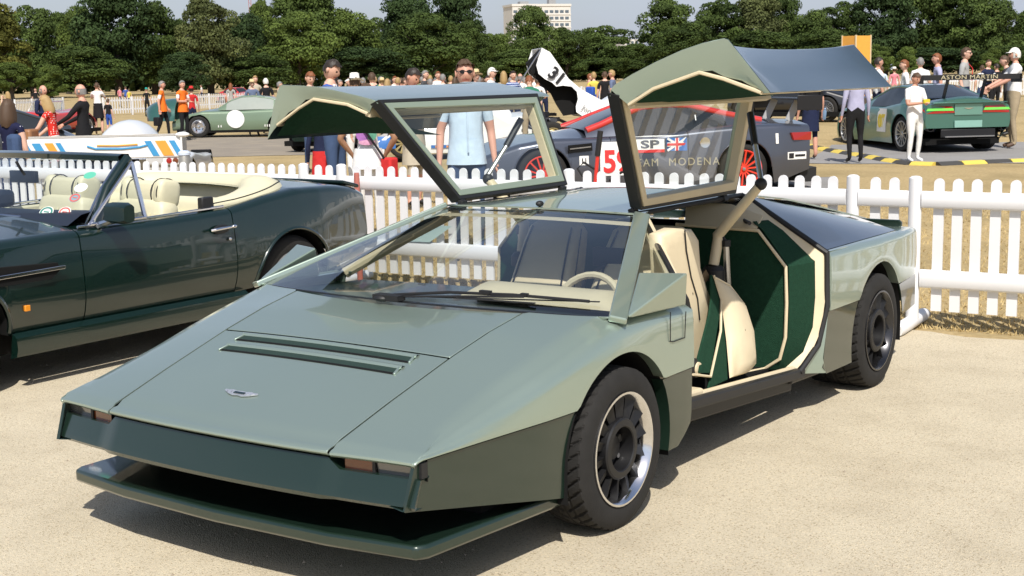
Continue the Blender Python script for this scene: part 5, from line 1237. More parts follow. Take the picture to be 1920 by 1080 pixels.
race_shell(r07, s07, GRN2); arch_lip(s07, GRN2, r07, r=.010)
greenhouse(r07, (.55, 3.0), [(.55, .92), (1.0, 1.10), (1.4, 1.24), (1.75, 1.27), (2.1, 1.25), (2.6, 1.12), (3.0, 1.01)], [(.55, .70), (1.4, .56), (2.1, .54), (3.0, .64)], [(.55, .78), (1.6, .80), (2.3, .82), (3.0, .80)], [(.55, .82), (1.6, .84), (2.3, .90), (3.0, .95)], 1.4, 2.1, .95, 2.3, GRN2, RGLASS)
for yy in (0, 2.6):
    for s in (1, -1): simple_wheel(r07, s*.93, yy, .335, .335, .245, .30, mat('pale_alloy', (.45, .46, .46), rough=.35, metal=.8), 12, 'thin')
mb = MB(); mb.grid([[(x, 1.3+.04*math.sin(x), 1.262-.03*(x/.5)**2) for x in (-.5, -.25, 0, .25, .5)], [(x, 1.55, 1.285-.03*(x/.5)**2) for x in (-.5, -.25, 0, .25, .5)]]); mb.build('green_sunstrip', mat('lime_print', (.10, .55, .08), rough=.4), r07)
LIME = mat('lime_lamp_band', (.18, .70, .10), rough=.3)
for s in (1, -1):
    mb = MB(); mb.prism([(s*.28, 3.458, .745), (s*.84, 3.440, .73), (s*.88, 3.35, .80), (s*.80, 3.43, .885), (s*.34, 3.458, .865)], (0, .014, 0)); tlp = mb.build('tail_lamp', REDLENS, r07, smooth=0)
    mb = MB(); mb.prism([(s*.30, 3.475, .785), (s*.85, 3.457, .785), (s*.82, 3.457, .83), (s*.32, 3.475, .83)], (0, .004, 0)); mb.build('lamp_band', LIME, tlp, smooth=0)
mb = MB(); mb.box((0, 3.462, .80), (.56, .012, .20)); mb.build('boot_panel', paint('pale_green_metallic', (.17, .36, .29), metal=.5), r07, smooth=0)
mb = MB(); mb.prism([(x, 3.472, .82+z) for x, z in ((0, -.015), (.05, -.005), (.10, .012), (.03, .012), (0, .008), (-.03, .012), (-.10, .012), (-.05, -.005))], (0, .004, 0)); mb.build('winged_badge', CHROME, r07, smooth=0)
mb = MB(); mb.box((0, 3.47, .53), (.56, .012, .13)); mb.build('number_plate', mat('pale_plate', (.22, .40, .34), rough=.4), r07, bevel=.004)
mb = MB(); mb.box((0, 3.46, .36), (1.10, .04, .15)); mb.build('rear_diffuser', SATIN, r07, bevel=.01)
mb = MB(); mb.box((0, 3.50, .30), (1.0, .10, .02)); mb.build('diffuser_blade', STEEL, r07)
for s in (1, -1):
    mb = MB(); mb.lathe([(.05, -.10), (.055, .02), (.065, .02), (.065, -.1)], 16, (s*.74, 3.42, .46), 'Y'); mb.build('exhaust_pipe', SATIN, r07)
mb = MB(); mb.prism([(-.98, 3.22, 1.40), (-.98, 3.48, 1.36), (-.98, 3.54, 1.375), (-.98, 3.50, 1.40), (-.98, 3.22, 1.425)], (1.96, 0, 0)); w7 = mb.build('rear_wing', SATIN, r07, smooth=30)
mb = MB(); mb.box((0, 3.545, 1.40), (1.96, .02, .10)); mb.build('wing_flap', BLACK, w7, bevel=.004)
for s in (1, -1):
    mb = MB(); mb.box((s*.99, 3.40, 1.37), (.012, .38, .16)); mb.build('wing_end_plate', SATIN, w7); mb = MB(); mb.bar((s*.38, 3.20, 1.0), (s*.38, 3.36, 1.38), .10, .015, side=(0, 1, 0)); mb.build('wing_strut', SATIN, w7)
text_mesh('ASTON MARTIN', .105, mat('gold_print', (.50, .44, .28), rough=.45), w7, frame_M((.05, 3.558, 1.398), (-1, 0, 0), (0, 0, 1)), sx=1.45, spacing=1.05)
M7 = lambda y, z: frame_M((-side_x(s07, y, z)-.004, y, z), (0, -1, 0), (0, 0, 1))
YEL = mat('yellow_print', (.72, .56, .05), rough=.5)
for s in (1,):
    mb = MB(); mb.grid([[(side_x(s07, y, z), y, z) for y in (1.42, 1.65, 1.88)] for z in (.34, .5, .66, .80)]); pn = mb.build('number_panel', PRW, r07, smooth=60)
    text_mesh('07', .34, YEL, pn, frame_M((side_x(s07, 1.65, .54)+.006, 1.65, .54), (0, 1, 0), (0, 0, 1)), bold=.02)
mb = MB(); mb.box((0, 3.48, .93), (1.5, .10, .02)); mb.build('boot_lip', GRN2, r07, bevel=.008)
# ---- white striped prototype seen from behind, left ----------------------
n = (FWD*math.cos(rad(7))-RGT*math.sin(rad(7))).normalized()
rw = put((208, 300), 17.6, 4.05, n, 'striped_prototype', 'white striped racing prototype seen from behind over the convertible windscreen')
sw_ = dict(y0=-.8, y1=3.9, hw=[(-.8, .8), (0, .92), (2.0, .93), (3.9, .93)], zt=[(-.8, .2), (0, .60), (1.0, .62), (2.6, .74), (3.9, .70)], zc=[(-.8, .22), (0, .55), (1.0, .66), (3.0, .80), (3.9, .72)], zb=[(-.8, .1), (3.2, .10), (3.9, .42)], arches=[(0, .3, .34), (2.9, .31, .36)], roll=.08, tuck=.02, flare=.02)
race_shell(rw, sw_, WHITEP)
mb = MB(); rows = []
for i in range(13):
    a = math.pi*i/12; rows.append([(-.44*math.cos(b)*math.sin(a)**.6, 2.3-1.15*math.cos(a), .74+.46*math.sin(b)**1.1*math.sin(a)**.8) for b in [math.pi*j/12 for j in range(13)]])
mb.grid(rows); mb.build('cockpit_canopy', WHITEP, rw, smooth=60)
mb = MB(); mb.prism([(-.94, 3.95, .99), (-.94, 4.38, 1.03), (-.94, 4.40, 1.065), (-.94, 3.95, 1.03)], (1.88, 0, 0)); wg = mb.build('rear_wing', mat('pearl_white', (.62, .60, .57), rough=.35, coat=.4), rw, smooth=0, bevel=.006)
mb = MB(); mb.box((0, 4.40, .90), (1.90, .03, .26)); tp_ = mb.build('tail_band', WHITEP, rw, bevel=.008)
STB, STO = mat('stripe_blue', (.05, .28, .55), rough=.4), mat('stripe_orange', (.80, .33, .05), rough=.4)
# seen from behind: picture right is local -x?  the tail faces us, so picture left is the car's left (+x)
def slant(x, w, m): mb = MB(); mb.prism([(x-w/2-.05, 4.418, .79), (x+w/2-.05, 4.418, .79), (x+w/2+.05, 4.418, .98), (x-w/2+.05, 4.418, .98)], (0, .004, 0)); mb.build('slanted_stripe', m, tp_, smooth=0)
SGN = -1 if (Matrix.Rotation(rw.rotation_euler.z, 3, 'Z') @ V((1, 0, 0))).dot(RGT) < 0 else 1
for px_, w_, m_ in ((76, .07, STB), (96, .10, STB), (118, .10, STO), (134, .06, STB), (289, .08, STB), (311, .13, STO), (331, .07, STB)): slant(SGN*((px_-208)/141.0), w_, m_)
mb = MB(); mb.tube([(SGN*-.22, 4.422, .93), (SGN*-.12, 4.422, .895), (SGN*.2, 4.422, .888), (SGN*.42, 4.422, .905), (SGN*.52, 4.422, .93)], .012, 6); mb.build('blue_smile', STB, tp_)
mb = MB(); mb.tube([(SGN*-.10, 4.422, .935), (SGN*.15, 4.422, .928), (SGN*.40, 4.422, .94)], .010, 6); mb.build('orange_smile', STO, tp_)
mb = MB(); mb.box((SGN*-.10, 4.34, .56), (.98, .06, .38)); mb.build('tail_grille', MBLACK, rw)
mb = MB(); mb.box((SGN*.72, 4.34, .50), (.46, .06, .50)); mb.build('tail_corner', mat('grey_panel', (.42, .41, .38), rough=.5), rw, bevel=.01)
mb = MB(); mb.box((SGN*.70, 4.385, .725), (.42, .03, .11)); lf = mb.build('lamp_panel', WHITEP, rw, bevel=.008)
mb = MB(); mb.box((SGN*.60, 4.405, .725), (.20, .01, .07)); mb.build('grey_plate', mat('silver_panel', (.5, .5, .5), rough=.3), lf)
for k, m_ in ((.775, REDLENS), (.855, AMBER)): mb = MB(); mb.lathe([(.0001, .016), (.034, .012), (.036, 0)], 16, (SGN*k, 4.402, .725), 'Y'); mb.build('round_lamp', m_, lf)
mb = MB(); mb.box((SGN*.945, 4.20, .95), (.02, .5, .26)); mb.ell((SGN*.96, 4.42, 1.05), (.09, .05, .035)); mb.build('wing_end_plate', WHITEP, wg)
for yy, R_ in ((0, .30), (2.9, .33)):
    for s in (1, -1): simple_wheel(rw, s*.90, yy, R_, R_, .2, .3, STEEL, 10, 'thin')
p = at_depth(347, 318, 17.2)
mb = MB(); mb.lathe([(.0001, .82), (.06, .81), (.075, .78), (.075, 0), (.0001, 0)], 20, (0, 0, 0), 'Z'); o = mb.build('waste_bin', mat('grey_galvanised', (.34, .33, .30), rough=.4, metal=.5), None); o.location = (p.x, p.y, 0); tag(o, 'slim grey cylindrical bin beside the tail of the striped prototype', 'bin')
mb = MB(); mb.lathe([(.0001, .86), (.05, .855), (.078, .83), (.078, .80), (.0001, .80)], 20, (0, 0, 0), 'Z'); mb.build('bin_lid', mat('pale_blue_plastic', (.55, .62, .75), rough=.4), o)
# ---- old green coupe with a white roundel, front tipped forward ----------
n = (-RGT).normalized()
rc = put((373, 242), 42.0, 0.0, n, 'classic_green_coupe', 'old sage green coupe with a white roundel and its front tipped forward', xoff=.75)
SAGE2 = paint('soft_sage_paint', (.17, .24, .16), metal=.2, rough=.35)
sc_ = dict(y0=-.85, y1=3.35, hw=[(-.85, .62), (-.4, .78), (0, .83), (1.2, .80), (2.5, .82), (3.35, .62)], zt=[(-.85, .50), (-.3, .72), (.1, .80), (1.2, .80), (2.5, .84), (3.35, .66)], zc=[(-.85, .52), (0, .80), (.6, .90), (2.6, .96), (3.35, .70)], zb=[(-.85, .22), (3.0, .22), (3.35, .36)], arches=[(0, .33, .38), (2.5, .33, .37)], roll=.14, tuck=.05, flare=.02)
race_shell(rc, sc_, SAGE2)
greenhouse(rc, (.60, 3.0), [(.6, .90), (.95, 1.14), (1.3, 1.26), (1.7, 1.27), (2.2, 1.20), (3.0, .90)], [(.6, .55), (1.3, .46), (2.2, .46), (3.0, .55)], [(.6, .66), (1.5, .70), (3.0, .66)], [(.6, .82), (1.5, .83), (3.0, .84)], 1.2, 2.0, .85, 2.3, SAGE2, mat('pale_window', (.30, .33, .30), rough=.1))
for yy in (0, 2.5):
    for s in (1, -1): simple_wheel(rc, s*.78, yy, .33, .33, .21, .18, CHROME, 10, 'dish')
mb = MB(); mb.lathe([(.0001, .006), (.27, .006), (.275, 0)], 32, (side_x(sc_, 1.15, .55)+.004, 1.15, .55), 'X'); mb.build('white_roundel', PRW, rc)
mb = MB(); rows = []
TEAL = paint('teal_green_paint', (.035, .12, .10), metal=.3)
for i in range(13):
    ph = math.pi*.5*i/12; rows.append([(.80*math.sin(th)*math.cos(ph)**.5*(1 if True else 0), -.72-1.10*math.sin(ph)**1.0*(1-.12*abs(math.sin(th))), .52+.68*math.cos(th)*math.cos(ph*.92)**.7) for th in [lerp(-math.pi/2, math.pi/2, q/14) for q in range(15)]])
mb.grid(rows); mb.build('tipped_front', TEAL, rc, smooth=60, thick=.02)
for yv in (.62, .70, 2.05, 2.12, 2.19): mb = MB(); mb.box((side_x(sc_, yv, .33), yv, .34), (.01, .025, .07)); mb.build('side_louvre', PRW, rc)
# ---- far roadsters --------------------------------------------------------
def roadster(px_, depth, n, name, label, paint_m, wheel='wire', screen=True, top=0):
    r = put(px_, depth, 1.2, n, name, label)
    sp_ = dict(y0=-.6, y1=3.2, hw=[(-.6, .45), (-.2, .62), (0, .72), (1.2, .70), (2.4, .74), (3.2, .5)], zt=[(-.6, .58), (0, .78), (1.0, .80), (2.4, .84), (3.2, .58)], zc=[(-.6, .62), (0, .86), (.9, .92), (1.3, .84), (2.2, .84), (2.6, .90), (3.2, .60)], zb=[(-.6, .26), (3.2, .28)], arches=[(0, .33, .37), (2.4, .33, .37)], roll=.16, tuck=.05, flare=.03)
    race_shell(r, sp_, paint_m)
    for yy in (0, 2.4):
        for s in (1, -1): simple_wheel(r, s*.70, yy, .33, .33, .22, .16, STEEL, 10, wheel)
    for s in (1, -1): mb = MB(); mb.lathe([(.0001, -.02), (.08, -.02), (.085, .02), (.05, .10), (.0001, .12)], 18, (s*.45, -.52, .70), 'Y'); mb.build('headlamp', CHROME, r)
    if screen:
        mb = MB(); mb.grid([[(-.6, 1.0, .86), (.6, 1.0, .86)], [(-.52, 1.2, 1.16), (.52, 1.2, 1.16)]]); mb.build('windscreen', PANE, r); mb = MB(); mb.tube([(-.6, 1.0, .86), (-.52, 1.2, 1.16), (.52, 1.2, 1.16), (.6, 1.0, .86)], .015, 6); mb.build('windscreen_frame', CHROME, r)
    if top:
        greenhouse(r, (.8, 2.9), [(.8, .86), (1.3, 1.22), (1.9, 1.24), (2.9, .88)], [(.8, .5), (1.3, .46), (2.9, .5)], [(.8, .62), (2.9, .6)], [(.8, .82), (2.9, .82)], 1.25, 2.0, 1.0, 2.4, paint_m, RGLASS)
    return r
CHAR = paint('charcoal_paint', (.035, .042, .05), metal=.3)
roadster((-40, 262), 27, (-RGT*.9-FWD*.43).normalized(), 'dark_grey_coupe', 'dark grey coupe behind the woman in the navy spotted dress', CHAR, 'dish', False, 1)
roadster((92, 226), 44, (-FWD*.97-RGT*.25).normalized(), 'red_roadster', 'red roadster with round chrome headlamp behind the man in the dark suit', REDP)
roadster((452, 197), 100, (RGT*.8-FWD*.6).normalized(), 'red_coupe', 'small red car beyond the old sage green coupe', REDP, 'dish', False, 1)
roadster((645, 262), 34, (-RGT*.35-FWD*.94).normalized(), 'dark_green_roadster', 'dark green old car half hidden below the open passenger door', BRG, 'wire', True)
roadster((1490, 215), 37, (-RGT*.8+FWD*.6).normalized(), 'black_roadster', 'black roadster with wire wheels behind the grey race coupe', paint('black_paint', (.010, .010, .012), metal=.1), 'wire', True)
# ---- trolley jack, cable ramp, sign --------------------------------------
p = at_depth(1150, 345, 15.2); jk = thing('trolley_jack', 'red trolley jack with a black handle grip standing behind the fence', 'trolley jack', (p.x, p.y, gz(p.x, p.y)), FZ)
JR = mat('jack_red', (.62, .035, .025), rough=.4, coat=.3)
mb = MB()
for s in (1, -1): mb.box((0, s*.14, .12), (.75, .02, .12))
mb.box((-.1, 0, .14), (.2, .26, .10)); mb.build('jack_frame', JR, jk, bevel=.006)
mb = MB(); mb.bar((.1, 0, .16), (.34, 0, .34), .10, .05, side=(0, 1, 0)); mb.lathe([(.0001, 0), (.07, 0), (.07, .02), (.0001, .02)], 14, (.35, 0, .35), 'Z'); mb.build('lift_arm', JR, jk)
mb = MB(); mb.tube([(-.25, 0, .18), (-.20, .02, .72)], .022, 8); hn = mb.build('jack_handle', JR, jk); mb = MB(); mb.tube([(-.205, .02, .70), (-.17, .03, .98)], .032, 10); mb.build('handle_grip', BLACK, hn)
mb = MB(); mb.tube([(-.32, .1, .3), (-.5, .1, .55), (-.42, .1, .62), (-.2, .1, .5)], .014, 6); mb.tube([(-.1, .1, .42), (.06, .1, .52), (.2, .1, .50)], .014, 6); mb.build('air_hose', BLACK, jk)
for s in (1, -1):
    for xx in (-.32, .32): mb = MB(); mb.lathe([(.0001, -.02), (.05, -.02), (.05, .02), (.0001, .02)], 12, (xx, s*.17, .05), 'Y'); mb.build('jack_wheel', STEEL, jk)
pathp = [(1508, 272), (1534, 278), (1575, 286), (1626, 294), (1660, 301), (1700, 307), (1745, 309.5), (1795, 307), (1850, 304.5), (1925, 302), (2010, 300)]
gp = [ground_at(*q) for q in pathp]; ds = [0]
for a, b in zip(gp, gp[1:]): ds.append(ds[-1]+(b-a).length)
def along(t):
    for i in range(len(ds)-1):
        if ds[i+1] >= t: f = (t-ds[i])/(ds[i+1]-ds[i]); return gp[i].lerp(gp[i+1], f)
    return gp[-1]
ramp = thing('cable_ramp', 'yellow and black cable ramp laid on the grass round the green race coupe', 'cable ramp', tuple(gp[0]))
YR, KR = mat('ramp_yellow', (.66, .50, .09), rough=.7), mat('ramp_black', (.05, .048, .045), rough=.8)
t_ = 0; k = 0
while t_ < ds[-1]-.5:
    a, b = along(t_)-gp[0], along(t_+.46)-gp[0]; mb = MB(); d_ = (b-a).normalized(); sd = V((d_.y, -d_.x, 0)); 
    rows = [[e+sd*w_+V((0, 0, h_)) for w_, h_ in ((-.14, -.03), (-.13, .0), (-.05, .045), (.05, .045), (.13, .0), (.14, -.03))] for e in (a, b)]
    mb.grid(rows); mb.poly(*rows[0]); mb.poly(*rows[1]); mb.build('ramp_segment', YR if k % 2 == 0 else KR, ramp, smooth=0); t_ += .48; k += 1
p = at_depth(1605, 115, 52); sg = thing('sign_tower', 'square orange sign tower standing in front of the trees', 'sign', (p.x, p.y, gz(p.x, p.y)), math.atan2(_rh.y, _rh.x)+.5)
mb = MB(); mb.box((0, 0, 1.30), (.74, .74, 2.6)); mb.build('sign_board', mat('orange_board', (.74, .36, .06), rough=.5), sg, bevel=.01, smooth=0)
for sx in (1, -1):
    for sy in (1, -1): mb = MB(); mb.box((sx*.37, sy*.37, 1.31), (.05, .05, 2.64)); mb.build('corner_post', mat('cream_post', (.62, .50, .32), rough=.5), sg)
# ---- far white fences -----------------------------------------------------
def far_fence(a, b, label, h=.95, step=.14):
    A, B_ = ground_at(*a), ground_at(*b); d = B_-A; L = d.length; rz = math.atan2(d.y, d.x)
    t = thing('far_picket_fence', label, 'fence', tuple(A), rz)
    sl_ = d.z/L
    for z in (.3, .78): mb = MB(); mb.bar((0, 0, z), (L, 0, z+d.z), .09, .03, side=(0, 0, 1)); mb.build('rail', FW_W, t, smooth=0)
    mb = MB(); k = 0; x_ = 0
    while x_ < L: mb.prism([(x_, -.03, .08), (x_+.07, -.03, .08), (x_+.07, -.03, h-.03), (x_+.035, -.03, h), (x_, -.03, h-.03)], (0, -.015, 0)); x_ += step
    o = mb.build('pickets', FW_W, t, smooth=0, weld=False); kind(o, 'stuff')
    for i in range(int(L/2.2)+1): mb = MB(); mb.box((i*2.2, 0, h/2), (.08, .08, h+.04)); mb.build('post', FW_W, t, smooth=0)
    return t
far_fence((30, 222), (120, 215), 'low white picket fence in the distance behind the red spotted dress', step=.2)
far_fence((195, 217), (300, 212), 'distant white picket fence left of the orange vests', step=.2)
far_fence((355, 207), (470, 201), 'distant white picket fence behind the old sage green coupe', step=.2)
far_fence((1090, 203), (1260, 198), 'distant white picket fence beyond the tipped tail of the number 31 car', step=.2)
far_fence((1630, 192), (1990, 178), 'white picket fence beyond the green race coupe', step=.16)
# ================================================================== PEOPLE
ZONES = ['skin', 'torso', 'sleeve', 'forearm', 'hand', 'hips', 'thigh', 'calf', 'shoe', 'dark', 'lips']
def pose_joints(pose):
    J = dict(pelvis=(0, 0, .95), spine=(0, .0, 1.12), chest=(0, .015, 1.30), neck=(0, .02, 1.47), head=(0, .005, 1.56))
    lg = {'walk': ((.10, -.16), (.10, .20)), 'lean_leg': ((.10, -.04), (.14, .02))}.get(pose if pose in ('walk',) else '', ((.105, 0), (.105, 0)))
    for s, n, (kx, ky) in ((1, 'l', lg[0]), (-1, 'r', lg[1])):
        J['hip'+n] = (s*.085, 0, .90); J['knee'+n] = (s*kx, ky*.5-.03, .50); J['ankle'+n] = (s*kx, ky+.03, .085+(.05 if ky > .1 else 0)); J['toe'+n] = (s*(kx+.015), ky-.13, .035)
        J['sh'+n] = (s*.165, .02, 1.405)
    A = {'down': ((.225, .04, 1.13), (.245, -.03, .88)), 'folded': ((.245, -.03, 1.15), (-.06, -.23, 1.19)), 'photo': ((.23, -.17, 1.22), (.075, -.27, 1.49)), 'phone': ((.225, -.06, 1.14), (.055, -.27, 1.17)),
         'hips': ((.30, .04, 1.17), (.19, -.06, 1.0)), 'walk': ((.23, .02, 1.14), (.25, -.10, .93)), 'point': ((.24, -.14, 1.24), (.20, -.36, 1.24)), 'reach': ((.22, -.16, 1.20), (.16, -.40, 1.08))}[pose]
    for s, n in ((1, 'l'), (-1, 'r')):
        e, w = A; k = 1.0
        if pose == 'folded' and n == 'r': w = (w[0], w[1]+.05, w[2]-.05)
        if pose == 'walk' and n == 'r': e, w = (.23, .08, 1.14), (.25, .06, .90)
        if pose == 'point' and n == 'r': e, w = (.225, .04, 1.13), (.245, -.03, .88)
        J['el'+n] = (s*e[0], e[1], e[2]); J['wr'+n] = (s*w[0], w[1], w[2])
    return {k: V(v) for k, v in J.items()}
def head_bm(bm, c, tilt, zone_layer):
    n, k = 22, 16; g = []
    R = Matrix.Rotation(tilt, 3, 'X')
    for i in range(k+1):
        ph = math.pi*i/k; row = []
        for j in range(n):
            th = 2*math.pi*j/n; dx, dy, dz = math.sin(ph)*math.sin(th), -math.sin(ph)*math.cos(th), math.cos(ph)
            x, y, z = dx*.076, dy*.096, dz*.118
            low = max(0, -dz); x *= 1-.22*low; 
            if dy > 0: y *= 1-.10*low                                     # back of the skull (dy>0) tapers to the neck
            else: y *= 1.0-.06*low
            f = max(0, -dy)                                                 # front of the face
            nose = math.exp(-((dx*.076)/.013)**2)*math.exp(-((z+.012)/.024)**2)*f; y -= .024*nose
            eye = (math.exp(-((abs(dx)*.076-.032)/.016)**2)*math.exp(-((z-.016)/.014)**2))*f; y += .010*eye
            chin = math.exp(-((z+.098)/.02)**2)*f*math.exp(-((dx*.076)/.03)**2); y -= .010*chin
            brow = math.exp(-((z-.036)/.012)**2)*f; y -= .004*brow
            row.append(bm.verts.new(c+R @ V((x, y, z))))
        g.append(row)
    for i in range(k):
        for j in range(n):
            a = [g[i][j], g[i][(j+1) % n], g[i+1][(j+1) % n], g[i+1][j]]
            try: f = bm.faces.new(a)
            except ValueError: continue
            m = sum((v.co for v in a), V())/4; q = R.transposed() @ (m-c); z_ = 0
            if q.y < -.05 and abs(q.z-.016) < .009 and .017 < abs(q.x) < .048: z_ = 9
            if q.y < -.05 and abs(q.z+.060) < .009 and abs(q.x) < .027: z_ = 10
            f.material_index = z_
    for s in (1, -1):                                                     # ears
        vs = [bm.verts.new(c+R @ V((s*(.074+dx), .008+.018*math.cos(a), -.004+.030*math.sin(a)))) for dx in (0, .012) for a in [2*math.pi*q/8 for q in range(8)]]
        for q in range(8): bm.faces.new((vs[q], vs[(q+1) % 8], vs[8+(q+1) % 8], vs[8+q])).material_index = 0
        bm.faces.new(vs[8:]).material_index = 0
BODY_CACHE = {}
def body_mesh(pose, build='m', bend=0.0, tilt=0.0):
    key = (pose, build, round(bend, 2), round(tilt, 2))
    if key in BODY_CACHE: return BODY_CACHE[key]
    J = pose_joints(pose); fem = build == 'f'; big = build == 'b'
    Rb = Matrix.Rotation(bend, 3, 'X')
    if bend:
        P0 = J['pelvis'].copy()
        for k_ in J:
            if k_[:3] in ('spi', 'che', 'nec', 'hea') or k_[:2] in ('sh', 'el', 'wr'): J[k_] = P0+Rb @ (J[k_]-P0)
    vs, es, rd, bones = [], [], [], []
    def vert(p, r): vs.append(V(p)); rd.append(r if isinstance(r, tuple) else (r, r)); return len(vs)-1
    def edge(a, b, z): es.append((a, b)); bones.append((a, b, z))
    w = .90 if fem else 1.14 if big else 1.0
    pv = vert(J['pelvis'], (.150*w, .110*w)); sp = vert(J['spine'], ((.120 if fem else .138)*w, .098*w*(1.12 if big else 1))); ch = vert(J['chest'], (.150*w, .105*w)); nk0 = vert(J['chest'].lerp(J['neck'], .62), (.105*w, .075)); nk = vert(J['neck'].lerp(J['head'], .15), .054*(.88 if fem else 1)); hd = vert(J['head'], .050)
    edge(pv, sp, 'torso'); edge(sp, ch, 'torso'); edge(ch, nk0, 'torso'); edge(nk0, nk, 'skin'); edge(nk, hd, 'skin')
    for n in 'lr':
        hp = vert(J['hip'+n].lerp(J['knee'+n], .10), .092*w); th = vert(J['hip'+n].lerp(J['knee'+n], .5), .078*w); kn = vert(J['knee'+n], .056); cf = vert(J['knee'+n].lerp(J['ankle'+n], .35), .056); ak = vert(J['ankle'+n], .038); to = vert(J['toe'+n], (.040, .028)); he = None
        edge(pv, hp, 'hips'); edge(hp, th, 'hips'); edge(th, kn, 'thigh'); edge(kn, cf, 'calf'); edge(cf, ak, 'calf'); edge(ak, to, 'shoe')
        sh = vert(J['sh'+n], .060*w); ua = vert(J['sh'+n].lerp(J['el'+n], .55), .050*w); el = vert(J['el'+n], .040); fa = vert(J['el'+n].lerp(J['wr'+n], .35), .039); wr = vert(J['wr'+n], .026)
        edge(nk0, sh, 'torso'); edge(sh, ua, 'sleeve'); edge(ua, el, 'forearm'); edge(el, fa, 'forearm'); edge(fa, wr, 'forearm')
        d = (J['wr'+n]-J['el'+n]).normalized(); s = 1 if n == 'l' else -1
        lat = V((0, -1, 0)); lat = (lat-d*lat.dot(d)); lat = lat.normalized() if lat.length > .1 else V((0, 0, 1)); cr = d.cross(lat)*s
        pa = vert(J['wr'+n]+d*.055, (.030, .018)); edge(wr, pa, 'hand')
        for q, (o_, L_) in enumerate(((.030, .062), (.011, .072), (-.008, .066), (-.026, .050))):
            b0 = vert(J['wr'+n]+d*.085+lat*o_, .0105); b1 = vert(J['wr'+n]+d*(.085+L_*.55)+lat*o_*1.1-cr*.008, .0095); b2 = vert(J['wr'+n]+d*(.085+L_*.95)+lat*o_*1.1-cr*.026, .008); edge(pa, b0, 'hand'); edge(b0, b1, 'hand'); edge(b1, b2, 'hand')
        t0 = vert(J['wr'+n]+d*.045+lat*.034-cr*.008, .012); t1 = vert(J['wr'+n]+d*.085+lat*.052-cr*.016, .010); edge(pa, t0, 'hand'); edge(t0, t1, 'hand')
    me = bpy.data.meshes.new('skeleton'); me.from_pydata([tuple(v) for v in vs], es, []); ob = bpy.data.objects.new('skeleton', me); COL.objects.link(ob)
    sk = ob.modifiers.new('skin', 'SKIN'); sk.use_smooth_shade = True
    for i, d_ in enumerate(me.skin_vertices[0].data): d_.radius = rd[i]; d_.use_root = (i == pv)
    sb = ob.modifiers.new('sub', 'SUBSURF'); sb.levels = 1
    dg = bpy.context.evaluated_depsgraph_get(); dg.update(); em = bpy.data.meshes.new_from_object(ob.evaluated_get(dg)); bpy.data.objects.remove(ob); bpy.data.meshes.remove(me)
    em.materials.clear()
    for z in ZONES: em.materials.append(BLACK)
    bm = bmesh.new(); bm.from_mesh(em)
    A = np.array([vs[a] for a, b, z in bones]); Bv = np.array([vs[b] for a, b, z in bones]); D = Bv-A; LL = (D*D).sum(1); R_ = np.array([max(rd[a]+rd[b]) for a, b, z in bones])
    for f in bm.faces:
        c = np.array(f.calc_center_median()); t = np.clip(((c-A)*D).sum(1)/LL, 0, 1); e = np.linalg.norm(A+D*t[:, None]-c, axis=1)-R_*.9
        i = int(e.argmin()); z = bones[i][2]
        if z == 'torso' and c[2] < J['pelvis'].z+.03: z = 'hips'
        f.material_index = ZONES.index(z); f.smooth = True
    hc = J['head']+Rb @ V((0, -.012, .075)); head_bm(bm, hc, tilt+bend, None)
    for f in bm.faces: f.smooth = True
    bm.to_mesh(em); bm.free(); em.name = 'person'
    BODY_CACHE[key] = (em, hc, Matrix.Rotation(tilt+bend, 4, 'X'), J); return BODY_CACHE[key]
HEADGEAR = {}
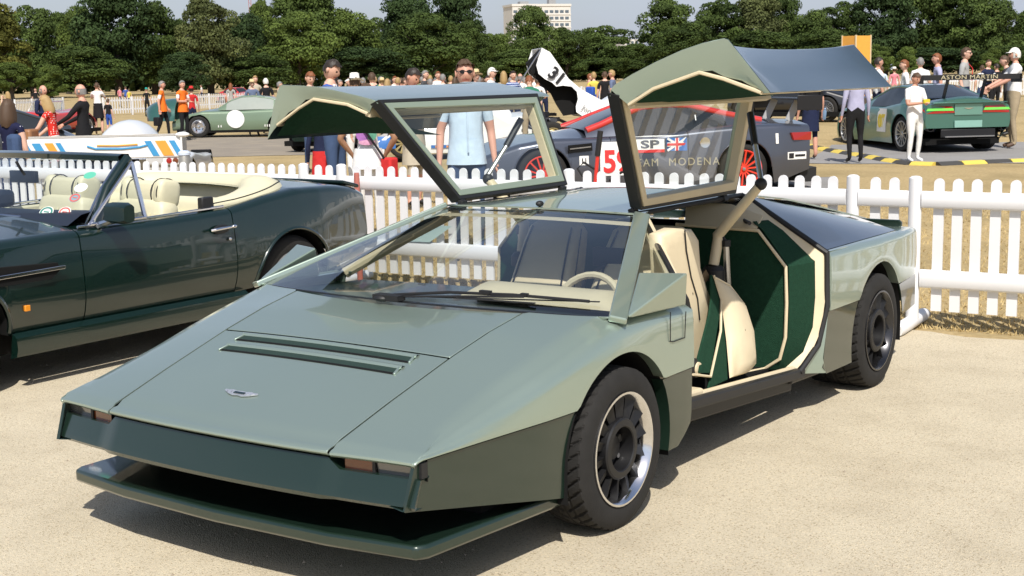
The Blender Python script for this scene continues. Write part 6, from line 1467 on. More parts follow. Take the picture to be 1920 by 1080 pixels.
def headgear_mesh(kind_):
    if kind_ in HEADGEAR: return HEADGEAR[kind_]
    mb = MB()
    def cap_rows(k, top=.0, grow=1.08, low=.02, front=.055, n=20):
        rows = []
        for i in range(7):
            ph = math.pi*.62*i/6; row = []
            for j in range(n):
                th = 2*math.pi*j/n; dx, dy, dz = math.sin(ph)*math.sin(th), -math.sin(ph)*math.cos(th), math.cos(ph); z = dz*.118*grow
                lim = front if dy < -.25 else (low if abs(dx) > .55 and dy < .2 else -.06)
                z = max(z, lim); jit = 1+.035*math.sin(j*2.4+i*1.7)+.03*math.sin(j*5.1-i*2.3) if k != 'smooth' else 1
                row.append((dx*.076*grow*1.03*jit, dy*.096*grow*jit, z*(1+.04*math.sin(j*1.9)) if k != 'smooth' else z))
            rows.append(row)
        return rows
    if kind_ == 'short':
        rows = cap_rows('h', grow=1.06, front=.078, low=.040, n=28)
        for r in rows:
            for q, (x, y, z) in enumerate(r):
                k_ = 1+.13*mnoise.noise(V((x*42, y*42, z*30)))+.05*(z > .05); r[q] = (x*k_, y*k_+(.004 if y < -.05 else 0), z+(.012*mnoise.noise(V((x*55+3, y*55, z*40))) if z > -.04 else .012*math.sin(q*2.1)))
        mb.grid(rows, cv=True)
    elif kind_ == 'bald':
        rows = []
        for z in (.045, .015, -.02, -.055): rows.append([(math.sin(a)*.080*(1-.15*(z < -.03)), math.cos(a)*.101, z) for a in [lerp(-2.0, 2.0, i/14) for i in range(15)]])
        mb.grid(rows)
    elif kind_ == 'long':
        mb.grid(cap_rows('h', grow=1.13), cv=True)
        rows = []
        for i, z in enumerate((.05, 0, -.06, -.12, -.18, -.23)):
            w = (1.10, 1.2, 1.28, 1.32, 1.28, 1.05)[i]; rows.append([(math.sin(a)*.078*w*(1+.05*math.sin(7*a+i)), math.cos(a)*.098*w+.01*i*.4, z+.012*math.sin(5*a)*(i > 4)) for a in [lerp(-1.9, 1.9, q/16) for q in range(17)]])
        mb.grid(rows)
    elif kind_ == 'cap':
        mb.grid(cap_rows('smooth', grow=1.12, front=.045, low=.03), cv=True); rows = []
        for f in (0, .5, 1): rows.append([(.080*math.sin(a)*(1-.1*f), -.092*math.cos(a)-.075*f*math.cos(a)**.6, .050-.014*f) for a in [lerp(-1.1, 1.1, q/10) for q in range(11)]])
        mb.grid(rows)
    elif kind_ in ('straw', 'fedora'):
        pr = [(.0001, .150), (.045, .155), (.070, .140), (.082, .055), (.086, .040)]
        mb.lathe(pr, 20, (0, .005, 0), 'Z'); br = .150 if kind_ == 'straw' else .165; rows = []
        for r in (.084, .12, br): rows.append([(r*math.sin(a), .005+r*1.12*math.cos(a), .042+.028*(r-.084)/.07*math.cos(2*a) ** 1) for a in [2*math.pi*q/24 for q in range(24)]])
        mb.grid(rows, cv=True)
    elif kind_ == 'band': mb.lathe([(.0845, .045), (.0835, .068)], 20, (0, .005, 0), 'Z')
    elif kind_ == 'shades':
        for s in (1, -1):
            rows = [[(s*(.031+.026*f*math.cos(a)), -.100+.010*abs(.031+.026*f*math.cos(a))/.06, .014+.017*f*math.sin(a)) for a in [2*math.pi*q/12 for q in range(12)]] for f in (0.02, 1)]
            mb.grid(rows, cv=True); mb.bar((s*.056, -.088, .020), (s*.080, .0, .018), .006, .003)
        mb.bar((-.01, -.104, .018), (.01, -.104, .018), .006, .004)
    HEADGEAR[kind_] = mb.mesh(kind_, BLACK, smooth=60); return HEADGEAR[kind_]
def skirt_mesh(kind_):
    if kind_ in HEADGEAR: return HEADGEAR[kind_]
    z1 = {'skirt': .52, 'dress': .40, 'shirt_tail': .84, 'shorts_leg': .55, 'coat': .70}[kind_]; mb = MB(); rows = []
    for i in range(7):
        t = i/6; z = lerp(1.06, z1, t); w = lerp(.150, .235 if kind_ in ('skirt', 'dress') else .182, t); d = lerp(.115, .19 if kind_ in ('skirt', 'dress') else .140, t)
        rows.append([(w*math.cos(a)*(1+.035*t*math.sin(6*a)), d*math.sin(a)*(1+.035*t*math.sin(6*a)), z) for a in [2*math.pi*q/28 for q in range(28)]])
    mb.grid(rows, cv=True); HEADGEAR[kind_] = mb.mesh(kind_, BLACK, smooth=70); return HEADGEAR[kind_]
SK = [mat('skin_fair', (.64, .385, .285), rough=.55, var=.06), mat('skin_ruddy', (.60, .315, .225), rough=.55, var=.06), mat('skin_tan', (.36, .19, .11), rough=.55, var=.06)]
EYE = mat('eye_dark', (.05, .03, .025), rough=.4); LIP = mat('lips', (.42, .14, .11), rough=.5)
HAIR = {'brown': mat('hair_brown', (.075, .042, .022), rough=.6, bump=.4, bscale=120), 'dark': mat('hair_dark', (.026, .018, .013), rough=.5, bump=.4, bscale=120), 'grey': mat('hair_grey', (.22, .21, .20), rough=.6, bump=.4, bscale=120), 'white': mat('hair_white', (.55, .53, .50), rough=.6), 'blond': mat('hair_blond', (.36, .24, .10), rough=.6, bump=.4, bscale=120), 'red': mat('hair_red', (.20, .065, .02), rough=.6, bump=.4, bscale=120)}
STRAWH = mat('straw_hat', (.60, .48, .26), rough=.8, bump=.4, bscale=90); WHITEH = mat('white_hat', (.74, .72, .66), rough=.75)
C = {k: cloth('cloth_'+k, v) for k, v in dict(white=(.78, .78, .77), black=(.012, .012, .014), navy=(.014, .020, .055), jeans=(.045, .075, .15), blue=(.05, .10, .34), ltblue=(.52, .64, .76), lilac=(.40, .40, .56), grey=(.34, .34, .33), khaki=(.36, .29, .19), cream=(.62, .54, .40), orange=(.80, .17, .02), red=(.55, .03, .03), pink=(.62, .22, .26), green=(.03, .16, .10), teal=(.02, .30, .25), yellow=(.66, .55, .10), brown=(.10, .06, .035), stone=(.47, .42, .33), dkgrey=(.06, .06, .065), slate=(.12, .15, .24), royal=(.03, .09, .40)).items()}
C['reddots'] = dots('cloth_red_white_dots', (.55, .03, .02), (.80, .76, .72), 26, .26); C['navydots'] = dots('cloth_navy_white_dots', (.012, .014, .045), (.75, .75, .78), 20, .17)
C['bluestripe'] = stripes('cloth_blue_stripes', (.03, .06, .22), (.45, .52, .68), 'Z', 6); C['plaid'] = dots('cloth_pastel_check', (.45, .50, .66), (.66, .40, .46), 24, .30)
SHOE = {'black': mat('shoe_black', (.012, .012, .012), rough=.5), 'white': mat('shoe_white', (.75, .75, .76), rough=.6), 'brown': mat('shoe_brown', (.09, .05, .03), rough=.6)}
def facing_rz(a):
    a = rad(a); d = -_fh*math.cos(a)+_rh*math.sin(a); return math.atan2(d.x, -d.y)
PEOPLE = {}
def person(key, px_, ytop, depth, face, label, top='white', bottom='navy', pose='down', build='m', hair='brown', style='short', hat=None, hatcol=None, sleeve='short', legs='long', skin=0, shoe='black', bend=0, tilt=0, extra=None, shades=False, arms=None, group='visitors on the show field', sc=None, Hmax=1.95, Hmin=1.0, extra_m=None):
    p = at_depth(px_, ytop, depth); z0 = gz(p.x, p.y); H = min(Hmax, max(Hmin, p.z-z0))
    me, hc, hr, J = body_mesh(pose, build, bend, tilt)
    o = bpy.data.objects.new('person', me); COL.objects.link(o); htop = hc.z+.118+(.035 if hat in ('straw', 'fedora') else 0)
    k = H/htop; rz = facing_rz(face); off = Matrix.Rotation(rz, 3, 'Z') @ V((hc.x, hc.y, 0)) * k
    o.location = (p.x-off.x, p.y-off.y, z0); o.rotation_euler = (0, 0, rz); o.scale = (k, k, k); tag(o, label, 'person', group)
    sk, tp, bt = SK[skin], C[top] if isinstance(top, str) else top, C[bottom]
    M_ = dict(skin=sk, torso=tp, sleeve=tp if sleeve != 'none' else sk, forearm=tp if sleeve == 'long' else sk, hand=sk, hips=bt, thigh=bt if legs != 'skirt' else sk, calf=bt if legs == 'long' else sk, shoe=SHOE[shoe], dark=EYE, lips=LIP)
    if arms: M_['sleeve'] = C[arms]; 
    if arms and sleeve == 'long': M_['forearm'] = C[arms]
    for i, z in enumerate(ZONES): o.material_slots[i].link = 'OBJECT'; o.material_slots[i].material = M_[z]
    def add(mesh_, m, name, M4=None):
        c = bpy.data.objects.new(name, mesh_); COL.objects.link(c); c.parent = o; c.material_slots[0].link = 'OBJECT'; c.material_slots[0].material = m
        if M4 is not None: c.matrix_local = M4
        return c
    MH = Matrix.Translation(hc) @ hr
    if style: add(headgear_mesh(style), HAIR[hair], 'hair', MH)
    if hat:
        h_ = add(headgear_mesh('straw' if hat in ('straw', 'fedora') else 'cap'), hatcol or (STRAWH if hat == 'straw' else WHITEH), 'hat', MH)
        if hat in ('straw', 'fedora'): c2 = bpy.data.objects.new('hat_band', headgear_mesh('band')); COL.objects.link(c2); c2.parent = h_; c2.material_slots[0].link = 'OBJECT'; c2.material_slots[0].material = C['black']
    if shades: add(headgear_mesh('shades'), mat('sunglass_lens', (.008, .008, .01), rough=.1), 'sunglasses', MH)
    if extra: add(skirt_mesh(extra), C[extra_m] if extra_m else (bt if extra in ('skirt', 'shorts_leg') else tp), {'skirt': 'skirt', 'dress': 'dress_skirt', 'shirt_tail': 'shirt_tail', 'coat': 'jacket_skirt', 'shorts_leg': 'shorts'}[extra])
    PEOPLE[key] = o; return o
def world_pt(o, v):
    return Matrix.Translation(o.location) @ Matrix.Rotation(o.rotation_euler.z, 4, 'Z') @ (V(v)*o.scale.x)
P_ = person
# left
P_('dots', 14, 187, 15.5, 170, 'woman in a navy dress with white spots seen from behind at the left edge', 'navydots', 'navy', 'down', 'f', 'brown', 'long', sleeve='none', legs='skirt', extra='dress', shoe='brown')
P_('redw', 84, 179, 22, 262, 'fair haired woman in a red and white spotted top and white trousers', 'reddots', 'white', 'reach', 'f', 'blond', 'long', sleeve='none', bend=.22, Hmin=1.45)
P_('bald', 80, 160, 29, 60, 'bald man in a dark jacket behind the woman in the red spotted top', 'navy', 'dkgrey', 'folded', 'm', 'grey', 'bald', sleeve='long', skin=1)
P_('suit', 150, 158, 22.5, 262, 'grey haired man in a dark suit jacket and grey trousers facing left', 'black', 'dkgrey', 'reach', 'm', 'grey', 'bald', sleeve='long', extra='coat', skin=1)
P_('tshirt', 181, 155, 46, 185, 'man in a white t-shirt and dark shorts seen from behind', 'white', 'black', 'photo', 'm', 'brown', legs='shorts', extra='shorts_leg')
P_('kid', 202, 185, 46, 160, 'child in a black top and blue shorts beside the man in the white t-shirt', 'black', 'royal', 'down', 'm', 'brown', legs='shorts')
P_('sun', 14, 172, 50, 250, 'woman in a pale grey top shading her eyes far left', 'grey', 'grey', 'photo', 'f', 'blond', 'long', sleeve='none')
P_('far1', 66, 165, 75, 10, 'distant figure in dark clothes below the small light green tree', 'black', 'black', 'down')
for k, (x_, y_, d_, c_, l_) in enumerate(((224, 163, 95, 'pink', 'distant woman in a pink top on the dry grass'), (235, 162, 95, 'blue', 'distant man in a blue top on the dry grass'), (241, 167, 92, 'yellow', 'distant child in a yellow top on the dry grass'), (377, 159, 115, 'white', 'distant walker in white far behind the orange vests'))):
    P_('far2%d' % k, x_, y_, d_, 150+40*k, l_, c_, 'navy', 'walk')
P_('tealhat', 274, 164, 68, 180, 'person in a teal sun hat and black clothes in the distance', 'black', 'black', 'down', 'f', 'dark', None, hat='straw', hatcol=C['teal'])
P_('vest1', 303, 152, 41, 95, 'steward in an orange vest and black trousers facing right', 'orange', 'black', 'walk', 'm', 'grey', arms='white', skin=1, extra='shirt_tail')
P_('vest2', 341, 151, 40, 60, 'steward with grey hair and an orange vest with arms folded', 'orange', 'black', 'folded', 'm', 'grey', arms='white', skin=1, extra='shirt_tail')
P_('redcap', 358, 161, 44, 200, 'person in a red hat and red top behind the second orange vest', 'red', 'navy', 'down', 'f', 'brown', 'short', hat='straw', hatcol=C['red'])
P_('longhair', 432, 156, 60, 180, 'woman with long auburn hair and a grey green top in the distance', 'grey', 'stone', 'down', 'f', 'red', 'long')
P_('strawman', 472, 148, 42.5, 20, 'man in a straw hat, dark blue jacket and khaki trousers', 'slate', 'khaki', 'walk', 'm', 'brown', None, hat='straw', sleeve='long', shoe='brown')
P_('behind', 478, 142, 47, 30, 'tall fair man behind the man in the straw hat', 'stone', 'khaki', 'down', 'm', 'blond')
P_('blackt', 498, 147, 44, 200, 'man in a white cap and printed black t-shirt with grey shorts', 'black', 'grey', 'down', 'm', 'grey', hat='cap', legs='shorts', extra='shorts_leg')
P_('creamt', 524, 153, 44.5, 100, 'person in a stone jacket and cream trousers beside the green door end', 'stone', 'cream', 'down', 'm', 'grey', sleeve='long')
# behind the open passenger door
P_('redhair', 581, 134, 25, 30, 'young man with short auburn hair looking down at a camera', 'white', 'jeans', 'phone', 'm', 'red', tilt=.35)
P_('blueneck', 621, 111, 16.5, 70, 'tall dark haired man in a blue and white top looking down to the right', 'blue', 'jeans', 'phone', 'm', 'dark', tilt=.45)
P_('redshorts', 597, 150, 17.2, 180, 'child in a navy top and red shorts behind the fence', 'navy', 'red', 'down', 'm', 'dark', legs='shorts', sleeve='long', extra='shorts_leg', Hmax=1.27, shoe='white')
P_('darkhead', 623, 138, 20, 185, 'dark haired person directly in front of the tall man in blue and white', 'dkgrey', 'navy', 'down', 'f', 'dark', 'short')
P_('fedora', 664, 136, 21, 200, 'woman in a wide white hat with a black band', 'white', 'white', 'phone', 'f', 'brown', 'short', hat='fedora')
P_('tank', 686, 150, 13.6, 180, 'person in a printed white vest top seen from behind with a black bag strap', 'white', 'white', 'hips', 'f', 'brown', 'short', sleeve='none', extra='shirt_tail', skin=2, Hmax=1.62)
P_('navyback', 697, 136, 31, 180, 'man in a navy and grey top seen from behind', 'navy', 'khaki', 'down', 'm', 'brown', arms='grey')
P_('plaid', 773, 127, 16.8, 60, 'dark haired man in a pastel checked shirt and pale shorts looking down', 'plaid', 'stone', 'phone', 'b', 'dark', tilt=.5, legs='shorts', extra='shorts_leg', skin=1)
P_('sunman', 871, 112, 12.6, 8, 'man in sunglasses and a pale blue shirt with navy jeans standing by the fence', 'ltblue', 'jeans', 'down', 'b', 'brown', shades=True, extra='shirt_tail', skin=1)
cr = [(716, 145, 44, 'cream', 'person in a cream bucket hat in the crowd', 'straw', 'blond'), (726, 148, 40, 'khaki', 'blond woman in a khaki top in the crowd', None, 'blond'), (740, 143, 47, 'white', 'auburn haired person in white in the crowd', None, 'red'), (752, 146, 42, 'white', 'man in a white shirt left of the checked shirt', None, 'brown'),
      (797, 132, 40, 'dkgrey', 'grey haired man in dark grey right of the checked shirt', None, 'grey'), (806, 141, 46, 'pink', 'blond person in a pink top in the crowd', None, 'blond'), (821, 134, 42, 'white', 'sunburnt man in a white shirt in the crowd', None, 'red'), (830, 139, 39, 'white', 'stout man in a white polo seen from behind in the crowd', None, 'grey'), (845, 142, 45, 'cream', 'blond child in a cream top in the crowd', None, 'blond'), (853, 145, 42, 'navy', 'woman in navy left of the man in sunglasses', None, 'brown'),
      (892, 129, 29, 'white', 'man in a straw hat right of the man in sunglasses', 'straw', 'brown'), (904, 146, 40, 'pink', 'person in pale pink by the man in the straw hat', None, 'brown'), (922, 127, 31, 'white', 'man in a white shirt and beige cap seen from behind', 'cap', 'grey'), (944, 134, 36, 'khaki', 'woman with long blond hair in the crowd', None, 'blond'), (962, 133, 34, 'bluestripe', 'dark haired man in a blue striped shirt', None, 'dark'), (975, 138, 38, 'white', 'bald man in white by the support stay of the tipped tail', None, 'grey'),
      (992, 141, 26, 'green', 'person in dark green bending over the engine of the white prototype', None, 'red'), (1008, 145, 36, 'white', 'person in white behind the engine of the white prototype', None, 'brown')]
for k, (x_, y_, d_, c_, l_, h_, hr_) in enumerate(cr):
    P_('cr%d' % k, x_, y_, d_, (180, 160, 30, 200, 70, 185, 20, 175)[k % 8], l_, c_, ('khaki', 'jeans', 'navy', 'stone')[k % 4], ('down', 'phone', 'folded', 'hips', 'down')[k % 5], 'f' if k % 3 == 1 or 'woman' in l_ else 'b' if 'stout' in l_ else 'm', hr_, 'long' if 'woman' in l_ else 'bald' if 'bald' in l_ else 'short', hat=h_, skin=k % 2, bend=.5 if c_ == 'green' else 0, Hmin=1.2 if c_ == 'green' else 1.4)
rc_ = random.Random(21)
for k in range(26):
    x_ = 640+15*k+rc_.uniform(-5, 5); PALE = k % 3 != 1; TOP = ('white', 'cream', 'ltblue', 'stone', 'pink', 'yellow', 'grey', 'lilac')[k % 8] if PALE else ('navy', 'black', 'dkgrey', 'slate', 'green', 'red')[k % 6]
    P_('band%d' % k, x_, 147-.018*(x_-860)+rc_.uniform(-7, 1), rc_.uniform(33, 52), rc_.choice((180, 170, 20, 90, 200)), 'distant visitor in a %s top in the crowd band above the raised passenger door' % {'ltblue': 'pale blue', 'dkgrey': 'dark grey', 'slate': 'slate blue'}.get(TOP, TOP), TOP, rc_.choice(('khaki', 'stone', 'cream')) if PALE else 'navy', rc_.choice(('down', 'folded', 'phone')), rc_.choice('mfm'), rc_.choice(('brown', 'grey', 'blond', 'dark')), 'short', group='distant visitors in a %s top' % TOP)
# between the doors
P_('yellow', 1113, 135, 39, 190, 'fair woman in a yellow top with a blue bag', 'yellow', 'royal', 'down', 'f', 'blond', 'short', sleeve='none', legs='skirt', extra='skirt')
P_('blk1', 1134, 134, 38, 180, 'man in black between the yellow top and the raised door', 'black', 'black', 'down')
P_('blk2', 1147, 131, 37, 250, 'sunburnt grey haired man in a blue shirt beside the raised door', 'slate', 'navy', 'down', 'm', 'blond', skin=1)
P_('pinkw', 1106, 138, 43, 90, 'person in a pale pink top left of the yellow top', 'pink', 'white', 'down', 'f', 'red', 'short')
# right
P_('shorts', 1521, 130, 24.4, 188, 'man in a black t-shirt and dark shorts seen from behind', 'black', 'navy', 'down', 'b', 'brown', legs='shorts', extra='shorts_leg', shoe='brown', skin=1, Hmax=1.82)
P_('lilac', 1606, 124, 23.2, 184, 'man in a lilac shirt and black trousers seen from behind', 'lilac', 'black', 'down', 'b', 'grey', sleeve='long', Hmax=1.82, skin=1)
P_('boy', 1718, 136, 23.0, 22, 'boy in white t-shirt and white trousers looking at a yellow camera', 'white', 'white', 'phone', 'b', 'brown', tilt=.4, shoe='white', skin=1)
P_('r1', 1648, 107, 30, 100, 'dark haired man with a white collar above the raised door', 'white', 'navy', 'down', 'm', 'dark', skin=1)
P_('r2', 1653, 124, 42, 190, 'person in a blue top behind the dark haired man with the white collar', 'ltblue', 'khaki', 'down', 'm', 'brown')
P_('r3', 1677, 125, 48, 180, 'person in a cream sun hat and pink top', 'pink', 'khaki', 'down', 'f', 'brown', 'short', hat='straw', hatcol=WHITEH)
P_('r4', 1696, 112, 29, 265, 'red haired person in white left of the boy', 'white', 'white', 'down', 'f', 'red', 'short')
P_('r5', 1726, 108, 30.5, 180, 'man with short grey hair in a white shirt behind the boy', 'white', 'stone', 'down', 'b', 'grey')
P_('r6', 1757, 100, 29.5, 265, 'man with glasses, light red hair and a blue shirt facing left', 'lilac', 'navy', 'down', 'm', 'red', skin=1)
P_('r7', 1812, 89, 29, 60, 'tall man in sunglasses and a grey polo shirt with a lanyard', 'grey', 'navy', 'down', 'm', 'brown', shades=True)
P_('r8', 1854, 112, 37, 10, 'man in a dark waistcoat over a white shirt', 'navy', 'black', 'folded', 'm', 'brown', arms='white', sleeve='long')
P_('r9', 1869, 119, 39, 200, 'person in black and white right of the dark waistcoat', 'black', 'black', 'down', 'm', 'dark')
P_('r10', 1884, 104, 29.5, 262, 'man in a dark jacket leaning in behind the white capped man', 'dkgrey', 'black', 'reach', 'm', 'brown', sleeve='long', bend=.15)
P_('r11', 1903, 90, 26.6, 265, 'man in a white cap, pale shirt and khaki trousers at the right edge', 'white', 'khaki', 'reach', 'b', 'white', 'bald', hat='cap', skin=1, shoe='brown')
P_('r12', 1842, 122, 39, 170, 'person in a white top left of the dark waistcoat', 'white', 'jeans', 'down', 'f', 'brown', 'short')
def collar(key, m, placket=True):
    o = PEOPLE[key]; mb = MB(); mb.tube([(.062*math.sin(a), .012-.058*math.cos(a), 1.475-.022*math.cos(a)) for a in [2*math.pi*q/14+.2 for q in range(14)]], .013, 6, flat=1.6); mb.build('shirt_collar', m, o)
    if placket: mb = MB(); mb.tube([(0, -.062, 1.44), (0, -.128, 1.32), (0, -.138, 1.12), (0, -.150, .95)], .008, 5); mb.build('button_placket', m, o)
for k_, c_ in (('sunman', 'ltblue'), ('r7', 'grey'), ('r6', 'lilac'), ('plaid', 'white'), ('r1', 'white'), ('blueneck', 'white')): collar(k_, C[c_], k_ == 'sunman')
# things people carry
def strap(o, pts, r, name, label, m, cat, group=None):
    mb = MB(); mb.tube([world_pt(o, p) for p in pts], r, 6, flat=.5); return tag(mb.build(name, m), label, cat)
o = PEOPLE['tank']; mb = MB(); mb.tube([world_pt(o, p) for p in ((.13, -.14, 1.38), (.13, .0, 1.46), (.08, .14, 1.36), (-.06, .155, 1.15), (-.20, .13, .93))], .017, 6, flat=.5)
bg_ = mb.build('shoulder_bag', C['black']); tag(bg_, 'red shoulder bag on a black strap across the white vest top', 'bag'); mb = MB(); mb.box(world_pt(o, (-.235, .10, .80)), (.13, .13, .30)); mb.build('bag_body', C['red'], bg_, bevel=.02)
# printed back of the vest top
for (x_, z_, rx, rz_, m_) in ((-.055, 1.22, .055, .075, 'print_green'), (.045, 1.21, .07, .07, 'print_violet'), (.0, 1.13, .09, .03, 'print_pink')):
    mm = mat(m_, {'print_green': (.10, .30, .20), 'print_violet': (.35, .14, .42), 'print_pink': (.60, .30, .45)}[m_], rough=.8, var=.4, scale=30); mb = MB(); mb.add([(x_, .124+.0, z_)]+[(x_+rx*math.cos(a), .117-.25*(x_+rx*math.cos(a))**2+.004, z_+rz_*math.sin(a)) for a in [2*math.pi*q/14 for q in range(14)]], [(0, q+1, (q+1) % 14+1) for q in range(14)]); mb.build('shirt_print', mm, o, smooth=0)
def carried(name, label, cat, m, pos, size, bev=.01, rz=0):
    mb = MB(); mb.box((0, 0, 0), size); ob = mb.build(name, m, bevel=bev); ob.location = pos; ob.rotation_euler = (0, 0, rz); return tag(ob, label, cat)
o = PEOPLE['boy']; carried('camera', 'yellow camera held by the boy in white', 'camera', mat('yellow_plastic', (.62, .52, .03), rough=.4), world_pt(o, (0, -.335, 1.20)), (.12, .05, .07), rz=o.rotation_euler.z)
o = PEOPLE['redw']; carried('shoulder_bag', 'tan leather shoulder bag hanging beside the red spotted top', 'bag', mat('tan_leather', (.26, .12, .05), rough=.5), at_depth(58, 262, 21.8), (.30, .16, .34), .04, o.rotation_euler.z)
o = PEOPLE['redshorts']; carried('drawstring_bag', 'pale blue bag carried by the child in red shorts', 'bag', mat('pale_blue_nylon', (.12, .40, .62), rough=.5), at_depth(621, 281, 16.9), (.15, .13, .20), .05)
o = PEOPLE['shorts']; mb = MB(); mb.lathe([(.0001, -.11), (.032, -.11), (.034, .05), (.014, .09), (.014, .11), (.0001, .11)], 14, (0, 0, 0), 'Z'); wb_ = mb.build('water_bottle', mat('blue_bottle', (.25, .42, .68), rough=.15, coat=1)); wb_.location = at_depth(1546, 213, 24.2); wb_.rotation_euler = (.5, .3, 0); tag(wb_, 'blue water bottle held by the man in dark shorts', 'bottle')
o = PEOPLE['vest1']; carried('camera_bag', 'black camera bag hanging beside the first orange vest', 'bag', C['black'], at_depth(295, 228, 40.6), (.22, .14, .26), .03)
o = PEOPLE['dots']; carried('denim_bag', 'blue denim bag beside the navy spotted dress', 'bag', C['jeans'], at_depth(28, 285, 15.2), (.18, .12, .40), .05)
o = PEOPLE['yellow']; carried('handbag', 'bright blue handbag beside the yellow top', 'bag', C['royal'], at_depth(1107, 172, 38.6), (.26, .16, .28), .04)
o = PEOPLE['r7']; mb = MB(); mb.tube([world_pt(o, p) for p in ((.07, -.03, 1.46), (.05, -.125, 1.36), (-.02, -.135, 1.12))], .012, 6, flat=.5); tag(mb.build('lanyard', C['red']), 'red lanyard on the grey polo shirt', 'lanyard')
# ================================================================== TREES, FAR BUILDINGS, CRANE
def leaf_mat(name, col):
    m = bpy.data.materials.new(name); m.use_nodes = True; N = m.node_tree.nodes; L = m.node_tree.links; b = N['Principled BSDF']
    b.inputs['Roughness'].default_value = .75; b.inputs['Specular IOR Level'].default_value = .12
    a = N.new('ShaderNodeAttribute'); a.attribute_name = 'tone'; mx = N.new('ShaderNodeMix'); mx.data_type = 'RGBA'
    mx.inputs['A'].default_value = tuple(c*.55 for c in col)+(1,); mx.inputs['B'].default_value = (col[0]*1.5, col[1]*1.4, col[2]*1.2, 1)
    L.new(a.outputs['Fac'], mx.inputs['Factor']); L.new(mx.outputs['Result'], b.inputs['Base Color'])
    tr = N.new('ShaderNodeBsdfTranslucent'); L.new(mx.outputs['Result'], tr.inputs['Color']); ad = N.new('ShaderNodeMixShader'); ad.inputs[0].default_value = .25
    L.new(b.outputs[0], ad.inputs[1]); L.new(tr.outputs[0], ad.inputs[2]); L.new(ad.outputs[0], N['Material Output'].inputs['Surface']); return m
LEAF = [leaf_mat('leaves_oak', (.062, .098, .030)), leaf_mat('leaves_plane', (.085, .130, .040)), leaf_mat('leaves_lime', (.105, .155, .042)), leaf_mat('leaves_dark', (.045, .078, .032)), leaf_mat('leaves_olive', (.105, .130, .055)), leaf_mat('leaves_chestnut', (.10, .11, .028))]
BARK = mat('bark', (.05, .042, .033), rough=.95, bump=.6, bscale=6)
def crown_mesh(seed, Wd, Ht, n_lobes, n_leaf, leaf, shape='round'):
    rs = np.random.RandomState(seed); Vx, Tn = [], []
    for i in range(n_lobes):
        t = rs.rand()**.8
        if shape == 'round': rr = math.sin(math.pi*(.12+.80*t))**.6
        elif shape == 'tall': rr = math.sin(math.pi*(.10+.84*t))**.5*.9
        else: rr = (1-t)**.55*1.0+.1
        a = rs.uniform(0, 2*math.pi); rad_ = rr*Wd/2*rs.uniform(.25, .85); c = np.array([rad_*math.cos(a), rad_*math.sin(a), Ht*(.10+.80*t)])
        R = np.array([Wd*rs.uniform(.09, .19), Wd*rs.uniform(.09, .19), Ht*rs.uniform(.06, .12)])
        d = rs.normal(size=(n_leaf, 3)); d /= np.linalg.norm(d, axis=1)[:, None]; d[:, 2] = np.where(d[:, 2] < -.55, -d[:, 2], d[:, 2])
        p = c+d*R*rs.uniform(.70, 1.08, (n_leaf, 1)); nrm = d+rs.normal(scale=.55, size=d.shape); nrm /= np.linalg.norm(nrm, axis=1)[:, None]
        up = np.tile([0, 0, 1.0], (n_leaf, 1)); u = np.cross(nrm, up); u /= np.linalg.norm(u, axis=1)[:, None]+1e-6; w = np.cross(nrm, u); ang = rs.uniform(0, 6.28, (n_leaf, 1)); u2 = u*np.cos(ang)+w*np.sin(ang); w2 = -u*np.sin(ang)+w*np.cos(ang)
        s = leaf*rs.uniform(.6, 1.3, (n_leaf, 1)); q = np.stack([p-u2*s, p-w2*s*.7+nrm*s*.2, p+u2*s, p+w2*s*.7+nrm*s*.2], 1); Vx.append(q.reshape(-1, 3)); Tn.append(np.repeat(np.clip(.5+rs.normal(0, .16, n_leaf)+rs.normal(0, .20), 0, 1), 1))
    Vx = np.concatenate(Vx); Tn = np.concatenate(Tn); n = len(Tn)
    me = bpy.data.meshes.new('crown'); me.vertices.add(n*4); me.vertices.foreach_set('co', Vx.ravel()); me.loops.add(n*4); me.loops.foreach_set('vertex_index', np.arange(n*4)); me.polygons.add(n); me.polygons.foreach_set('loop_start', np.arange(0, n*4, 4)); me.polygons.foreach_set('loop_total', np.full(n, 4))
    at = me.attributes.new('tone', 'FLOAT', 'FACE'); at.data.foreach_set('value', Tn.astype(np.float32)); me.update(calc_edges=True); return me
CROWNS = {}
def crown_variant(shape, v):
    if (shape, v) not in CROWNS:
        me = crown_mesh(500+v*17+len(shape), 12.0, 13.0, (70, 58, 84, 64)[v], (330, 400, 280, 360)[v], .20, shape); me.materials.append(LEAF[0]); CROWNS[(shape, v)] = me
    return CROWNS[(shape, v)]
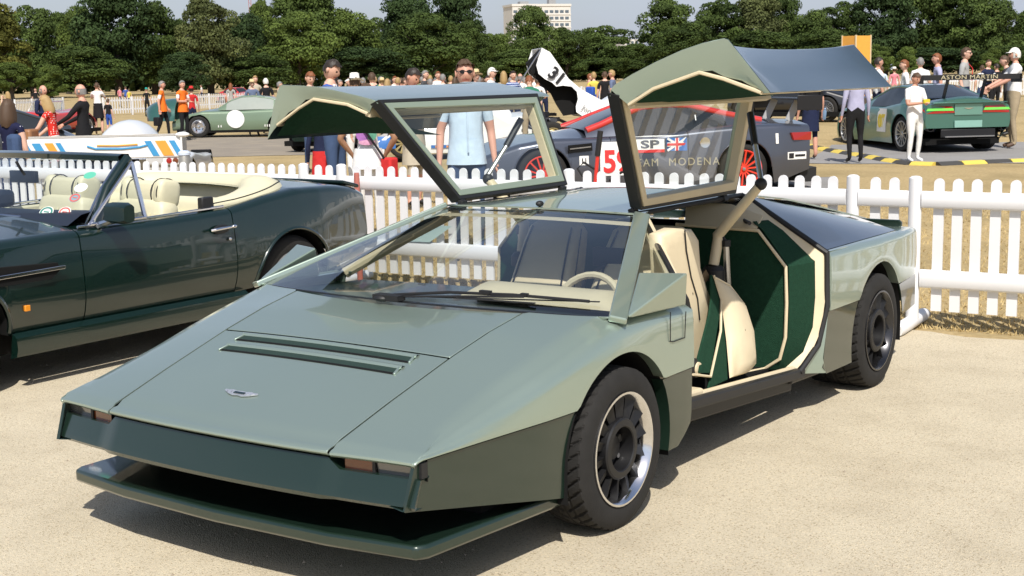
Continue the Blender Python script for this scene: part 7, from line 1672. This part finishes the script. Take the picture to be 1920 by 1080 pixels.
def tree(px_, top, width, depth, li, label, seed, shape='round', trunk=.10):
    p = at_depth(px_, 150, depth); top_z = at_depth(px_, top, depth).z; Wd = width*depth/FPX; H = top_z; rs = random.Random(seed)
    t = thing('tree', label, 'tree', (p.x, p.y, 0), group='trees along the far edge of the field')
    me = crown_variant(shape, seed % (4 if shape == 'round' else 2)); c = bpy.data.objects.new('crown', me); COL.objects.link(c); c.parent = t; c.location = (0, 0, H*trunk); c.scale = (Wd/12, Wd/12, H*(1-trunk)/12.4); c.rotation_euler = (0, 0, rs.uniform(0, 6.28))
    c.material_slots[0].link = 'OBJECT'; c.material_slots[0].material = LEAF[li]
    mb = MB(); r0 = .022*H+.12; mb.tube([(0, 0, -.2), (rs.uniform(-.1, .1), 0, H*.15), (rs.uniform(-.3, .3), 0, H*.35), (rs.uniform(-.5, .5), 0, H*.62)], [r0*1.25, r0, r0*.8, r0*.35], 8)
    for k in range(7):
        a = rs.uniform(0, 6.28); z = H*rs.uniform(.18, .55); mb.tube([(0, 0, z), (Wd*.14*math.cos(a), Wd*.14*math.sin(a), z+H*.10), (Wd*.34*math.cos(a), Wd*.34*math.sin(a), z+H*.22)], [r0*.5, r0*.35, r0*.10], 6)
    mb.build('trunk', BARK, t); return t
T = [(-20, 8, 150, 160, 5, 'yellow green tree at the left edge of the field'), (62, 15, 110, 172, 1, 'bushy green tree right of the yellow green one'), (128, 28, 90, 215, 0, 'low grey green tree behind the spotted dresses'), (158, 19, 80, 205, 2, 'rounded tree left of the tall dark oak'),
     (222, -22, 150, 178, 3, 'tall dark oak above the white t-shirt and orange vests'), (290, 6, 110, 182, 0, 'tree with browning edges right of the tall dark oak'), (333, 40, 70, 210, 0, 'lower tree in the gap left of the olive crowned tree'), (395, 3, 125, 178, 4, 'olive green tree with open crown behind the orange vests'), (462, 30, 100, 190, 3, 'dark tree below the crane mast'),
     (500, 3, 70, 200, 2, 'slender light green tree right of the crane mast'), (578, -20, 150, 205, 1, 'broad tree with open branches above the raised passenger door'), (560, 28, 130, 190, 2, 'bright green tree in front of the broad open one'), (655, 22, 110, 205, 2, 'bright green tree left of the sky gap'), (705, 36, 90, 225, 1, 'lower tree in the sky gap over the white hat'),
     (768, 1, 130, 215, 3, 'dark round tree above the checked shirt'), (800, 30, 150, 200, 0, 'dark full tree behind the man in sunglasses'), (862, -30, 110, 225, 3, 'tallest dark tree left of the tower block'), (885, 40, 80, 215, 0, 'tree beside the tallest dark tree'), (930, 66, 80, 255, 2, 'low tree in front of the left end of the tower block'),
     (1000, 17, 92, 262, 1, 'round tree standing in front of the tower block'), (1062, 55, 90, 268, 0, 'tree below the right end of the tower block'), (1135, 50, 110, 290, 1, 'feathery tree right of the tower block'), (1190, 84, 80, 275, 0, 'low dark tree in the gap left of the big round tree'), (1255, 3, 120, 282, 1, 'big round tree behind the raised driver door'), (1290, 45, 120, 270, 0, 'dark lower tree in front of the big round one'),
     (1345, 2, 110, 295, 0, 'tree directly behind the peak of the raised door'), (1415, -2, 120, 300, 4, 'pale olive tree behind the blue underside of the door'), (1470, -8, 80, 310, 0, 'tall narrow tree right of the pale olive one'), (1520, 24, 100, 300, 1, 'lower rounded tree left of the orange sign'), (1578, 7, 95, 305, 0, 'tree rising behind the orange sign'),
     (1660, -25, 120, 300, 3, 'tall dark tree right of the orange sign'), (1725, -30, 120, 305, 1, 'broad green tree above the boy in white'), (1800, -28, 150, 300, 0, 'broad dark tree above the tall man in the grey polo'), (1850, 0, 110, 290, 1, 'green tree above the dark waistcoat'), (1925, 24, 90, 300, 0, 'tree at the right edge of the field'), (1540, 60, 140, 285, 0, 'dark low tree left of the orange sign base'), (1420, 60, 150, 288, 0, 'dark undergrowth tree behind the raised driver door'),
     (1640, 84, 60, 262, 2, 'small bright tree between the sign and the boy'), (1700, 88, 50, 262, 2, 'small pointed tree above the red haired person'), (1860, 92, 50, 258, 2, 'small pointed tree above the dark waistcoat'), (22, 118, 70, 140, 2, 'young light green tree with a bare trunk at far left'), (95, 122, 55, 142, 2, 'young light green tree above the bald man'), (345, 100, 90, 168, 3, 'dark shrubby tree behind the second orange vest'), (150, 90, 150, 168, 0, 'spreading tree behind the man in the dark suit'), (690, 90, 150, 195, 3, 'dark bushy tree above the navy and grey top'), (480, 100, 130, 180, 0, 'bushy tree behind the man in the straw hat'),
     (1110, 110, 160, 285, 0, 'low bushy tree above the woman in the yellow top'), (960, 95, 130, 250, 1, 'bushy tree above the blue striped shirt'), (1760, 90, 150, 282, 3, 'dark bushy tree behind the men by the green race coupe'), (1905, 85, 120, 275, 0, 'bushy tree above the man in the white cap')]
for k, (x_, y_, w_, d_, l_, lb) in enumerate(T):
    tree(x_, y_, w_*1.15, d_, l_, lb, 100+k, 'tall' if y_ < -20 else 'cone' if 'pointed' in lb else 'round', trunk=.22 if 'bare trunk' in lb else .04)
# far wood behind the single trees, closing the gaps at the ground
def wood():
    V_, T_ = [], []; rs = np.random.RandomState(11)
    for x_ in range(-260, 2200, 11):
        d = float(np.interp(x_, [-200, 500, 1000, 1300, 2200], [225, 240, 310, 345, 360])); p = at_depth(x_+rs.uniform(-6, 6), 150, d+rs.uniform(0, 25)); h = float(np.interp(x_, [-200, 100, 500, 900, 1000, 1190, 1300, 2200], [8, 7.5, 9, 9, 7.5, 6, 12, 12]))*rs.uniform(.8, 1.2)
        n = 130; q = rs.normal(size=(n, 3)); q /= np.linalg.norm(q, axis=1)[:, None]; c = np.array([p.x, p.y, h*.5])+q*np.array([2.6, 2.6, h*.5])*rs.uniform(.7, 1.0, (n, 1)); s = rs.uniform(.35, .75, (n, 1)); a = rs.normal(size=(n, 3)); a /= np.linalg.norm(a, axis=1)[:, None]; b = np.cross(a, q+.3); b /= np.linalg.norm(b, axis=1)[:, None]+1e-6
        V_.append(np.stack([c-a*s, c-b*s, c+a*s, c+b*s], 1).reshape(-1, 3)); T_.append(np.clip(.4+rs.normal(0, .2, n)+rs.normal(0, .15), 0, 1))
    V_ = np.concatenate(V_); T_ = np.concatenate(T_); n = len(T_); me = bpy.data.meshes.new('far_wood'); me.vertices.add(n*4); me.vertices.foreach_set('co', V_.ravel()); me.loops.add(n*4); me.loops.foreach_set('vertex_index', np.arange(n*4)); me.polygons.add(n); me.polygons.foreach_set('loop_start', np.arange(0, n*4, 4)); me.polygons.foreach_set('loop_total', np.full(n, 4))
    at = me.attributes.new('tone', 'FLOAT', 'FACE'); at.data.foreach_set('value', T_.astype(np.float32)); me.update(calc_edges=True); me.materials.append(LEAF[3]); o = bpy.data.objects.new('far_wood', me); COL.objects.link(o); kind(o, 'stuff'); tag(o, 'dark far wood closing the field behind the single trees', 'wood')
wood()
# tower block
d = 620; p = at_depth(1022, 140, d); a_ = math.atan2(_rh.y, _rh.x)+.30
tb = thing('tower_block', 'white tower block with rows of windows above the trees', 'building', (p.x, p.y, 0), a_)
ht = at_depth(1005, 13, d).z; CONC = mat('pale_concrete', (.62, .60, .56), rough=.8, var=.06, scale=.3); WIN = mat('far_window', (.10, .13, .16), rough=.2, spec=.6)
mb = MB(); mb.box((-1.5, 6, ht/2), (27.6, 14, ht)); mb.build('wall', CONC, tb, smooth=0); mb = MB(); mb.box((-1.5, 6, ht+.5), (28.2, 14.6, 1.0)); mb.build('roof_slab', CONC, tb, smooth=0)
mb = MB(); mb.box((-8, 6, ht+1.6), (4, 4, 1.6)); mb.build('roof_hut', mat('roof_grey', (.28, .28, .28), rough=.8), tb, smooth=0); mb = MB(); mb.box((5.5, 6, ht+2.0), (3.2, 3, 2.4)); mb.build('roof_hut', MATS['roof_grey'], tb, smooth=0)
for k in range(9):
    z = ht-2.4-2.9*k
    for j in range(11):
        mb = MB(); mb.box((-14.0+2.45*j, -1.02, z), (1.75, .12, 1.25)); mb.build('window', WIN, tb, smooth=0)
    for j in range(5):
        mb = MB(); mb.box((12.32, 1.2+2.5*j, z), (.12, 1.7, 1.25)); mb.build('window', WIN, tb, smooth=0)
    mb = MB(); mb.box((-1.5, -1.12, z-1.25), (27.9, .25, .35)); mb.build('balcony_band', CONC, tb, smooth=0)
p = at_depth(1186, 100, 520); lb_ = thing('low_block', 'pale low building in the gap between the trees', 'building', (p.x, p.y, 0), a_)
h2 = at_depth(1186, 74, 520).z; mb = MB(); mb.box((0, 4, h2/2), (9.5, 8, h2)); mb.build('wall', CONC, lb_, smooth=0)
for k in range(3):
    for j in range(5): mb = MB(); mb.box((-3.8+1.9*j, -.04, h2-1.3-2.6*k), (1.0, .1, 1.3)); mb.build('window', WIN, lb_, smooth=0)
p0, p1 = at_depth(474, 60, 420), at_depth(466, -30, 420); cr_ = thing('crane_mast', 'thin red lattice mast rising behind the dark tree', 'crane', (p0.x, p0.y, 0))
mb = MB(); rx = V((_rh.x, _rh.y, 0))
top_ = V((p1.x-p0.x, p1.y-p0.y, p1.z)); b0 = V((0, 0, 0))
for s in (1, -1): mb.tube([b0+rx*.45*s, top_+rx*.35*s], .10, 5)
for k in range(24):
    f0, f1 = k/24, (k+1)/24; s = 1 if k % 2 else -1; mb.tube([b0.lerp(top_, f0)+rx*.42*s, b0.lerp(top_, f1)-rx*.42*s], .06, 4)
kind(mb.build('lattice', mat('faded_crane_red', (.36, .16, .17), rough=.7), cr_), 'stuff')
